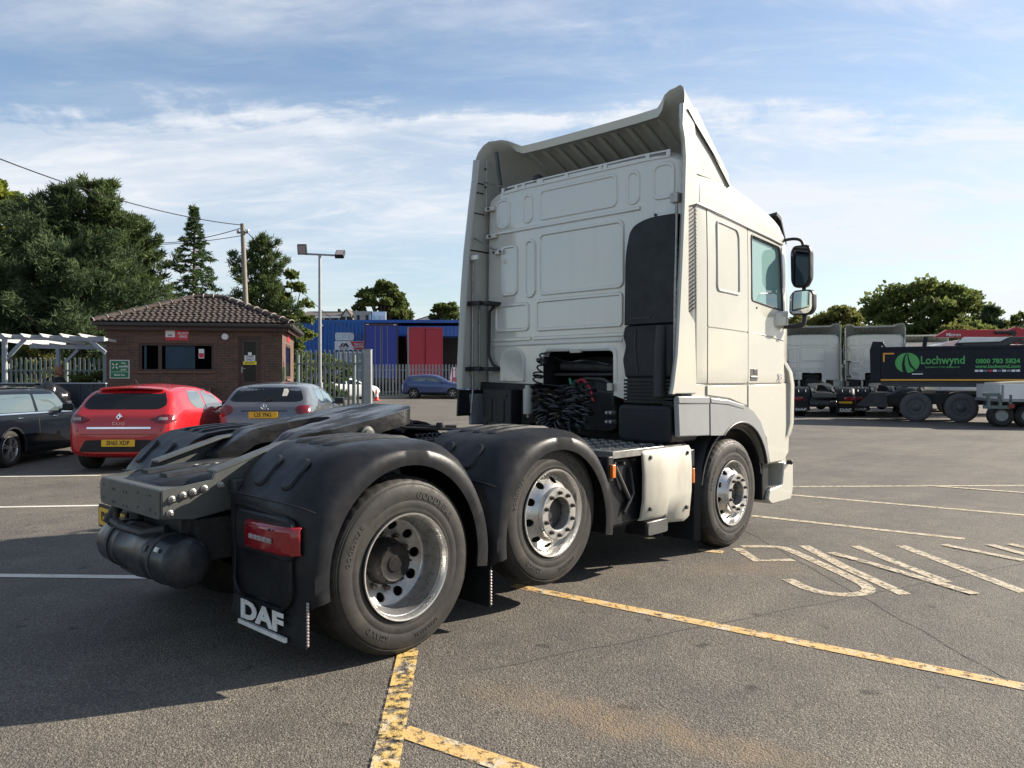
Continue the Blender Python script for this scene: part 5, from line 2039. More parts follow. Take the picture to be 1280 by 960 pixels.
dfu = patch('rear_diffuser', bv, round_poly([(-.52, .52), (-.62, .33), (.62, .33), (.52, .52), (.0, .53)], .04), 'y', -1, 'plastic', clio, off=.012, step=.06)
patch('tailgate_gap', bv, rrect(-.60, .60, .612, .620, .003), 'y', -1, 'rubber', clio, off=.003, step=.05)
number_plate(clio, 'SH65 XDP', -.012, .475)
dm = MB()
dm.loft([[(0, -.0 + .03, .965), (.052, .028, .90), (0, .02, .835), (-.052, .028, .90)], [(0, .0, .945), (.036, -.005, .90), (0, -.01, .855), (-.036, -.005, .90)]], True)
em = dm.build('badge', 'chrome', clio, smooth=0)
MB().loft([[(0, -.004, .925), (.018, -.006, .90), (0, -.012, .875), (-.018, -.006, .90)], [(0, -.010, .922), (.014, -.012, .90), (0, -.016, .878), (-.014, -.012, .90)]]).build('badge_centre', 'rubber', em, smooth=0)
lettering('model_name', 'CLIO', .062, (0, -.006, .79), (1, 0, 0), (0, 0, 1), 'chrome', clio, bold=.01, sx=1.25, spacing=1.25)
MB().tube([(0, .75, 1.41), (0, .70, 1.44), (0, .62, 1.52)], [.012, .01, .004], 6).build('aerial', 'rubber', clio)

# ---- grey hatchback beside it
p0 = W(U(329, 14.3), 14.3)
amg = empty('grey_hatchback', (p0.x, p0.y, 0), YAW + R(3.0))
amg.scale = (1.0, 1.0, 1.05)
tag(amg, 'grey metallic hatchback beside the red car, plate partly hidden by the coupling plate', 'car', 'cars parked nose-in')
body, bv = car_shell('body', 'car_grey', amg, 4.29,
                     [(0, .62), (.02, .80), (.06, .95), (.13, 1.03), (.25, 1.13), (.40, 1.26), (.50, 1.345), (.62, 1.385), (.9, 1.41), (1.5, 1.44), (2.0, 1.43), (2.5, 1.34), (3.05, 1.06), (3.3, .98), (3.9, .88), (4.15, .72), (4.29, .58)],
                     [(0, .72), (.1, .96), (.7, 1.04), (1.2, 1.0), (2.7, .94), (3.2, .90), (4.29, .70)],
                     [(0, .70), (.05, .80), (.15, .86), (.35, .89), (.7, .895), (2, .89), (3.5, .885), (3.9, .82), (4.15, .68), (4.29, .50)],
                     [(0, .30), (.1, .24), (.5, .20), (3.8, .19), (4.29, .26)], .24, arches=[(.72, .32), (3.42, .32)], r_arch=.35)
RW = round_poly([(-.58, 1.07), (.58, 1.07), (.68, 1.10), (.62, 1.22), (.54, 1.335), (0, 1.365), (-.54, 1.335), (-.62, 1.22), (-.68, 1.10)], .04)
patch('rear_window', bv, RW, 'y', -1, 'car_glass', amg, off=.004, step=.07)
MB().bar((-.02, .17, 1.085), (.10, .21, 1.14), .02, .018, (0, -1, .5)).build('wiper', 'rubber', amg)
patch('window_sticker', bv, round_poly([(.27, 1.17), (.36, 1.17), (.37, 1.25), (.33, 1.30), (.27, 1.30)], .01), 'y', -1, 'panel_white', amg, off=.007, step=.06)
for s in (1, -1):
    pl = [(.56, .95), (.60, .87), (.80, .80), (.88, .85), (.88, .97), (.82, 1.01), (.62, 1.01)]
    patch('tail_light', bv, round_poly(pl if s > 0 else mir(pl), .03), 'y', -1, 'dark_red_lens', amg, off=.016, thick=.04, step=.05)
    sw1 = round_poly([(.95, 1.13), (1.2, 1.02), (1.66, 1.01), (1.68, 1.385), (1.2, 1.345)], [.05, .03, .01, .02, .08])
    sw2 = round_poly([(1.74, 1.01), (2.75, .99), (2.42, 1.26), (2.2, 1.36), (1.76, 1.385)], [.01, .03, .08, .05, .02])
    for q in (sw1, sw2):
        patch('side_window', bv, q, 'x', s, 'car_glass_light', amg, off=.004, step=.09)
    wing_mirror(amg, .86, 2.50, 1.03, s, 'car_grey')
    car_wheel(amg, .82, .72, .32, s, 5)
    car_wheel(amg, .82, 3.42, .32, s, 5)
number_plate(amg, 'L25 YNG', -.02, .845)
patch('tailgate_recess', bv, rrect(-.42, .42, .905, .92, .006), 'y', -1, 'rubber', amg, off=.006, step=.06)
st3 = MB()
st3.tube([(.05 * math.cos(a), .03, .985 + .05 * math.sin(a)) for a in [2 * PI * k / 20 for k in range(21)]], .007, 6, False)
for k in range(3):
    a = R(90 + 120 * k)
    st3.tube([(0, .03, .985), (.048 * math.cos(a), .03, .985 + .048 * math.sin(a))], [.009, .003], 6)
st3.build('badge', 'chrome', amg)

# ---- black estate-like hatch at the frame edge
p0 = W(-9.60, 12.78)
mini = empty('black_hatchback', (p0.x, p0.y, 0), YAW + R(1.5))
tag(mini, 'black hatchback with chrome handles at the left edge of the photo', 'car', 'cars parked nose-in')
body, bv = car_shell('body', 'car_black', mini, 4.25,
                     [(0, .60), (.02, .80), (.06, .98), (.12, 1.15), (.20, 1.32), (.30, 1.39), (.5, 1.415), (1.2, 1.44), (2.0, 1.435), (2.45, 1.40), (2.72, 1.20), (3.02, 1.0), (3.2, .965), (3.8, .92), (4.1, .80), (4.2, .70), (4.25, .55)],
                     [(0, .80), (.2, .95), (1.2, .93), (2.8, .92), (3.2, .89), (4.25, .70)],
                     [(0, .72), (.05, .82), (.15, .87), (.35, .895), (.7, .90), (2, .895), (3.4, .89), (3.9, .84), (4.15, .70), (4.25, .50)],
                     [(0, .30), (.1, .24), (.5, .20), (3.8, .19), (4.25, .26)], .17, arches=[(.79, .325), (3.46, .325)], r_arch=.36)
for s in (1, -1):
    sw1 = round_poly([(.42, .96), (1.52, .95), (1.56, 1.365), (.45, 1.345)], [.05, .02, .02, .06])
    sw2 = round_poly([(1.62, .95), (2.62, .94), (2.36, 1.28), (2.28, 1.355), (1.62, 1.365)], [.01, .03, .08, .05, .02])
    for q in (sw1, sw2):
        patch('side_window', bv, q, 'x', s, 'car_glass_light', mini, off=.004, step=.09)
    patch('belt_trim', bv, [(.35, .925), (2.75, .905), (2.75, .93), (.35, .95)], 'x', s, 'chrome', mini, off=.008, step=.12)
    patch('sill_cladding', bv, [(1.18, .20), (3.08, .20), (3.08, .33), (1.18, .33)], 'x', s, 'plastic', mini, off=.010, step=.12)
    patch('door_gap', bv, [(1.585, .35), (1.595, .35), (1.595, .93), (1.585, .93)], 'x', s, 'rubber', mini, off=.002, thick=.006, step=.1)
    patch('door_gap', bv, [(2.80, .35), (2.81, .35), (2.81, .92), (2.80, .92)], 'x', s, 'rubber', mini, off=.002, thick=.006, step=.1)
    patch('side_scuttle', bv, round_poly([(2.88, .80), (3.10, .79), (3.10, .85), (2.92, .86)], .02), 'x', s, 'chrome', mini, off=.012, step=.08)
    for y in (.95, 2.05):
        MB().bar((s * .875, y, .845), (s * .872, y + .17, .84), .045, .028).build('door_handle', 'chrome', mini, bevel=.01)
    wing_mirror(mini, .86, 2.42, 1.0, s, 'car_black')
    for y in (.79, 3.46):
        car_wheel(mini, .835, y, .325, s, 5)
        lip = MB()
        lip.tube([(s * .89, y + .365 * math.cos(R(a)), .325 + .365 * math.sin(R(a))) for a in range(-10, 191, 10)], .022, 6)
        lip.build('arch_trim', 'plastic', mini)
pl = rrect(-.55, .55, 1.0, 1.32, .04)
patch('rear_window', bv, pl, 'y', -1, 'car_glass', mini, off=.004, step=.1)

# ---- blue crossover on the road beyond
v_ = 53.0
p0 = W(U(504, v_), v_, GZ(-7, v_))
suv = empty('blue_suv', p0, YAW + R(-90))
tag(suv, 'dark blue SUV parked side-on in front of the far palisade fence', 'car')
body, bv = car_shell('body', 'car_blue', suv, 4.55,
                     [(0, .72), (.02, .95), (.08, 1.12), (.2, 1.28), (.38, 1.50), (.5, 1.58), (.8, 1.62), (1.5, 1.68), (2.1, 1.66), (2.6, 1.52), (3.2, 1.15), (3.4, 1.09), (4.1, 1.0), (4.4, .85), (4.55, .66)],
                     [(0, .9), (.2, 1.15), (1.2, 1.10), (3.2, 1.04), (4.55, .8)],
                     [(0, .74), (.05, .84), (.15, .89), (.4, .915), (2, .91), (3.6, .90), (4.2, .82), (4.45, .66), (4.55, .5)],
                     [(0, .38), (.1, .30), (.5, .26), (4.0, .25), (4.55, .32)], .20, arches=[(.82, .36), (3.44, .36)], r_arch=.39)
for s in (1, -1):
    for q in (round_poly([(.55, 1.32), (.75, 1.18), (1.62, 1.14), (1.62, 1.58), (.9, 1.53)], .05), round_poly([(1.70, 1.14), (2.98, 1.10), (2.5, 1.47), (2.2, 1.58), (1.70, 1.59)], .04)):
        patch('side_window', bv, q, 'x', s, 'car_glass_light', suv, off=.004, step=.12)
    pl = [(.62, 1.02), (.88, 1.0), (.90, 1.22), (.72, 1.40)]
    patch('tail_light', bv, pl if s > 0 else mir(pl), 'y', -1, 'red_lens', suv, off=.02, thick=.05, step=.08)
    patch('sill_cladding', bv, [(1.25, .26), (3.02, .26), (3.02, .42), (1.25, .42)], 'x', s, 'plastic', suv, off=.012, step=.15)
    for y in (.82, 3.44):
        car_wheel(suv, .85, y, .355, s, 5)
    wing_mirror(suv, .86, 2.75, 1.16, s, 'car_blue')
MB().bar((0, .3, .9), (.01, .3, .9), .01, .01).build('tow_eye', 'plastic', suv)

# ---- white saloon half hidden by the gate
v_ = 50.0
p0 = W(U(398, v_), v_, GZ(-10, v_))
wc = empty('white_car', p0, YAW + R(-55))
tag(wc, 'white car parked on the road, half hidden behind the palisade gate', 'car')
body, bv = car_shell('body', 'car_white', wc, 4.1,
                     [(0, .60), (.02, .80), (.1, .98), (.3, 1.15), (.5, 1.35), (.9, 1.44), (1.6, 1.47), (2.2, 1.42), (2.9, 1.05), (3.2, .98), (3.7, .88), (3.95, .72), (4.1, .55)],
                     [(0, .75), (.2, .95), (1.2, .98), (2.8, .94), (4.1, .7)],
                     [(0, .68), (.05, .78), (.15, .84), (.4, .87), (2, .87), (3.4, .86), (3.8, .78), (4.0, .64), (4.1, .48)],
                     [(0, .30), (.1, .24), (.5, .20), (3.7, .19), (4.1, .26)], .22, arches=[(.66, .31), (3.2, .31)], r_arch=.345)
for s in (1, -1):
    for q in (round_poly([(.75, 1.05), (1.55, 1.0), (1.55, 1.40), (.95, 1.34)], .04), round_poly([(1.62, 1.0), (2.72, .98), (2.3, 1.28), (2.1, 1.38), (1.62, 1.40)], .04)):
        patch('side_window', bv, q, 'x', s, 'car_glass', wc, off=.004, step=.12)
    for y in (.66, 3.2):
        car_wheel(wc, .80, y, .315, s, 5)

# ------------------------------------------------------------------ left and middle background


def brick_mat(name, c1, c2, mortar, scale=1.0):
    m, t, p = principled(name)
    tcn = t.nodes.new('ShaderNodeTexCoord')
    sp_ = t.nodes.new('ShaderNodeSeparateXYZ')
    t.links.new(tcn.outputs['Object'], sp_.inputs[0])
    cb = t.nodes.new('ShaderNodeCombineXYZ')
    t.links.new(math_node(t, 'ADD', sp_.outputs[0], sp_.outputs[1]), cb.inputs[0])
    t.links.new(sp_.outputs[2], cb.inputs[1])
    b = t.nodes.new('ShaderNodeTexBrick')
    b.inputs['Scale'].default_value = 1.0
    b.inputs['Brick Width'].default_value = .225
    b.inputs['Row Height'].default_value = .075
    b.inputs['Mortar Size'].default_value = .010
    b.inputs['Mortar Smooth'].default_value = .1
    b.inputs['Bias'].default_value = 0.0
    b.inputs['Color1'].default_value = c4(c1)
    b.inputs['Color2'].default_value = c4(c2)
    b.inputs['Mortar'].default_value = c4(mortar)
    t.links.new(cb.outputs[0], b.inputs['Vector'])
    mx = t.nodes.new('ShaderNodeMix')
    mx.data_type = 'RGBA'
    mx.blend_type = 'MULTIPLY'
    mx.inputs[0].default_value = 1
    t.links.new(b.outputs['Color'], mx.inputs[6])
    t.links.new(ramp(t, noise(t, 3.5, 6, .65), [(.3, (.72, .72, .72, 1)), (.7, (1.15, 1.12, 1.1, 1))]), mx.inputs[7])
    t.links.new(mx.outputs[2], p.inputs['Base Color'])
    p.inputs['Roughness'].default_value = .85
    bp = t.nodes.new('ShaderNodeBump')
    bp.inputs['Strength'].default_value = .8
    bp.inputs['Distance'].default_value = .01
    bp.invert = True
    t.links.new(b.outputs['Fac'], bp.inputs['Height'])
    t.links.new(bp.outputs[0], p.inputs['Normal'])
    return m


M['brick'] = brick_mat('brown_brick', (.130, .062, .042), (.082, .044, .032), (.105, .088, .075))
M['soldier'] = mat('soldier_brick', (.135, .075, .052), .85, var=.25, vs_=14)
M['tile'] = mat('roof_tile', (.050, .037, .033), .8, var=.4, vs_=6, bump=.2, bs=40, spec=.25, dirt=(.12, .11, .095), dirt_amt=.5, dirt_scale=9)
M['mortar_pale'] = mat('ridge_mortar', (.42, .37, .33), .9, var=.15)
M['brown_frame'] = mat('brown_frame', (.050, .022, .017), .45, var=.1)
M['gutter'] = mat('gutter', (.022, .018, .016), .45)
M['sign_red'] = mat('sign_red', (.52, .025, .04), .4, var=.05)
M['sign_green'] = mat('sign_green', (.015, .14, .055), .4, var=.05)
M['sign_white'] = mat('sign_white', (.70, .70, .70), .45, var=.06)
M['sign_yellow'] = mat('sign_yellow', (.75, .60, .03), .45, var=.05)
M['blind'] = mat('window_blind', (.55, .60, .66), .8, var=.1)
M['office_glass'] = mat('office_glass', (.008, .010, .013), .08, var=0, rvar=0, spec=.2)
M['galv'] = mat('galvanised', (.26, .27, .275), .5, .4, var=.12, vs_=6)
M['galv_green'] = mat('dull_green_steel', (.13, .16, .15), .55, .2, var=.12)
M['dark_timber'] = mat('dark_boards', (.018, .024, .038), .6, var=.25, vs_=5)
M['grey_timber'] = mat('grey_timber', (.22, .25, .29), .6, var=.12, vs_=6)
M['white_timber'] = mat('white_timber', (.42, .42, .42), .55, var=.06)
M['pole_wood'] = mat('pole_wood', (.20, .18, .15), .85, var=.25, vs_=6, stretch=(6, 6, .6))
M['wire'] = mat('wire', (.008, .008, .010), .7, spec=.1)
M['blue_clad'] = mat('blue_cladding', (.012, .095, .33), .45, var=.08, vs_=1, bump=.0)
M['blue_tarp'] = mat('blue_curtain', (.018, .035, .26), .45, var=.1, vs_=1)
M['red_door'] = mat('red_doors', (.36, .018, .035), .45, var=.06, vs_=1)
M['dark_bay'] = mat('dark_bay', (.02, .022, .025), .8, var=.3)
M['concrete'] = mat('concrete', (.30, .30, .29), .85, var=.15, vs_=1.5)
M['render_white'] = mat('house_render', (.62, .60, .56), .8, var=.06, vs_=1)
M['roof_brown'] = mat('house_roof', (.085, .068, .058), .8, var=.2, vs_=1.5)
M['cone_orange'] = mat('cone_orange', (.70, .06, .03), .5)
M['skin'] = mat('skin', (.42, .25, .18), .55, var=.08)
M['hair'] = mat('hair', (.20, .095, .05), .6, var=.25, vs_=20)
M['cloth_black'] = mat('black_clothing', (.018, .017, .02), .85, var=.2)
M['cloth_blue'] = mat('denim', (.03, .045, .09), .85, var=.2)
M['sack'] = mat('black_plastic_sack', (.012, .012, .013), .18, var=.2, bump=.9, bs=7)
M['verge'] = mat('verge_grass', (.05, .075, .022), .9, var=.35, vs_=3)

# ---- security office
AL = R(11)
A0 = (U(133, 22.0), 22.0)
fd = Vector((math.cos(AL), math.sin(AL)))       # along the front, in yard u/v
bd = Vector((-math.sin(AL), math.cos(AL)))      # to the back
LEN, DEPTH = 4.80, 3.9
off0 = W(A0[0], A0[1])
office = empty('security_office', (off0.x, off0.y, 0), YAW + AL)
tag(office, 'small brown brick security office with hipped tile roof behind the parked cars', 'building')


def ws(px):
    """distance along the office front for a horizontal position in the view"""
    k = (px - 640) / FPX
    return (k * A0[1] - A0[0]) / (fd.x - k * fd.y)


def wz(py, s):
    return Zp(py, A0[1] + fd.y * s)


# local frame: x along the front, y to the back
EAVE = 3.16
wa = MB()
wx0, wx1 = ws(174), ws(267)
wz0, wz1 = wz(464, 2), wz(429.5, 2)
dx0, dx1 = ws(298), ws(326)
dz0, dz1 = .62, wz(420.5, 3.7)
wa.box(0, LEN, 0, DEPTH, -.1, EAVE)
wall = wa.build('wall', 'brick', office, smooth=0)
boolean(wall, [MB().box(wx0, wx1, -.1, .9, wz0, wz1), MB().box(dx0, dx1, -.1, .13, dz0, dz1), MB().box(LEN - .1, LEN + .1, 1.0, 2.7, 1.55, 2.62)])
# brick soldier course over the openings, one brick at a time
sol_me = MB().box(-.031, .031, -.008, .0, 0, .215).mesh('brick')
sol_me.materials.append(M['soldier'])
k = 0
x = wx0 - .10
while x < wx1 + .12:
    o = bpy.data.objects.new('brick', sol_me)
    col.objects.link(o)
    o.parent = wall
    o.location = (x, 0, wz1 + .012)
    x += .075
x = dx0 - .05
while x < dx1 + .08:
    o = bpy.data.objects.new('brick', sol_me)
    col.objects.link(o)
    o.parent = wall
    o.location = (x, 0, dz1 + .012)
    x += .075
# window
wf = MB()
for a, b, c_, d in ((wx0, wx1, wz0, wz0 + .06), (wx0, wx1, wz1 - .06, wz1), (wx0, wx0 + .06, wz0, wz1), (wx1 - .06, wx1, wz0, wz1), (wx0 + .50, wx0 + .60, wz0, wz1)):
    wf.box(a, b, .03 if b - a > 1 else .026, .10, c_, d)
win_o = wf.build('window', 'brown_frame', office, bevel=.004)
MB().box(wx0 + .05, wx1 - .05, .070, .076, wz0 + .05, wz1 - .05).build('pane', glass_mat('office_pane', (.62, .68, .72), -.04), win_o)
MB().box(wx0 - .05, wx1 + .05, -.04, .05, wz0 - .055, wz0 - .002).build('sill', 'soldier', win_o, bevel=.005)
bl = MB()
n_ = 22
for k in range(n_):
    xx = wx0 + .72 + (wx1 - wx0 - 1.25) * k / n_
    bl.obox((xx, .105, (wz0 + wz1) / 2), (.075, .004, wz1 - wz0 - .14), Matrix.Rotation(R(25), 3, 'Z'))
bl.build('blind_slat', 'blind', win_o, smooth=0)
MB().box(wx0 + .02, wx1 - .02, .60, .62, wz0 - .1, wz1 + .1).build('dark_backing', 'dark_bay', win_o)  # dark sheet added to imitate the unlit depth of the room
MB().box(wx0 + .10, wx0 + .16, .14, .17, wz0 + .06, wz1 - .06).build('curtain', 'sign_white', win_o)
MB().box(wx1 - .42, wx1 - .27, .062, .068, wz1 - .42, wz1 - .15).build('notice', 'sign_white', win_o)
MB().box(wx1 - .41, wx1 - .28, .060, .062, wz1 - .40, wz1 - .27).build('notice_panel', 'sign_red', win_o)
# door
df = MB()
for a, b, c_, d in ((dx0, dx1, dz1 - .06, dz1), (dx0, dx0 + .06, dz0, dz1 - .06), (dx1 - .06, dx1, dz0, dz1 - .06)):
    df.box(a, b, .03, .12, c_, d)
door_o = df.build('door', 'brown_frame', office, bevel=.004)
lf = MB()
lf.box(dx0 + .06, dx1 - .06, .06, .10, dz0, dz0 + .85)
lf.box(dx0 + .06, dx0 + .15, .06, .10, dz0 + .85, dz1 - .06)
lf.box(dx1 - .15, dx1 - .06, .06, .10, dz0 + .85, dz1 - .06)
lf.box(dx0 + .15, dx1 - .15, .06, .10, dz1 - .16, dz1 - .06)
lf.build('door_leaf', 'brown_frame', door_o, bevel=.004)
MB().box(dx0 + .14, dx1 - .14, .078, .084, dz0 + .84, dz1 - .15).build('door_pane', 'office_glass', door_o)
h = MB()
zh = wz(462, 3.6)
h.box(dx0 + .07, dx0 + .11, .035, .06, zh - .10, zh + .08)
h.bar((dx0 + .08, .03, zh + .03), (dx0 + .20, .03, zh + .03), .02, .02)
h.build('door_handle', 'steel', door_o, bevel=.004)
zs = wz(447, 3.7)
dc = (dx0 + dx1) / 2
sg = MB().box(dc - .15, dc + .15, .052, .060, zs - .10, zs + .07).build('staff_sign', 'sign_white', door_o)
MB().box(dc - .05, dc + .05, .052, .060, zs + .075, zs + .16).build('sign_symbol', 'sign_white', sg)
lettering('sign_text', 'STAFF', .085, (dc, .050, zs + .025), (1, 0, 0), (0, 0, 1), 'black_print', sg, bold=.02, sx=.95)
lettering('sign_text', 'ONLY', .085, (dc, .050, zs - .055), (1, 0, 0), (0, 0, 1), 'black_print', sg, bold=.02)
sg2 = MB().box(dc - .19, dc + .19, .050, .060, zs - .205, zs - .108).build('yellow_sign', 'sign_yellow', door_o)
lettering('sign_text', 'SECURITY', .062, (dc, .048, zs - .157), (1, 0, 0), (0, 0, 1), 'black_print', sg2, bold=.015, sx=.95)
# plinth step
MB().box(dx0 - .15, dx1 + .15, -.9, -.002, -.1, dz0 - .02).build('door_step', 'concrete', office)
# bulkhead lamp
lx, lz = ws(281.5), wz(421, 3.3)
MB().lathe([(.10, 0), (.10, .03), (.085, .07), (.04, .085), (0, .085)], 24, 'y', (lx, 0, lz), -1).build('bulkhead_lamp', 'sign_white', office, smooth=50)
# signs
sx0, sx1 = ws(206.5), ws(236)
z0, z1 = wz(425.5, 2), wz(412.5, 2)
sg = MB().box(sx0, sx1, -.02, -.002, z0, z1).build('security_sign', 'sign_red', office)
MB().box(sx0 + .02, sx0 + .27, -.026, -.021, z0 + .09, z1 - .02).build('sign_panel', 'sign_white', sg)
lettering('sign_text', 'SECURITY', .085, (sx0 + .49, -.024, z0 + .20), (1, 0, 0), (0, 0, 1), 'sign_white', sg, bold=.02, sx=.78)
lettering('sign_text', 'OFFICE', .085, (sx0 + .49, -.024, z0 + .105), (1, 0, 0), (0, 0, 1), 'sign_white', sg, bold=.02, sx=.78)
lettering('sign_text', 'mts', .085, (sx0 + .145, -.030, z0 + .15), (1, 0, 0), (0, 0, 1), 'black_print', sg, bold=.02, sx=.9)
gx0, gx1 = ws(137.5), ws(162)
z0, z1 = wz(473, .4), wz(450, .4)
sg = MB().box(gx0, gx1, -.02, -.002, z0, z1).build('assembly_sign', 'sign_white', office)
MB().box(gx0 + .02, gx1 - .02, -.026, -.021, z0 + .02, z1 - .02).build('sign_panel', 'sign_green', sg)
for k, w_ in enumerate(('Fire', 'assembly', 'point')):
    lettering('sign_text', w_, .085, (gx0 + .365, -.028, z1 - .09 - .09 * k), (1, 0, 0), (0, 0, 1), 'sign_white', sg, sx=.8, bold=.015)
lettering('sign_text', 'Muster area', .07, ((gx0 + gx1) / 2, -.028, z0 + .10), (1, 0, 0), (0, 0, 1), 'sign_white', sg, sx=.8, bold=.02)
ar = MB()
for a in (45, 135, 225, 315):
    q = Vector((math.cos(R(a)), math.sin(R(a))))
    c_ = Vector((gx0 + .14, z1 - .17))
    ar.bar((c_.x + q.x * .10, -.029, c_.y + q.y * .10), (c_.x + q.x * .03, -.029, c_.y + q.y * .03), .025, .006, (0, 1, 0))
ar.build('sign_arrow', 'sign_white', sg)
MB().box(gx0 + .02, gx1 - .02, -.029, -.0265, z0 + .18, z0 + .188).build('sign_rule', 'sign_white', sg)
# signs and window on the sunny side
sw3 = MB().box(LEN - .06, LEN - .02, 1.0, 2.7, 1.55, 2.62)
sw3.build('side_window', 'office_glass', office)
fr = MB()
for a, b, c_, d in ((1.0, 2.7, 1.55, 1.63), (1.0, 2.7, 2.54, 2.62), (1.0, 1.08, 1.63, 2.54), (2.62, 2.7, 1.63, 2.54)):
    fr.box(LEN - .05, LEN + .004, a, b, c_, d)
fr.build('side_window_frame', 'brown_frame', office)
MB().box(LEN + .002, LEN + .06, .95, 2.75, 1.49, 1.545).build('side_sill', 'soldier', office)
MB().box(LEN + .002, LEN + .02, 1.45, 2.25, 2.72, 2.98).build('side_sign', 'sign_red', office)
MB().box(LEN + .002, LEN + .02, .15, .55, 1.2, 1.9).build('side_notice', 'sign_green', office)
# brown cabinet by the wall
MB().box(ws(258), ws(265), -.35, -.05, .2, wz(484, 3)).build('wall_cabinet', 'brown_frame', office)
MB().box(ws(249), ws(257.5), -.30, -.02, .2, wz(485, 3)).build('parcel_box', 'concrete', office)
# hipped roof with gutter, tiles laid one by one on the front slope
ov = .28
RH = 4.08
e0x, e1x, e0y, e1y = -ov, LEN + ov, -ov, DEPTH + ov
rx0, rx1, ry = 1.95, 2.85, DEPTH / 2
corners = [(e0x, e0y, EAVE), (e1x, e0y, EAVE), (e1x, e1y, EAVE), (e0x, e1y, EAVE), (rx0, ry, RH), (rx1, ry, RH)]
rf = MB()
rf.add(corners, [(0, 1, 5, 4), (1, 2, 5), (2, 3, 4, 5), (3, 0, 4), (3, 2, 1, 0)])
roof = rf.build('roof', 'tile', office, smooth=0)
run = math.hypot(ry - e0y, RH - EAVE)
sl_y, sl_z = (ry - e0y) / run, (RH - EAVE) / run


def tile_mesh(wd_, ln):
    m_ = MB()
    prof = []
    for k in range(9):
        t_ = k / 8
        zz = .019 * math.sin(PI * t_ / .55) if t_ < .55 else -.009 * math.sin(PI * (t_ - .55) / .45)
        prof.append((wd_ * t_, zz + .018))
    m_.loft([[(x_, -.0, z_ + .012) for x_, z_ in prof] + [(x_, 0, z_ - .008) for x_, z_ in reversed(prof)], [(x_, ln, z_ - .010) for x_, z_ in prof] + [(x_, ln, z_ - .022) for x_, z_ in reversed(prof)]])
    return m_.mesh('roof_tile')


TW, TL = .168, .212
tile_me = tile_mesh(TW, TL + .03)
tile_me.materials.append(M['tile'])
rows = int(run / TL) + 1
ntile = 0
for r_ in range(rows):
    s0 = r_ * TL
    f0 = s0 / run
    xl = e0x + (rx0 - e0x) * f0
    xr = e1x + (rx1 - e1x) * f0
    nt_ = int((xr - xl) / TW)
    if nt_ < 1:
        continue
    x_ = xl + ((xr - xl) - nt_ * TW) / 2
    for k in range(nt_):
        o = bpy.data.objects.new('roof_tile', tile_me)
        col.objects.link(o)
        o.parent = roof
        o.location = (x_ + k * TW, e0y + sl_y * s0, EAVE + sl_z * s0 + .004)
        o.rotation_euler = (math.atan2(sl_z, sl_y) + random.uniform(-.012, .012), 0, random.uniform(-.01, .01))
        ntile += 1
# the sunlit right slope
run2 = math.hypot(e1x - rx1, RH - EAVE)
a_y = (ry - e0y)
st2 = MB()
for r_ in range(int(run2 / TL)):
    f0 = r_ * TL / run2
    yl = e0y + (ry - e0y) * f0
    yr = e1y + (ry - e1y) * f0
    k = 0
    y_ = yl
    while y_ + TW < yr:
        for q in range(4):
            t0, t1 = q / 4, (q + 1) / 4
        cx_ = e1x + (rx1 - e1x) * f0
        czz = EAVE + (RH - EAVE) * f0
        cx2 = e1x + (rx1 - e1x) * (f0 + TL / run2)
        cz3 = EAVE + (RH - EAVE) * (f0 + TL / run2)
        st2.add([(cx_, y_, czz + .02), (cx_, y_ + TW * .3, czz + .055), (cx_, y_ + TW * .6, czz + .02), (cx_, y_ + TW, czz + .015),
                 (cx2, y_, cz3 + .004), (cx2, y_ + TW * .3, cz3 + .03), (cx2, y_ + TW * .6, cz3 + .004), (cx2, y_ + TW, cz3 + .002)],
                [(0, 1, 5, 4), (1, 2, 6, 5), (2, 3, 7, 6)])
        y_ += TW
so_ = st2.build('side_tiles', 'tile', roof, smooth=0)
so_['kind'] = 'stuff'
# ridge and hip tiles with pale mortar joints
hip_me = None


def ridge_run(a, b, n_):
    a, b = Vector(a), Vector(b)
    for k in range(n_):
        p, q = a.lerp(b, k / n_), a.lerp(b, (k + .985) / n_)
        m_ = MB()
        d = (q - p).normalized()
        sidev = d.cross(Vector((0, 0, 1))).normalized()
        upv = sidev.cross(d)
        secs_ = []
        for pt, sc2 in ((p, 1.0), (q, .93)):
            secs_.append([pt + sidev * (.11 * sc2 * math.cos(R(t_))) + upv * (.085 * sc2 * math.sin(R(t_)) + .02) for t_ in range(-10, 191, 20)])
        m_.loft(secs_, False)
        m_.build('ridge_tile', 'tile', roof, smooth=50)
        j = MB()
        j.tube([p + sidev * (.115 * math.cos(R(t_))) + upv * (.09 * math.sin(R(t_)) + .022) for t_ in range(-10, 191, 20)], .012, 5)
        j.build('mortar_joint', 'mortar_pale', roof)


ridge_run(corners[0], corners[4], 8)
ridge_run(corners[4], corners[5], 3)
ridge_run(corners[1], corners[5], 8)
gt = MB()
for a, b in ((corners[0], corners[1]), (corners[1], corners[2])):
    a, b = Vector(a), Vector(b)
    gt.bar(a + Vector((0, 0, -.07)), b + Vector((0, 0, -.07)), .11, .10)
gt.build('gutter', 'gutter', office, bevel=.02)
fs_ = MB()
fs_.box(e0x + .1, e1x - .1, e0y + .10, e0y + .13, EAVE - .22, EAVE - .03)
fs_.box(e1x - .13, e1x - .10, e0y + .1, e1y - .1, EAVE - .22, EAVE - .03)
fs_.build('fascia', 'brown_frame', office)
MB().box(e0x + .1, e1x - .12, e0y + .12, .0, EAVE - .20, EAVE - .18).build('soffit', 'brown_frame', office)


# ---- pergola over the smoking area, seat, low dark wall
def yard(name, u, v, z=0, rz=0):
    p = W(u, v, z)
    return empty(name, p, YAW + rz)


VP = 20.6
pg = yard('pergola', U(66, VP), VP)
tag(pg, 'grey timber pergola with white slats beside the brick office', 'pergola')


def px_l(px, v=VP):
    return U(px, v) - U(66, VP)


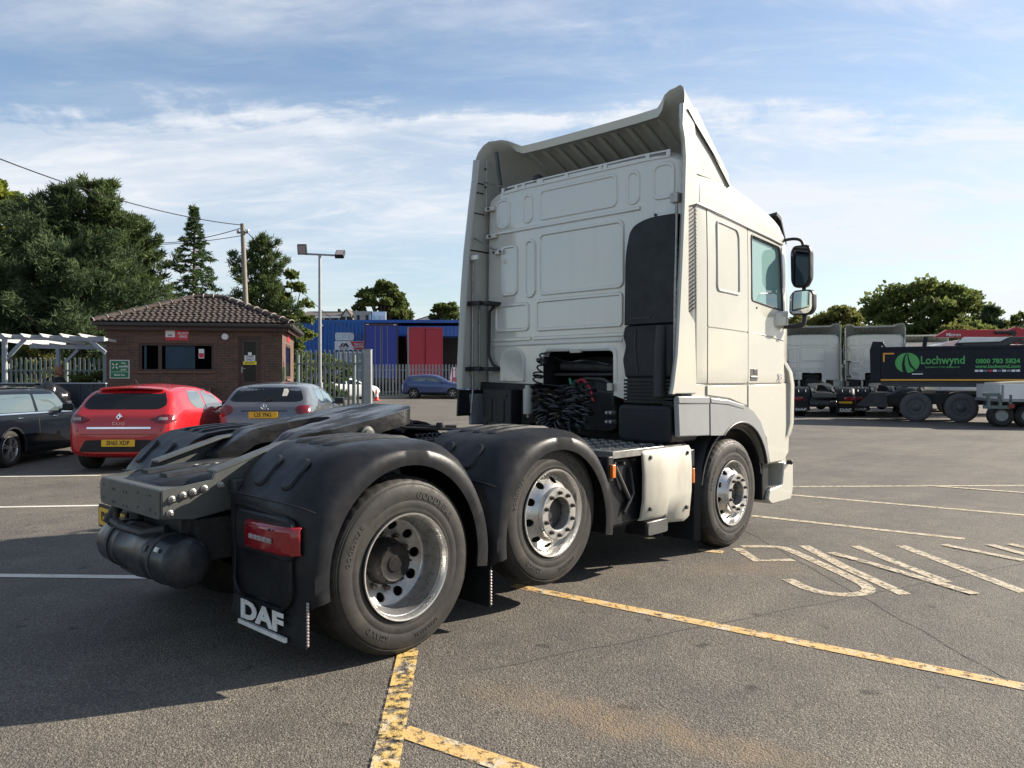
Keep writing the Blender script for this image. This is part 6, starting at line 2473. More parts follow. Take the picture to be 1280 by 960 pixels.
def seg(name, m, a, b, w_, h_, par=pg):
    return MB().bar(a, b, w_, h_).build(name, m, par, bevel=.006)


zf = Zp(421, VP)
zb2 = Zp(437, VP + 2.2)
seg('beam', 'grey_timber', (px_l(-60), 0, Zp(419.5, VP)), (px_l(131), 0, Zp(424, VP)), .07, .13)
seg('beam', 'grey_timber', (px_l(38, VP + 2.2), 2.2, zb2 + .10), (px_l(134, VP + 2.2), 2.2, zb2 + .06), .07, .13)
for px in (6, -52):
    seg('post', 'grey_timber', (px_l(px), 0, 0), (px_l(px), 0, Zp(422, VP)), .10, .10)
seg('post', 'white_timber', (px_l(10), -.06, .9), (px_l(10), -.06, Zp(424, VP)), .035, .03)
for px in (73, 132):
    seg('post', 'grey_timber', (px_l(px, VP + 2.2), 2.2, 0), (px_l(px, VP + 2.2), 2.2, zb2 + .1), .10, .10)
seg('brace', 'grey_timber', (px_l(8), 0, Zp(449, VP)), (px_l(31), 0, Zp(424, VP)), .06, .10)
seg('brace', 'grey_timber', (px_l(112), 0, Zp(425, VP)), (px_l(132), 0, Zp(441, VP)), .06, .10)
seg('brace', 'grey_timber', (px_l(83, VP + 2.2), 2.2, Zp(452, VP + 2.2)), (px_l(98, VP + 2.2), 2.2, Zp(437, VP + 2.2)), .06, .09)
for k, px in enumerate((-32, -8, 15.5, 39, 62.5, 87, 110)):
    za, zz = Zp(416, VP - .45) - .10, zb2 + .12
    m_ = MB()
    m_.prism([(-.45, za + .07), (-.32, za + .0), (2.45, zz + .02), (2.45, zz + .09), (-.42, za + .085)], 'x', px_l(px) - .018, px_l(px) + .018)
    m_.build('rafter', 'white_timber', pg, bevel=.004)
# low dark boarded wall
hw = yard('boarded_wall', U(60, 19.6), 19.6)
tag(hw, 'low dark blue boarded wall below the pergola', 'wall')
zt = Zp(478.5, 19.6)
x0, x1 = U(-90, 19.6) - U(60, 19.6), U(133, 19.6) - U(60, 19.6)
nb = 14
for k in range(nb):
    a, b = x0 + (x1 - x0) * k / nb, x0 + (x1 - x0) * (k + 1) / nb
    MB().box(a + .004, b - .004, -.02, .02, 0, zt - .03).build('board', 'dark_timber', hw, bevel=.004)
MB().box(x0, x1, -.05, .05, zt - .03, zt).build('capping', 'grey_timber', hw, bevel=.005)
# glossy sacks in front of it
for k, (px, py, r_) in enumerate(((47, 492, .24), (57, 489, .27), (66, 495, .25))):
    vS = 19.0
    b_ = MB()
    v0 = []
    b_.lathe([(0, -r_ * .9), (r_ * .8, -r_ * .7), (r_ * 1.1, -.1), (r_ * .95, r_ * .35), (r_ * .4, r_ * .7), (r_ * .12, r_ * .85), (r_ * .2, r_ * 1.0), (0, r_ * 1.0)], 20, 'z')
    rr_ = random.Random(k)
    b_.v = [(x * (1 + .16 * math.sin(3.1 * k + 5 * z / r_ + 7 * math.atan2(y, x))), y * (1 + .12 * math.cos(4 * math.atan2(y, x) + k)), z + .04 * math.sin(9 * x + k) * math.cos(8 * y)) for x, y, z in b_.v]
    p = W(U(px, vS), vS + .1 * k, Zp(py, vS))
    o = b_.build('black_sack', 'sack', None, smooth=70)
    o.location = p
    tag(o, ['glossy black sack against the dark boarded wall, leftmost of three', 'glossy black sack against the dark boarded wall, middle and topmost of three', 'glossy black sack against the dark boarded wall, rightmost of three'][k], 'sack', 'black sacks by the boarded wall')
# stand for the sacks
sb_ = MB().box(U(40, 19.0) - U(57, 19.0) - .2, U(72, 19.0) - U(57, 19.0) + .15, -.25, .45, 0, Zp(501, 19.0)).build('storage_box', 'dark_timber', None, bevel=.02)
p = W(U(57, 19.0), 19.0)
sb_.location = p
sb_.rotation_euler = (0, 0, YAW)
tag(sb_, 'dark storage box under the black sacks by the boarded wall', 'box')


# ---- palisade fences
def palisade(name, a, b, zb_, hgt, pitch, m, label, post_every=12, pw=.065, lean=0.0):
    a, b = Vector(a), Vector(b)
    root = empty(name, (a.x, a.y, 0), math.atan2(b.y - a.y, b.x - a.x))
    tag(root, label, 'fence')
    L = (Vector((b.x, b.y)) - Vector((a.x, a.y))).length
    n_ = int(L / pitch)
    pm = MB()
    pm.prism([(-pw / 2, 0), (pw / 2, 0), (pw / 2, hgt - .12), (pw * .28, hgt), (0, hgt - .06), (-pw * .28, hgt), (-pw / 2, hgt - .12)], 'y', -.006, .006)
    pme = pm.mesh('pale')
    pme.materials.append(M[m])
    for k in range(n_ + 1):
        o = bpy.data.objects.new('pale', pme)
        col.objects.link(o)
        o.parent = root
        o.location = (k * pitch, 0, zb_)
    for z in (.35, hgt - .45):
        MB().box(-.02, L + .02, .008, .05, zb_ + z, zb_ + z + .05).build('rail', m, root)
    k = 0
    while k <= n_:
        MB().box(k * pitch - .04, k * pitch + .04, .05, .14, zb_ - .1, zb_ + hgt - .15).build('post', m, root)
        k += post_every
    return root


vG = 23.2
palisade('palisade_fence', W(U(371, 23.4), 23.4), W(U(455, vG), vG), .1, Zp(437, vG) - .1, .145, 'galv_green', 'grey-green palisade fence panel between the brick office and the gate post')
gpst = yard('gate_post', U(460, 22.8), 22.8)
tag(gpst, 'square galvanised gate post at the end of the palisade fence', 'post')
MB().box(-.11, .11, -.11, .11, 0, Zp(437.5, 22.8)).build('shaft', 'galv', gpst, bevel=.012)
MB().box(-.12, .12, -.12, .12, Zp(437.5, 22.8), Zp(436.5, 22.8)).build('cap', 'galv', gpst, bevel=.008)
MB().box(-.19, -.112, -.03, .03, .6, .8).build('hinge', 'galv_green', gpst)
vF = 55.0
palisade('palisade_fence', W(U(462, vF), vF), W(U(640, vF), vF), GZ(-8, vF), Zp(455, vF) - GZ(-8, vF), .235, 'galv', 'long galvanised palisade fence behind the blue SUV', 12, .11)
palisade('palisade_fence', W(U(8, 25.5), 25.5), W(U(131, 25.5), 25.5), .4, Zp(447, 25.5) - .4, .16, 'galv_green', 'grey-green palisade fence behind the pergola', 12, .075)

# ---- lamp mast with two floodlights
vM = 22.6
lm = yard('lamp_mast', U(400, vM), vM)
tag(lm, 'slim lamp mast with two floodlights in front of the palisade fence', 'lamp')
zt = Zp(318.5, vM)
MB().tube([(0, 0, 0), (0, 0, zt)], [.055, .04], 12).build('mast', 'galv', lm, smooth=60)
MB().tube([(0, 0, Zp(486, vM)), (0, 0, Zp(478, vM))], .085, 12).build('collar', 'galv', lm)
MB().bar((U(380, vM) - U(400, vM), 0, Zp(317.5, vM)), (U(421, vM) - U(400, vM), 0, Zp(319.5, vM)), .05, .05).build('cross_arm', 'galv', lm)
for px, py, tz in ((379, 312.5, 14), (426, 318.5, -50)):
    f_ = MB()
    rot = Matrix.Rotation(R(tz), 3, 'X')
    c_ = Vector((U(px, vM) - U(400, vM), -.08, Zp(py, vM)))
    f_.obox(c_, (.26, .12, .30), rot)
    fo = f_.build('floodlight', 'plastic', lm, bevel=.015)
    MB().obox(c_ + rot @ Vector((0, -.063, 0)), (.21, .008, .24), rot).build('lens', 'clear_lens', fo)

# ---- timber utility pole and overhead wires
vU = 30.0
pb_, pt_ = W(U(313, vU), vU, .0), W(U(303.5, vU), vU, Zp(280, vU))
up_o = MB().tube([pb_, pt_], [.12, .085], 12).build('utility_pole', 'pole_wood', None, smooth=60)
tag(up_o, 'leaning timber utility pole rising behind the brick office', 'pole')
MB().bar(pb_.lerp(pt_, .955) - RT * .22, pb_.lerp(pt_, .955) + RT * .22, .07, .07).build('crosspiece', 'pole_wood', up_o)
ins = MB()
for k in (-.2, .2):
    p = pb_.lerp(pt_, .955) + RT * k
    ins.lathe([(.03, .03), (.05, .06), (.04, .12), (0, .13)], 10, 'z', p)
ins.build('insulator', 'sign_white', up_o)


def wire(name, a, b, sag, label, r=.02):
    pts = []
    for k in range(25):
        t_ = k / 24
        p = Vector(a).lerp(Vector(b), t_)
        p.z -= sag * 4 * t_ * (1 - t_)
        pts.append(p)
    o = MB().tube(pts, r, 6).build(name, 'wire', None)
    tag(o, label, 'wire', 'overhead wires')
    return o


wire('overhead_wire', pt_ - Vector((0, 0, .05)), W(U(-260, 15), 15, Zp(85, 15)), .55, 'thick overhead wire sagging from the pole top to the upper left corner', .016)
wire('overhead_wire', pt_ - Vector((0, 0, .15)), W(U(150, 40), 40, Zp(300, 40)), .35, 'upper of two thin wires running left from the pole behind the spruce', .015)
wire('overhead_wire', pt_ - Vector((0, 0, .45)), W(U(120, 40), 40, Zp(302, 40)), .25, 'lower of two thin wires running left from the pole behind the spruce', .013)
wire('overhead_wire', pt_ - Vector((0, 0, .1)), W(U(470, 62), 62, Zp(430, 62)), .8, 'thin wire slanting down right from the pole towards the blue warehouse', .016)

# ---- person seated at the table under the pergola


def person():
    vP = 22.0
    root = yard('person', U(74, vP), vP, 0)
    tag(root, 'person in black clothing with reddish brown hair seated under the pergola', 'person')
    seat = .95
    J = dict(pelvis=(.05, 0, seat + .10), waist=(.06, 0, seat + .28), chest=(.02, 0, seat + .50), neck=(-.02, 0, seat + .66), head=(-.05, 0, seat + .78), crown=(-.05, 0, seat + .90),
             sl=(.0, -.19, seat + .58), el=(-.10, -.24, seat + .32), wl=(-.32, -.16, seat + .28), hl=(-.42, -.13, seat + .29),
             sr=(.0, .19, seat + .58), er=(-.10, .24, seat + .32), wr=(-.32, .16, seat + .28), hr=(-.42, .13, seat + .29),
             pl=(-.0, -.10, seat + .06), kl=(-.42, -.12, seat + .06), al=(-.40, -.12, seat - .36), tl=(-.56, -.12, seat - .42),
             pr=(-.0, .10, seat + .06), kr=(-.42, .12, seat + .06), ar=(-.40, .12, seat - .36), tr=(-.56, .12, seat - .42))
    rad = dict(pelvis=.15, waist=.13, chest=.155, neck=.06, head=.085, crown=.07, sl=.075, el=.05, wl=.038, hl=.035, sr=.075, er=.05, wr=.038, hr=.035, pl=.095, kl=.065, al=.045, tl=.04, pr=.095, kr=.065, ar=.045, tr=.04)
    E_ = [('pelvis', 'waist'), ('waist', 'chest'), ('chest', 'neck'), ('neck', 'head'), ('head', 'crown'), ('chest', 'sl'), ('sl', 'el'), ('el', 'wl'), ('wl', 'hl'), ('chest', 'sr'), ('sr', 'er'), ('er', 'wr'), ('wr', 'hr'),
          ('pelvis', 'pl'), ('pl', 'kl'), ('kl', 'al'), ('al', 'tl'), ('pelvis', 'pr'), ('pr', 'kr'), ('kr', 'ar'), ('ar', 'tr')]
    names = list(J)
    me_ = bpy.data.meshes.new('body')
    me_.from_pydata([J[n_] for n_ in names], [(names.index(a), names.index(b)) for a, b in E_], [])
    o = bpy.data.objects.new('body', me_)
    col.objects.link(o)
    sk = o.modifiers.new('skin', 'SKIN')
    for n_, sv in zip(names, me_.skin_vertices[0].data):
        sv.radius = (rad[n_], rad[n_])
        sv.use_root = n_ == 'pelvis'
    o.modifiers.new('sub', 'SUBSURF').render_levels = 2
    o.modifiers['sub'].levels = 2
    baked(o)
    o.data.materials.clear()
    for m_ in ('cloth_black', 'skin', 'cloth_blue'):
        o.data.materials.append(M[m_])
    for p in o.data.polygons:
        p.use_smooth = True
        c_ = p.center
        p.material_index = 1 if (c_.z > seat + .66 or c_.x < -.33 and c_.z > seat + .2) else (2 if c_.z < seat + .13 else 0)
    o.parent = root
    hr_ = MB()
    hr_.lathe([(0, -.16), (.09, -.14), (.115, -.04), (.115, .05), (.08, .11), (0, .135)], 16, 'z', (-.03, 0, seat + .84))
    hr_.v = [(x + (.02 if z < seat + .8 else 0) + .008 * math.sin(40 * y), y * .92, z) for x, y, z in hr_.v]
    hr_.v = [(x if x > -.09 else -.09 + (x + .09) * .15, y, z) for x, y, z in hr_.v]
    hr_.build('hair', 'hair', root, smooth=70)
    f_ = MB()
    f_.lathe([(0, -.03), (.012, -.01), (.014, 0), (0, .02)], 8, 'x', (-.145, 0, seat + .815))
    f_.build('nose', 'skin', root)
    return root


person()
pt_o = yard('picnic_table', U(60, 22.0), 22.0)
tag(pt_o, 'dark picnic table with bench under the pergola', 'table')
MB().box(-.95, .0, -.7, .7, 1.15, 1.20).build('top', 'dark_timber', pt_o, bevel=.01)
MB().box(.12, .55, -.7, .7, .93, .98).build('bench', 'dark_timber', pt_o, bevel=.01)
for y in (-.5, .5):
    MB().box(-.55, -.45, y - .04, y + .04, 0, 1.15).build('leg', 'dark_timber', pt_o)
    MB().box(.28, .38, y - .04, y + .04, 0, .93).build('leg', 'dark_timber', pt_o)

# ---- blue warehouse, trailers, houses beyond
vW = 66.0
wh = yard('blue_warehouse', U(480, vW), vW)
tag(wh, 'long blue clad warehouse beyond the road', 'building')


def wl(px, v=vW):
    return U(px, v) - U(480, vW)


def clad(name, m, x0, x1, y0, y1, z0, z1, rib=.33):
    """profiled sheet"""
    pts = []
    x_ = x0
    while x_ < x1 - rib:
        pts += [(x_, y0), (x_ + rib * .55, y0), (x_ + rib * .62, y0 + .05), (x_ + rib * .93, y0 + .05)]
        x_ += rib
    pts += [(x1, y0), (x1, y1), (x0, y1)]
    return MB().prism(pts, 'z', z0, z1).build(name, m, wh, smooth=0)


zt = Zp(403.5, vW)
clad('cladding', 'blue_clad', wl(362), wl(456), 0, 20, 2.4, zt)
clad('fascia', 'blue_clad', wl(456.3), wl(660), .2, 20, Zp(420, vW), zt - .25)
MB().box(wl(456.3), wl(660), 3.5, 20, 0, Zp(420, vW)).build('bay_wall', 'dark_bay', wh)
MB().box(wl(362), wl(456), .3, 19, 0, 2.4).build('base_wall', 'concrete', wh)
MB().box(wl(361), wl(661), .0, 20, zt + .002, zt + .25).build('parapet', 'blue_clad', wh)
for px0, px1, py0, py1, nn in ((420, 442, 425.5, 416, 3), (380.5, 387, 425, 415, 2)):
    fr = MB()
    a, b, c_, d = wl(px0), wl(px1), Zp(py0, vW), Zp(py1, vW)
    for q in ((a, b, c_, c_ + .08), (a, b, d - .08, d)):
        fr.box(q[0], q[1], -.09, -.01, q[2], q[3])
    for k in range(nn + 1):
        xx = a + (b - a) * k / nn
        fr.box(xx - .04, xx + .04, -.085, -.012, c_ + .08, d - .08)
    w_o = fr.build('window', 'sign_white', wh)
    MB().box(a, b, -.04, -.03, c_, d).build('pane', 'blind', w_o)
sg = MB().box(wl(419), wl(455.5), -.16, -.06, Zp(437.5, vW), Zp(426.5, vW)).build('fascia_sign', 'sign_white', wh)
MB().prism([(wl(438.5), Zp(427, vW)), (wl(455), Zp(427, vW)), (wl(455), Zp(437, vW)), (wl(443.5), Zp(437, vW))], 'y', -.175, -.161).build('sign_red_panel', 'sign_red', sg)
lg = MB()
for q, m_ in (([(424.5, 434), (428, 429), (430.5, 429), (427, 434)], 0), ([(428.5, 434), (431.5, 429), (434, 429), (437, 434), (434, 434), (432.5, 431.4), (431, 434)], 1)):
    lg.prism([(wl(a), Zp(b, vW)) for a, b in q], 'y', -.172, -.161)
lg.build('sign_logo', 'black_print', sg)
MB().prism([(wl(a), Zp(b, vW)) for a, b in [(426, 434), (428.2, 431), (429.4, 431), (427.2, 434)]], 'y', -.178, -.173).build('sign_logo_stroke', 'sign_red', sg)
lettering('sign_text', 'TRUCK & VAN', .12, (wl(430), -.165, Zp(435.6, vW)), (1, 0, 0), (0, 0, 1), 'black_print', sg, bold=.02)
for k, t_ in enumerate(('TRUCK', 'CENTRE')):
    lettering('sign_text', t_, .24, (wl(448.5), -.180, Zp(430.5 + 3.3 * k, vW)), (1, 0, 0), (0, 0, 1), 'sign_white', sg, bold=.02)
# glazed ground floor behind the gate
gfl = MB()
z0, z1 = Zp(477, vW - 1), Zp(440, vW - 1)
gfl.box(wl(421, vW - 1), wl(426.5, vW - 1), -1.0, -.5, z0, z1)
for k in range(5):
    xx = wl(426.5 + 28 * k / 4, vW - 1)
    gfl.box(xx - .06, xx + .06, -.95, -.8, z0, z1)
for z_ in (z0, z0 + (z1 - z0) * .35, z0 + (z1 - z0) * .68, z1 - .1):
    gfl.box(wl(426.5, vW - 1), wl(454.5, vW - 1), -.94, -.82, z_, z_ + .14)
gfl.build('glazing_frame', 'sign_white', wh)
MB().box(wl(426.5, vW - 1), wl(454.5, vW - 1), -.88, -.86, z0, z1).build('glazing', mat('pale_glazing', (.42, .45, .5), .15, var=.15, vs_=1), wh)
MB().box(wl(421, vW - 1), wl(455, vW - 1), -.7, .2, 0, z0).build('plinth', 'concrete', wh)
fl2 = MB().tube([(wl(403), -.25, Zp(407, vW)), (wl(403), -.05, Zp(407, vW))], .12, 8)
fl2.build('wall_light', 'sign_white', wh)

for nm, px0, px1, py0, vT, m_, lab in (('box_trailer', 455.5, 497.5, 404.5, 58.0, 'blue_tarp', 'rear of blue curtain-sided trailer parked against the blue warehouse'), ('box_trailer', 509.5, 553.5, 409, 58.4, 'red_door', 'rear of red box trailer with double doors beside the blue trailer')):
    tr = yard(nm, U((px0 + px1) / 2, vT), vT, 0, R(9 if m_ == 'red_door' else 11))
    tag(tr, lab, 'trailer', 'trailers backed towards the road')
    hw_ = (U(px1, vT) - U(px0, vT)) / 2
    z0, z1 = 1.55, Zp(py0, vT)
    MB().box(-hw_ + .05, hw_ - .05, .05, 9.0, z0, z1 - .04).build('body', m_, tr, bevel=.02)
    MB().box(-hw_, -hw_ + .10, -.03, .06, z0, z1).build('corner_post', 'galv' if m_ == 'red_door' else 'brown_frame', tr)
    MB().box(hw_ - .10, hw_, -.03, .06, z0, z1).build('corner_post', 'red_door' if m_ == 'red_door' else 'brown_frame', tr)
    MB().box(-hw_ + .10, hw_ - .10, -.03, .06, z1 - .14, z1).build('header', m_ if m_ == 'red_door' else 'brown_frame', tr)
    MB().box(-hw_ + .10, -.012, -.01, .045, z0 + .05, z1 - .15).build('door', m_, tr, bevel=.01)
    MB().box(.012, hw_ - .10, -.01, .045, z0 + .05, z1 - .15).build('door', m_, tr, bevel=.01)
    for xx in ((-.45, -.06, .06, .45) if m_ != 'red_door' else (-.05, .05)):
        MB().tube([(xx, -.035, z0 + .05), (xx, -.035, z1 - .16)], .022, 6).build('lock_rod', 'galv' if m_ != 'red_door' else m_, tr)
    for xx in (-hw_ + .25, hw_ - .25):
        MB().box(xx - .10, xx + .10, -.05, -.031, z1 - .11, z1 - .05).build('marker_light', 'red_lens' if m_ == 'red_door' else 'sign_white', tr)
    MB().box(-hw_ + .03, hw_ - .03, -.04, .05, z0 - .35, z0).build('rear_bumper', 'red_door' if m_ == 'red_door' else 'dark_bay', tr)
    for s in (1, -1):
        MB().lathe([(0, 0), (.5, .0), (.52, .05), (.52, .3), (0, .3)], 24, 'x', (s * .75, 1.2, .85), s).build('wheel', 'tyre', tr)
        MB().box(s * .95 - .18, s * .95 + .18, -.055, -.041, z0 - .25, z0 - .12).build('tail_lamp', 'red_lens', tr)
    if m_ == 'red_door':
        MB().box(-.25, .25, -.06, -.041, z0 - .28, z0 - .16).build('number_plate', 'plate_yellow', tr)
# raised yard slab under the trailers
sl_o = yard('loading_yard', U(520, 62), 62)
MB().box(-12, 12, -5.5, 3.8, 0, .33).build('slab', 'concrete', sl_o)
tag(sl_o, kind='structure')

# houses on the rise
vH = 105.0
hs = yard('terraced_houses', U(418, vH), vH)
tag(hs, 'cream terraced houses with long brown roof above the warehouse', 'building')


def hx(px):
    return U(px, vH) - U(418, vH)


ze, zr2 = Zp(394.5, vH), Zp(386, vH)
MB().box(hx(376), hx(440.5), 0, 8, 3, ze).build('wall', 'render_white', hs)
MB().prism([(-.4, ze), (4, zr2), (8.4, ze)], 'x', hx(375), hx(446)).build('roof', 'roof_brown', hs)
MB().box(hx(415), hx(417), 3.5, 4.5, zr2 - .3, Zp(383, vH)).build('chimney', 'soldier', hs)
MB().prism([(hx(429), ze - .2), (hx(434.5), Zp(388, vH)), (hx(440.5), ze - .2)], 'y', -.8, 4).build('gable', 'render_white', hs)
MB().prism([(hx(428.3), ze - .3), (hx(434.6), Zp(387.2, vH)), (hx(441.2), ze - .3), (hx(441.2), ze), (hx(434.6), Zp(386.2, vH)), (hx(428.3), ze)], 'y', -1.0, 4).build('gable_roof', 'roof_brown', hs)
for px in (387, 396, 413, 424, 434.5):
    w_o = MB().box(hx(px) - .75, hx(px) + .75, -.85 if px > 430 else -.06, .02, Zp(402, vH), Zp(397, vH)).build('window', 'office_glass', hs)
    MB().box(hx(px) - .06, hx(px) + .06, -.9 if px > 430 else -.1, -.86 if px > 430 else -.061, Zp(402, vH), Zp(397, vH)).build('frame', 'sign_white', w_o)
MB().box(hx(376), hx(429), -.5, -.06, ze - .35, ze - .05).build('fascia', 'sign_white', hs)
bg_o = yard('grey_building', U(452, 100), 100)
tag(bg_o, 'flat-roofed grey building with dark window openings beside the terraced houses', 'building')
MB().box(U(442, 100) - U(452, 100), U(464, 100) - U(452, 100), 0, 8, 3, Zp(389, 100)).build('wall', 'concrete', bg_o)
for px in (448, 459):
    MB().box(U(px - 1.6, 100) - U(452, 100), U(px + 1.6, 100) - U(452, 100), -.05, .02, Zp(402, 100), Zp(394, 100)).build('window', 'dark_bay', bg_o)
bb_o = yard('billboard', U(473, 72), 72)
tag(bb_o, 'white billboard panel standing above the warehouse roof', 'billboard')
MB().box(U(464.5, 72) - U(473, 72), U(482.5, 72) - U(473, 72), 0, .12, Zp(404.5, 72), Zp(389.5, 72)).build('panel', 'sign_white', bb_o)
MB().box(U(464, 72) - U(473, 72), U(464.9, 72) - U(473, 72), -.03, .15, Zp(405, 72), Zp(389, 72)).build('frame', 'dark_bay', bb_o)
for k in range(3):
    MB().lathe([(.28, 0), (.28, .02), (0, .02)], 16, 'y', (-.55 + .45 * k, -.005, Zp(396.5 + k, 72)), -1).build('poster_print', mat('poster_%d' % k, [(.45, .55, .62), (.55, .62, .50), (.60, .55, .60)][k], .6), bb_o)
for s in (-.4, .4):
    MB().box(s - .05, s + .05, .13, .23, 3, Zp(400, 72)).build('leg', 'dark_bay', bb_o)
fh = yard('far_house', U(537, 130), 130)
tag(fh, 'distant white gabled house between the far trees', 'building')
MB().box(-2.4, 3.5, 0, 8, 4, Zp(400, 130)).build('wall', 'render_white', fh)
MB().prism([(-2.7, Zp(400.5, 130)), (.5, Zp(393, 130)), (3.8, Zp(400.5, 130))], 'y', -.2, 8).build('roof', 'roof_brown', fh)
MB().prism([(-2.3, Zp(400.8, 130)), (.5, Zp(394.3, 130)), (3.4, Zp(400.8, 130))], 'y', -.3, -.21).build('gable', 'render_white', fh)

# traffic cone
vC = 48.5
cn = yard('traffic_cone', U(470.5, vC), vC, GZ(-8, vC))
tag(cn, 'orange and white traffic cone beside the gate post', 'cone')
MB().box(-.2, .2, -.2, .2, 0, .05).build('base', 'cone_orange', cn, bevel=.02)
MB().lathe([(.16, .05), (.12, .25), (.09, .42), (.045, .70), (.03, .74), (0, .74)], 16, 'z').build('body', 'cone_orange', cn)
MB().lathe([(.126, .25), (.094, .43), (.090, .43), (.12, .25)], 16, 'z', close=True).build('sleeve', 'sign_white', cn)
# red and white van beyond the fence
vn = yard('parked_van', U(578, 60), 60, .33)
tag(vn, 'red and white van beyond the fence, mostly hidden by the tractor unit', 'van')
MB().loft([[(-.9, y, .5), (-.95, y, 1.3), (-.85, y, z_), (.85, y, z_), (.95, y, 1.3), (.9, y, .5)] for y, z_ in ((0, 1.9), (.15, 2.1), (2.6, 2.1), (3.3, 1.4), (4.3, 1.2), (4.5, .8))]).build('body', 'car_white', vn, smooth=40)
MB().prism(rrect(-.80, .80, 1.0, 1.32, .05), 'y', -.03, -.005).build('red_band', 'sign_red', vn)
MB().prism(rrect(-.75, .75, 1.36, 1.8, .08), 'y', .02, .06).build('rear_window', 'car_glass', vn)
for s in (1, -1):
    for y in (.8, 3.5):
        car_wheel(vn, .82, y, .34, s)
# kerb and verge along the far road
kb = yard('kerb', U(540, 54), 54, 0)
tag(kb, kind='structure')
MB().box(-9, 30, -.12, .05, -.1, GZ(-6, 54) + .12).build('kerb_stone', 'concrete', kb)
vg = yard('verge', U(540, 54), 54, 0)
tag(vg, kind='structure')
MB().box(-9, 30, .05, 1.0, -.1, GZ(-6, 54) + .16).build('turf', 'verge', vg)

# ------------------------------------------------------------------ right background: tractor units, tipper, crane lorry
SKIP = ('coiled_hose', 'red_hose', 'green_hose', 'black_hose', 'sidewall_lettering', 'coiled_cable', 'air_lines', 'tread_bars', 'seats_and_dash', 'steering_wheel', 'embossed_ring', 'embossed_bar', 'flange_bolt', 'louvre_slat', 'cover_bolt', 'bracket_bolt', 'lamp_screw', 'tank_strap', 'wheel_nut', 'air_valve', 'step_tread', 'serrated_edge', 'reverse_lens', 'box_pressing', 'running_gear', 'deflector_joint', 'intake_detail', 'release_handle', 'tank_sticker',
        'air_intake', 'bolt_hole', 'plate_holder', 'badge', 'air_coupling', 'roof_fitting', 'tank_label')


def tractor_copy(px, v, rz, label, z=0.0, scale=1.0):
    p = W(U(px, v), v, z)
    c = copy_tree(truck, None, SKIP)
    c.location = p
    c.rotation_euler = (0, 0, YAW + rz)
    c.scale = (scale, scale, scale)
    c['label'] = label
    return c


# positions are those of the drive axle
t1 = tractor_copy(1026, 32.3, R(-14), 'white tractor unit in the shade right behind the door mirror, left of the next one')
t2 = tractor_copy(1102, 32.3, R(-20), 'white tractor unit in the shade whose mudguards show just left of the tipper')
t3 = tractor_copy(1162, 37.0, R(-21), 'white tractor unit almost hidden behind the left end of the tipper body', 0, .96)
for t_ in (t1, t2, t3):
    pl = MB()
    npl2 = MB().prism(rrect(.60, 1.10, .55, .63, .01), 'y', -.70, -.685).build('number_plate', 'plate_yellow', t_)
    for ch in list(t_.children):
        if ch.name.startswith('mudguard') and ch.children:
            pass

M['tip_black'] = mat('tipper_navy', (.010, .012, .021), .5, var=.15, vs_=2, spec=.2, dirt=(.03, .03, .032), dirt_amt=.3, dirt_scale=3)
M['tip_grey'] = mat('tipper_grey', (.045, .048, .054), .5, var=.15)
M['tip_green'] = mat('print_green', (.07, .36, .09), .45, var=.06)
M['tip_orange'] = mat('reflective_tape', (.80, .36, .03), .4, var=.08)
M['crane_red'] = mat('crane_red', (.42, .018, .030), .4, var=.08, dirt=(.2, .02, .02), dirt_amt=.3)
M['dusty_tyre'] = mat('dusty_tyre', (.075, .072, .075), .8, var=.15, vs_=5)

PSI = R(-26)
vT0 = 28.45
tip = yard('tipper_lorry', U(1090, vT0), vT0, 0, PSI)
tag(tip, 'dark navy eight-wheel tipper lorry with green lettering at the right edge', 'truck')


def tx(px):
    """distance along the tipper's flank"""
    k = (px - 640) / FPX
    a, b = math.cos(PSI), math.sin(PSI)
    return (k * vT0 - U(1090, vT0)) / (a - k * b)


def tz(py, x_):
    return Zp(py, vT0 + math.sin(PSI) * x_)


# local frame: x forward along the flank, y away from the photographer
zb0, zt0 = 1.50, tz(434.5, 2.0)
bd_ = MB()
bd_.prism([(.05, zb0), (8.0, zb0), (8.0, zt0), (.22, zt0), (.05, zt0 - .12)], 'y', .0, 2.45)
body_t = bd_.build('tipper_body', 'tip_black', tip, bevel=.03)
MB().box(.2, 8.0, -.03, .06, zt0 - .06, zt0 + .05).build('top_rail', 'tip_black', body_t, bevel=.015)
MB().prism([(-.05, zb0 - .05), (.28, zb0 - .05), (.30, zt0 + .12), (.42, zt0 + .02), (.46, zt0 + .04), (.36, zt0 + .24), (.02, zt0 + .26), (-.08, zt0 - .05)], 'y', -.04, .16).build('tailgate_post', 'tip_black', tip, bevel=.02)
MB().prism([(-.05, zb0 - .05), (.04, zb0 - .05), (.04, zt0 + .1), (-.08, zt0)], 'y', .16, 2.45).build('tailgate', 'tip_black', tip, bevel=.02)
MB().box(.24, 5.0, -.012, -.002, zb0 - .02, zb0 + .035).build('reflective_strip', 'tip_orange', tip)
MB().box(5.25, 8.0, -.012, -.002, zb0 - .02, zb0 + .035).build('reflective_strip', 'tip_orange', tip)
MB().box(.36, .72, -.012, -.002, zt0 - .22, zt0 - .17).build('reflective_corner', 'tip_orange', tip)
MB().box(.36, .415, -.013, -.003, zt0 - .49, zt0 - .225).build('reflective_corner', 'tip_orange', tip)
MB().box(.3, 8.0, .15, 2.3, 1.28, 1.48).build('subframe', 'tip_grey', tip)
for x in (1.1, 4.35):
    m_ = MB()
    x2 = .4 if x < 2 else 4.6
    m_.prism([(x, 1.30), (x + .16, 1.30), (x2 + .16, .95), (x2, .95)], 'y', .02, .1)
    m_.build('wing_stay', 'tip_grey', tip)
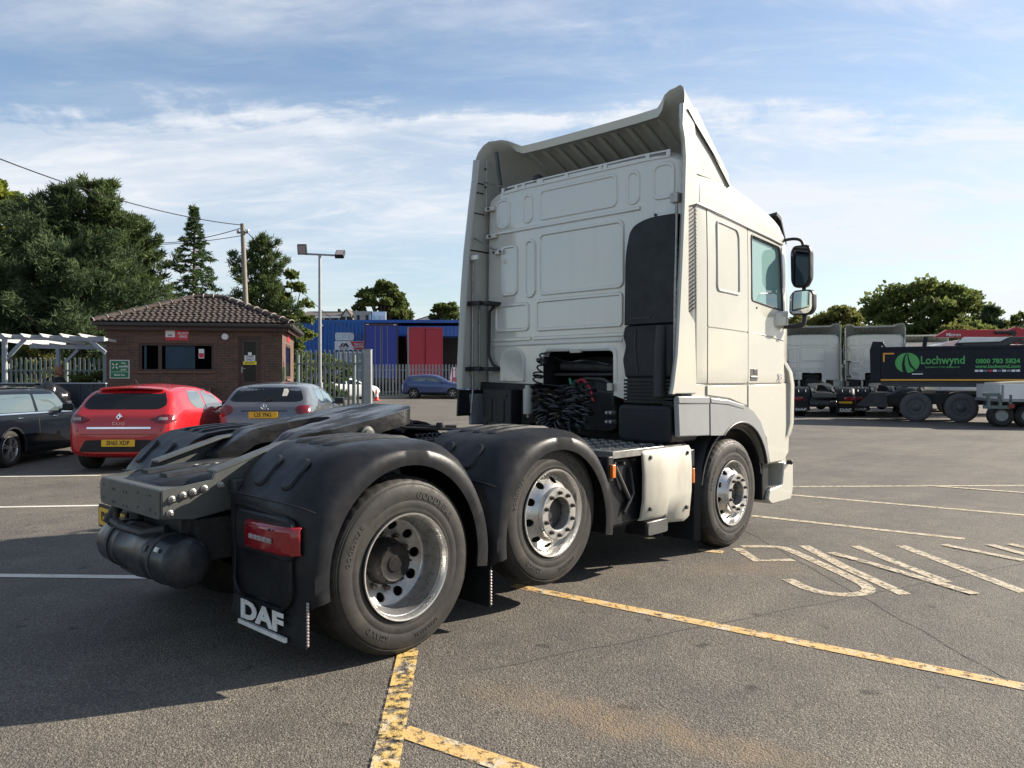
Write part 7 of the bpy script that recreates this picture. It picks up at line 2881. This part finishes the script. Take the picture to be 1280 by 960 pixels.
MB().box(.95, 4.45, .0, .6, 1.26, 1.33).build('wing_top', 'tip_grey', tip, bevel=.02)
MB().box(.0, 7.5, .7, 1.75, .62, 1.0).build('chassis', 'under', tip)
MB().prism([(-.55, .55), (-.1, 1.0), (.5, 1.0), (.5, .5)], 'y', .2, 2.2).build('rear_bumper', 'under', tip)
for px in (1145.3, 1202.3):
    x = tx(px)
    r_ = .53
    for yy, sg_ in ((.10, 1), (1.9, -1)):
        tyr = MB().lathe([(.30, .0), (.33, -.02), (.42, -.025), (.49, -.005), (r_, .04), (r_, .50), (.49, .55), (.30, .56)], 40, 'y', (x, yy, r_), close=True).build('wheel', 'dusty_tyre', tip, smooth=40)
        if sg_ > 0:
            rm = MB()
            rm.lathe([(.31, .01), (.29, .0), (.27, .04), (.25, .06), (.17, .065), (.15, .0), (.12, -.02), (0, -.02)], 32, 'y', (x, yy, r_))
            rm.build('rim', 'tip_grey', tyr, smooth=40)
            for k in range(10):
                a = 2 * PI * k / 10
                MB().lathe([(.026, .0), (.026, .03), (.015, .04), (0, .04)], 8, 'y', (x + .205 * math.cos(a), yy + .06, r_ + .205 * math.sin(a)), -1).build('wheel_nut', 'panel_white', tyr)
for x in (7.0, ):
    MB().lathe([(.30, .0), (.42, -.025), (.53, .04), (.53, .35), (.30, .36)], 32, 'y', (x, .1, .53)).build('wheel', 'dusty_tyre', tip, smooth=40)
# lettering on the flank


def flank(px, py):
    x = tx(px)
    return x, tz(py, x)


x0, z0 = flank(1134, 453.5)
lg = MB()
disc = [(x0 + .39 * math.cos(a), z0 + .36 * math.sin(a)) for a in [2 * PI * k / 40 for k in range(40)]]
holes = []
v2, fs = fill2d(disc, .05)
lgo = MB().prism(disc, 'y', -.012, -.003).build('logo_disc', 'tip_green', tip)
rd = MB()


def ribbon(pts, ws_):
    L_, R_ = [], []
    for (a, b), w_ in zip(pts, ws_):
        L_.append((a - w_, -.018, b))
        R_.append((a + w_, -.018, b))
    n_ = len(pts)
    rd.add(L_ + R_, [(i, i + 1, i + 1 + n_, i + n_) for i in range(n_ - 1)])


ribbon([(x0 - .02, z0 + .36), (x0 - .10, z0 + .18), (x0 - .13, z0 - .05), (x0 - .10, z0 - .25), (x0 - .06, z0 - .36)], [.012, .03, .045, .06, .065])
ribbon([(x0 + .02, z0 + .36), (x0 + .03, z0 + .15), (x0 + .10, z0 - .08), (x0 + .24, z0 - .26), (x0 + .36, z0 - .36)], [.010, .02, .035, .05, .06])
rd.build('logo_road', 'tip_black', lgo, smooth=0)
rd = MB()
ribbon([(x0 + .0, z0 + .33), (x0 - .01, z0 + .1), (x0 + .06, z0 - .12), (x0 + .24, z0 - .28), (x0 + .62, z0 - .37)], [.006, .007, .010, .012, .004])
rd.v = [(a, -.021, b) for a, _, b in rd.v]
rd.build('logo_line', 'tip_green', lgo, smooth=0)
sl_ = 1.0
cx_, cz_ = flank(1178, 450.5)
lettering('lettering', 'Lochwynd', .40, (cx_, -.006, cz_), (1, 0, 0), (0, 0, 1), 'tip_green', tip, bold=.018, sx=.84, depth=.006)
cx_, cz_ = flank(1178, 458.8)
lettering('lettering', 'Specialists in Traffic Management', .085, (cx_, -.006, cz_), (1, 0, 0), (0, 0, 1), 'tip_green', tip, bold=.01, sx=.95, depth=.006)
cx_, cz_ = flank(1247, 451.5)
lettering('lettering', '0800 783 5824', .215, (cx_, -.006, cz_), (1, 0, 0), (0, 0, 1), 'tip_green', tip, bold=.03, sx=1.0, depth=.006)
cx_, cz_ = flank(1247, 458)
lettering('lettering', 'www.lochwynd.com', .165, (cx_, -.006, cz_), (1, 0, 0), (0, 0, 1), 'tip_green', tip, bold=.03, sx=.98, depth=.006)
xa, zz = flank(1218, 463.5)
xb, _ = flank(1275.5, 463.5)
pcs = ['sign_white', 'sign_white', 'car_blue', 'sign_red', 'sign_white', 'car_blue', 'sign_white', 'galv', 'sign_white', 'sign_white']
for k, m_ in enumerate(pcs):
    a = xa + (xb - xa) * k / len(pcs)
    MB().box(a + .012, a + (xb - xa) / len(pcs) - .012, -.009, -.003, zz - .035, zz + .035).build('accreditation_mark', m_, tip)
xa, zz = flank(1140, 467.5)
MB().box(xa, xa + .34, -.008, -.003, zz - .02, zz + .02).build('small_label', 'sign_white', tip)
# sheeting gear and load on the top
MB().bar((1.7, .5, zt0), (1.75, .5, zt0 + .42), .14, .14).build('sheet_post', 'tip_black', tip)
MB().prism([(3.0, zt0 + .02), (4.2, zt0 + .02), (4.4, zt0 + .10), (4.85, zt0 + .34), (4.4, zt0 + .36), (2.9, zt0 + .33), (2.7, zt0 + .15)], 'y', .6, 1.8).build('sheet_roll', 'tip_grey', tip, bevel=.04)
MB().prism([(2.75, zt0 + .17), (4.05, zt0 + .19), (4.30, zt0 + .34), (2.95, zt0 + .38)], 'y', .5, .59).build('sheet_fold', 'car_white', tip, bevel=.02)
MB().tube([(4.4, .1, 1.15), (5.2, -.35, 1.32), (6.6, -.6, 1.62)], .018, 6).build('guard_rail', 'tip_grey', tip)

# ---- crane lorry behind, only its red jib and white cab top show
vK = 33.0
kr = yard('crane_lorry', U(1230, vK), vK, 0, R(-12))
tag(kr, 'lorry with red folding crane jib showing above the tipper body', 'truck')


def kx(px):
    return (U(px, vK) - U(1230, vK))


zj0, zj1 = Zp(421.5, vK), Zp(412, vK)
jb = MB()
jb.prism([(kx(1172), zj0 + .02), (kx(1186), zj1), (kx(1258), zj1 - .02), (kx(1258), zj0 + .02), (kx(1212), zj0 - .02)], 'y', -.16, .16)
jib = jb.build('jib', 'crane_red', kr, bevel=.03)
lettering('jib_lettering', 'Micron', .20, (kx(1193.5), -.165, Zp(418.3, vK)), (1, 0, 0), (0, 0, 1), 'sign_white', jib, bold=.02, depth=.006)
kn = MB()
kn.prism(round_poly([(kx(1255), Zp(413, vK)), (kx(1264), Zp(409, vK)), (kx(1272), Zp(412, vK)), (kx(1290), Zp(420, vK)), (kx(1290), Zp(430, vK)), (kx(1266), Zp(431, vK)), (kx(1261), Zp(422, vK))], .12), 'y', -.22, .22)
kn.build('knuckle', 'crane_red', kr, bevel=.03)
for px, py, r_ in ((1260, 417, .12), (1269, 428, .10), (1277, 412, .10)):
    MB().lathe([(r_, -.26), (r_, .26)], 16, 'y', (kx(px), 0, Zp(py, vK))).build('pivot_pin', 'rubber', kr)
MB().tube([(kx(1281) + .42 * math.cos(R(a)), -.1, Zp(411, vK) + .38 * math.sin(R(a))) for a in range(60, 280, 15)], .035, 6).build('hydraulic_hose', 'rubber', kr)
MB().tube([(kx(1240), -.2, Zp(416, vK)), (kx(1258), -.22, Zp(416, vK))], .07, 10).build('ram', 'rubber', kr)
MB().box(kx(1290) - .2, kx(1290) + .25, -.2, .25, .9, Zp(421, vK)).build('column', 'crane_red', kr, bevel=.04)
MB().prism([(kx(1183), 1.0), (kx(1290), 1.0), (kx(1290), Zp(431, vK)), (kx(1262), Zp(430, vK)), (kx(1256), Zp(424, vK)), (kx(1212), Zp(423, vK)), (kx(1186), Zp(428, vK))], 'y', .5, 2.6).build('cab', 'car_white', kr, bevel=.06)
for x in (kx(1195), kx(1280)):
    MB().lathe([(.2, 0), (.5, 0), (.5, .3), (.2, .3)], 24, 'y', (x, .3, .5)).build('wheel', 'tyre', kr)
MB().box(kx(1180), kx(1300), .6, 2.5, .7, 1.0).build('chassis', 'under', kr)

# ---- white dropside lorry entering from the right edge
vD = 24.6
dp = yard('dropside_lorry', U(1251, vD), vD, 0, R(-14))
tag(dp, 'white dropside lorry body cut off by the right edge, in front of the tipper', 'truck')


def dx_(px):
    return U(px, vD) - U(1251, vD)


z0, z1 = Zp(499, vD), Zp(480, vD)
MB().box(.0, 5.2, 0, 2.3, z0, z1).build('dropside', 'car_white', dp, bevel=.015)
for k in range(5):
    MB().box(.02 + 1.25 * k, .08 + 1.25 * k, -.02, .0, z0 + .02, z1 - .02).build('side_pillar', 'galv', dp)
MB().box(-.05, 5.2, .0, 2.3, z0 - .08, z0 - .002).build('deck_edge', 'galv', dp)
MB().prism([(.02, z1 + .001), (1.3, z1 + .001), (.95, z1 + .10), (.05, z1 + .05)], 'y', .2, 1.6).build('board_load', mat('pale_boards', (.55, .48, .36), .7), dp)
MB().box(0, 5.5, .7, 1.6, .55, z0 - .08).build('chassis', 'under', dp)
uf = MB()
for z in (Zp(493.5, vD), Zp(509, vD)):
    uf.box(dx_(1232), dx_(1262), .02, .10, z - .05, z + .05)
for px in (1238, 1251, 1262):
    uf.box(dx_(px) - .04, dx_(px) + .04, .0, .12, Zp(509, vD), Zp(493.5, vD))
uf.build('side_guard', 'galv_green', dp)
MB().box(dx_(1260), dx_(1266), -.03, .0, Zp(510, vD), Zp(505, vD)).build('marker', 'red_lens', dp)
for x, r_ in ((dx_(1257), .37), (.9, .37), (4.4, .42)):
    t_ = MB().lathe([(.2, .0), (r_ * .8, -.02), (r_, .04), (r_, .3), (.2, .3)], 28, 'y', (x, .35, r_), close=True).build('wheel', 'tyre', dp, smooth=40)
    MB().lathe([(.2, .02), (.18, .0), (.1, .05), (0, .05)], 20, 'y', (x, .35, r_)).build('rim', 'galv', t_)
cb = MB()
cb.prism(round_poly([(5.4, .6), (7.3, .6), (7.35, 1.4), (7.0, 2.45), (5.4, 2.5)], .1), 'y', .05, 2.25)
cb.build('cab', 'car_white', dp, bevel=.05)
MB().prism(round_poly([(5.9, 1.5), (7.0, 1.5), (6.8, 2.25), (5.9, 2.25)], .05), 'y', .035, .049).build('cab_window', 'car_glass', dp)
MB().lathe([(.2, .0), (.34, -.02), (.42, .04), (.42, .3), (.2, .3)], 28, 'y', (6.4, .1, .42)).build('wheel', 'tyre', dp, smooth=40)

# ------------------------------------------------------------------ trees


def leaf_mat(name, c, tl=.35, var=.45, ns=.9):
    m = bpy.data.materials.new(name)
    m.use_nodes = True
    t = m.node_tree
    t.nodes.clear()
    o = t.nodes.new('ShaderNodeOutputMaterial')
    p = t.nodes.new('ShaderNodeBsdfPrincipled')
    n1 = noise(t, ns, 5, .65)
    n2 = noise(t, 9.0, 3, .6)
    f = math_node(t, 'ADD', math_node(t, 'MULTIPLY', n1, .6), math_node(t, 'MULTIPLY', n2, .4))
    cc_ = ramp(t, f, [(.32, c4((c[0] * (1 - var), c[1] * (1 - var), c[2] * (1 - var)))), (.52, c4(c)), (.70, c4((c[0] * (1 + var * 1.2), c[1] * (1 + var), c[2] * (1 + var * .4))))])
    t.links.new(cc_, p.inputs['Base Color'])
    p.inputs['Roughness'].default_value = .7
    p.inputs['Specular IOR Level'].default_value = .12
    tr = t.nodes.new('ShaderNodeBsdfTranslucent')
    t.links.new(cc_, tr.inputs[0])
    mx = t.nodes.new('ShaderNodeMixShader')
    mx.inputs[0].default_value = tl
    t.links.new(p.outputs[0], mx.inputs[1])
    t.links.new(tr.outputs[0], mx.inputs[2])
    t.links.new(mx.outputs[0], o.inputs[0])
    return m


M['pine'] = leaf_mat('pine_needles', (.092, .128, .050), .30)
M['pine2'] = leaf_mat('blue_pine_needles', (.066, .098, .046), .30)
M['spruce'] = leaf_mat('spruce_needles', (.070, .112, .044), .28)
M['broad'] = leaf_mat('broad_leaves', (.120, .150, .046), .48)
M['broad_dark'] = leaf_mat('dark_leaves', (.100, .128, .040), .45)
M['yellow_leaf'] = leaf_mat('yellow_green_leaves', (.17, .20, .03), .40)
M['olive'] = leaf_mat('olive_leaves', (.145, .150, .046), .46)
M['bark'] = mat('bark', (.075, .058, .045), .9, var=.3, vs_=5, bump=.4, bs=12)


def cards(centers, dirs, ln, wd_, jit):
    """leaf blades: one bent quad pair each, numpy arrays -> verts, faces"""
    n = len(centers)
    d = dirs / np.maximum(1e-6, np.linalg.norm(dirs, axis=1, keepdims=True))
    r_ = rng.normal(size=(n, 3))
    s = np.cross(d, r_)
    s /= np.maximum(1e-6, np.linalg.norm(s, axis=1, keepdims=True))
    nn = np.cross(s, d)
    L = (ln * rng.uniform(.6, 1.3, n))[:, None]
    Wd = (wd_ * rng.uniform(.6, 1.3, n))[:, None]
    a = centers - s * Wd * .35
    b = centers + s * Wd * .35
    mid = centers + d * L * .55 + nn * L * jit
    c = mid + s * Wd * .5
    e = mid - s * Wd * .5
    tip_ = centers + d * L
    v = np.stack([a, b, c, e, tip_], 1).reshape(-1, 3)
    k = np.arange(n)[:, None] * 5
    quads = k + np.array([0, 1, 2, 3])
    tris = k + np.array([3, 2, 4])
    return v, quads, tris


def foliage_mesh(name, v, quads, tris, m, parent):
    me = bpy.data.meshes.new(name)
    nq, nt_ = len(quads), len(tris)
    me.vertices.add(len(v))
    me.vertices.foreach_set('co', v.astype(np.float32).ravel())
    me.loops.add(nq * 4 + nt_ * 3)
    me.loops.foreach_set('vertex_index', np.concatenate([quads.ravel(), tris.ravel()]).astype(np.int32))
    me.polygons.add(nq + nt_)
    st = np.concatenate([np.arange(nq) * 4, nq * 4 + np.arange(nt_) * 3]).astype(np.int32)
    me.polygons.foreach_set('loop_start', st)
    me.update(calc_edges=True)
    me.validate()
    me.materials.append(M[m])
    o = bpy.data.objects.new(name, me)
    col.objects.link(o)
    o.parent = parent
    return o


def tree_root(name, px, v, label, cat='tree', group=None, z=0.0):
    r_ = yard(name, U(px, v), v, z)
    tag(r_, label, cat, group)
    return r_


def broadleaf(px, v, h, rx, z0f, label, m='broad', leaf=.22, nclump=90, nleaf=130, name='broadleaf_tree', rz=None, seed=1, zbase=0.0, sq=1.0):
    """h: top height, rx: crown half width, z0f: crown base as a share of the height"""
    global rng
    rng = np.random.default_rng(seed)
    root = tree_root(name, px, v, label, z=zbase)
    cz, rzz = h * (1 + z0f) / 2, h * (1 - z0f) / 2
    cl, cr = [], []
    for k in range(nclump):
        d = rng.normal(size=3)
        d /= np.linalg.norm(d)
        rad = rng.uniform(.45, .98) ** .5
        wob = 1 + .13 * math.sin(3 * math.atan2(d[1], d[0]) + seed) + .10 * math.sin(5 * d[2] + seed * 2)
        c = np.array([d[0] * rx * rad * wob, d[1] * rx * rad * wob, cz + np.sign(d[2]) * abs(d[2]) ** sq * rzz * rad])
        cl.append(c)
        cr.append(rng.uniform(.14, .26) * rx)
    C, D = [], []
    for c, r_ in zip(cl, cr):
        n = int(nleaf * rng.uniform(.7, 1.3))
        d = rng.normal(size=(n, 3))
        d /= np.linalg.norm(d, axis=1, keepdims=True)
        d[:, 2] = np.abs(d[:, 2]) * .8 + d[:, 2] * .2
        p = c + d * r_ * rng.uniform(.55, 1.05, (n, 1)) * np.array([1.1, 1.1, .8])
        C.append(p)
        D.append(d * .6 + rng.normal(size=(n, 3)) * .6)
    v_, q, t_ = cards(np.concatenate(C), np.concatenate(D), leaf, leaf * .75, .15)
    foliage_mesh('crown', v_, q, t_, m, root)
    tk_ = MB()
    tk_.tube([(0, 0, 0), (.05, .02, h * z0f * .7), (.0, 0, h * (z0f + .25)), (.05, 0, h * .75)], [.045 * h * .6, .035 * h * .6, .024 * h * .6, .01 * h], 10)
    for k in range(min(26, nclump)):
        c = cl[k]
        s0 = h * (z0f * .8 + .3 * rng.uniform(0, 1))
        tk_.tube([(0, 0, s0), (c[0] * .5, c[1] * .5, s0 + (c[2] - s0) * .65), tuple(c)], [.012 * h, .007 * h, .003 * h], 6)
    tk_.build('trunk', 'bark', root, smooth=60)
    return root


def conifer(px, v, h, rb, label, m='pine', style='pine', name='pine_tree', seed=1, base=.08, nb=110, blade=.24, dens=70, expo=.8, lean=0.0, wid=.040):
    global rng
    rng = np.random.default_rng(seed)
    rr_ = np.random.default_rng(seed + 50)
    root = tree_root(name, px, v, label)
    C, D = [], []
    tk_ = MB()
    tk_.tube([(0, 0, 0), (.03 * h * lean, 0, h * .5), (.02, 0, h * .93), (.02, 0, h)], [.016 * h + .03, .011 * h, .004 * h, .006], 8)
    for k in range(nb):
        t_ = base + (1 - base) * (k / nb) ** .95
        z = h * t_
        az = k * 2.399 + rr_.uniform(-.4, .4)
        prof = (1 - t_) ** expo
        if style == 'pine':
            prof = min(1.0, 1.25 * prof) * (.75 + .35 * math.sin(6.1 * t_ * 3 + az * 2 + seed))
            prof *= min(1.0, .55 + t_ * 2.2)
        L = rb * max(.03, prof) * rr_.uniform(.75, 1.15)
        rise = {'pine': .35, 'spruce': -.10}[style] + (.5 * t_ if style == 'pine' else .35 * t_)
        dv = np.array([math.cos(az), math.sin(az), 0])
        droop = -.25 if style == 'spruce' else .10
        pts = []
        for j in range(7):
            f = j / 6
            pts.append(np.array([0, 0, z]) + dv * L * f + np.array([0, 0, L * (rise * f + droop * f * f)]))
        tk_.tube([tuple(p) for p in pts[::2]], [.006 * h * (1 - t_) + .012, .008 + .003 * h * (1 - t_), .006, .004], 5)
        nt_ = max(3, int((3 + 7 * (L / rb)) * (1.3 if style == 'spruce' else 1)))
        for j in range(nt_):
            f = .25 + .75 * (j + rr_.uniform(0, 1)) / nt_
            i0 = min(5, int(f * 6))
            p = pts[i0] + (pts[i0 + 1] - pts[i0]) * (f * 6 - i0)
            sidev = np.array([-dv[1], dv[0], 0])
            spread = L * .28 * (1.15 - f) + .05
            p = p + sidev * rr_.uniform(-1, 1) * spread + np.array([0, 0, rr_.uniform(-.05, .08) * L])
            n = int(dens * rr_.uniform(.7, 1.3))
            d = rng.normal(size=(n, 3))
            if style == 'pine':
                d = d * .75 + dv * .55 + np.array([0, 0, .65])
                q = p + rng.normal(size=(n, 3)) * np.array([.16, .16, .12]) * (.5 + .5 * L / rb) * rb * .32
            else:
                d = d * .45 + dv * .7 + sidev * rng.choice([-1, 1], (n, 1)) * .6 + np.array([0, 0, -.15])
                q = p + rng.normal(size=(n, 3)) * np.array([.16, .16, .05]) * (.12 + .6 * L / rb) * rb * .32
            C.append(q)
            D.append(d)
    # leader
    n = 60
    zz = h * rng.uniform(.90, 1.0, n)
    C.append(np.stack([np.zeros(n), np.zeros(n), zz], 1))
    dd = rng.normal(size=(n, 3)) * .5
    dd[:, 2] = .8
    D.append(dd)
    v_, q, tr_ = cards(np.concatenate(C), np.concatenate(D), blade, wid, .08)
    foliage_mesh('crown', v_, q, tr_, m, root)
    tk_.build('trunk', 'bark', root, smooth=60)
    return root


def TH(py, v):
    return Zp(py, v)


# the group behind the pergola and office
conifer(42, 33, TH(262, 33), 2.8, 'broad dark pine, leftmost of the row behind the pergola', 'pine2', seed=3, expo=.55, nb=120, base=.05)
conifer(82, 31, TH(238, 31), 2.7, 'tall dark pine with spiky top behind the pergola', 'pine2', seed=5, expo=.55, nb=120, base=.05)
conifer(128, 32, TH(231, 32), 2.7, 'tallest green pine of the group left of the brick office', 'pine', seed=8, expo=.6, nb=130, base=.05)
conifer(170, 33.5, TH(274, 33.5), 2.2, 'lower bushy pine between the tallest pine and the spruce', 'pine', seed=13, expo=.55, nb=100, base=.05)
conifer(100, 28.5, TH(318, 28.5), 2.6, 'low dark pine boughs directly above the pergola rafters', 'pine2', seed=23, expo=.45, nb=90, base=.10)
conifer(-14, 29, TH(300, 29), 3.0, 'low dark pine at the left edge behind the pergola', 'pine2', seed=29, expo=.45, nb=90, base=.08)
conifer(243, 35, TH(258, 35), 3.5, 'narrow spruce with a bare spire beside the utility pole', 'spruce', 'spruce', 'spruce_tree', seed=31, nb=120, blade=.16, wid=.035, dens=34, expo=1.05, base=.25)
conifer(326, 37, TH(303, 37), 1.9, 'open scots pine right of the utility pole', 'pine', seed=37, expo=.45, nb=70, base=.2, dens=60)
broadleaf(358, 38, TH(338, 38), 1.25, .05, 'green bushy tree leaning out over the right of the brick office', 'broad', .20, 70, 110, seed=41)
broadleaf(2, 36, TH(226, 36), 1.5, .45, 'yellow-green tree top at the far left edge', 'yellow_leaf', .26, 70, 120, seed=43)
broadleaf(395, 44, TH(440, 44), 1.7, .0, 'dark shrub seen through the palisade fence by the lamp mast', 'broad_dark', .18, 46, 110, name='shrub', seed=44)
# beyond the warehouse
broadleaf(477, 112, TH(352, 112), 3.1, .40, 'round dark tree above the blue warehouse, nearest the billboard', 'broad_dark', .50, 90, 110, seed=47)
broadleaf(497, 114, TH(362, 114), 2.0, .40, 'slimmer tree touching the round dark tree above the blue trailer', 'broad_dark', .50, 60, 100, seed=48)
broadleaf(497, 118, TH(394, 118), 3.4, .40, 'low olive bush below the two trees above the blue trailer', 'olive', .5, 46, 90, seed=49, name='bush')
broadleaf(559, 118, TH(377, 118), 2.6, .40, 'round tree above the red trailer beside the tractor unit deflector', 'broad_dark', .50, 70, 110, seed=53)
# right-hand skyline
broadleaf(1152, 72, TH(354, 72), 5.0, .18, 'big round tree above the tipper lorry', 'broad', .36, 190, 150, seed=59, sq=.85)
broadleaf(1040, 66, TH(386, 66), 2.9, .2, 'olive green tree above the two white tractor units', 'olive', .32, 110, 120, seed=61)
broadleaf(1003, 66, TH(396, 66), 2.3, .15, 'olive green tree just right of the lower door mirror', 'olive', .32, 90, 110, seed=63)
conifer(1237, 64, TH(386, 64), 1.7, 'small dark conifer right of the big round tree', 'pine2', seed=67, expo=.6, nb=80, blade=.34, wid=.08, dens=45)
broadleaf(1276, 64, TH(393, 64), 1.9, .2, 'dark tree at the right edge above the crane jib', 'broad_dark', .32, 70, 110, seed=71)
for k, px in enumerate((985, 1072, 1100, 1195, 1222, 1258)):
    broadleaf(px, 60 + 1.5 * (k % 3), TH(405 + 3 * (k % 2), 60), 2.9, .0, ['hedge bush behind the leftmost white tractor unit', 'hedge bush showing between the two white tractor units', 'hedge bush behind the second white tractor unit', 'hedge bush behind the base of the red jib', 'hedge bush behind the middle of the red jib', 'hedge bush behind the knuckle of the red jib'][k],
              ('olive', 'broad', 'broad_dark')[k % 3], .30, 80, 110, name='hedge_bush', seed=80 + k)
# plants in front of the fence behind the pergola
broadleaf(108, 23.6, 1.75, .75, .3, 'flowering shrub by the fence behind the pergola', 'broad', .09, 36, 90, name='shrub', seed=97)
broadleaf(42, 26.5, 2.75, .9, .35, 'yellowish shrub behind the pergola post', 'olive', .11, 40, 90, name='shrub', seed=98)


def tree_line(px0, px1, v, top_lo, top_hi, seed):
    """a far belt of trees that reads as one mass"""
    global rng
    rng = np.random.default_rng(seed)
    n = int(abs(U(px1, v) - U(px0, v)) / 1.1)
    C, D = [], []
    for k in range(n):
        px = px0 + (px1 - px0) * (k + rng.uniform(0, 1)) / n
        c = W(U(px, v), v + rng.uniform(-2, 2))
        h = Zp(rng.uniform(top_lo, top_hi), v)
        for j in range(9):
            m_ = 60
            d = rng.normal(size=(m_, 3))
            d /= np.linalg.norm(d, axis=1, keepdims=True)
            cc_ = np.array([c.x + rng.normal() * .8, c.y + rng.normal() * .8, h * (j + .5) / 9.3])
            C.append(cc_ + d * rng.uniform(.6, 1.1) * np.array([1, 1, .8]))
            D.append(d * .6 + rng.normal(size=(m_, 3)) * .6)
    v_, q, t_ = cards(np.concatenate(C), np.concatenate(D), .42, .32, .15)
    o = foliage_mesh('tree_belt', v_, q, t_, 'olive', None)
    tag(o, 'far belt of trees behind the yard', 'trees', None, 'stuff')
    return o


tree_line(668, 975, 78, 398, 412, 301)
tree_line(1290, 1900, 66, 392, 410, 302)
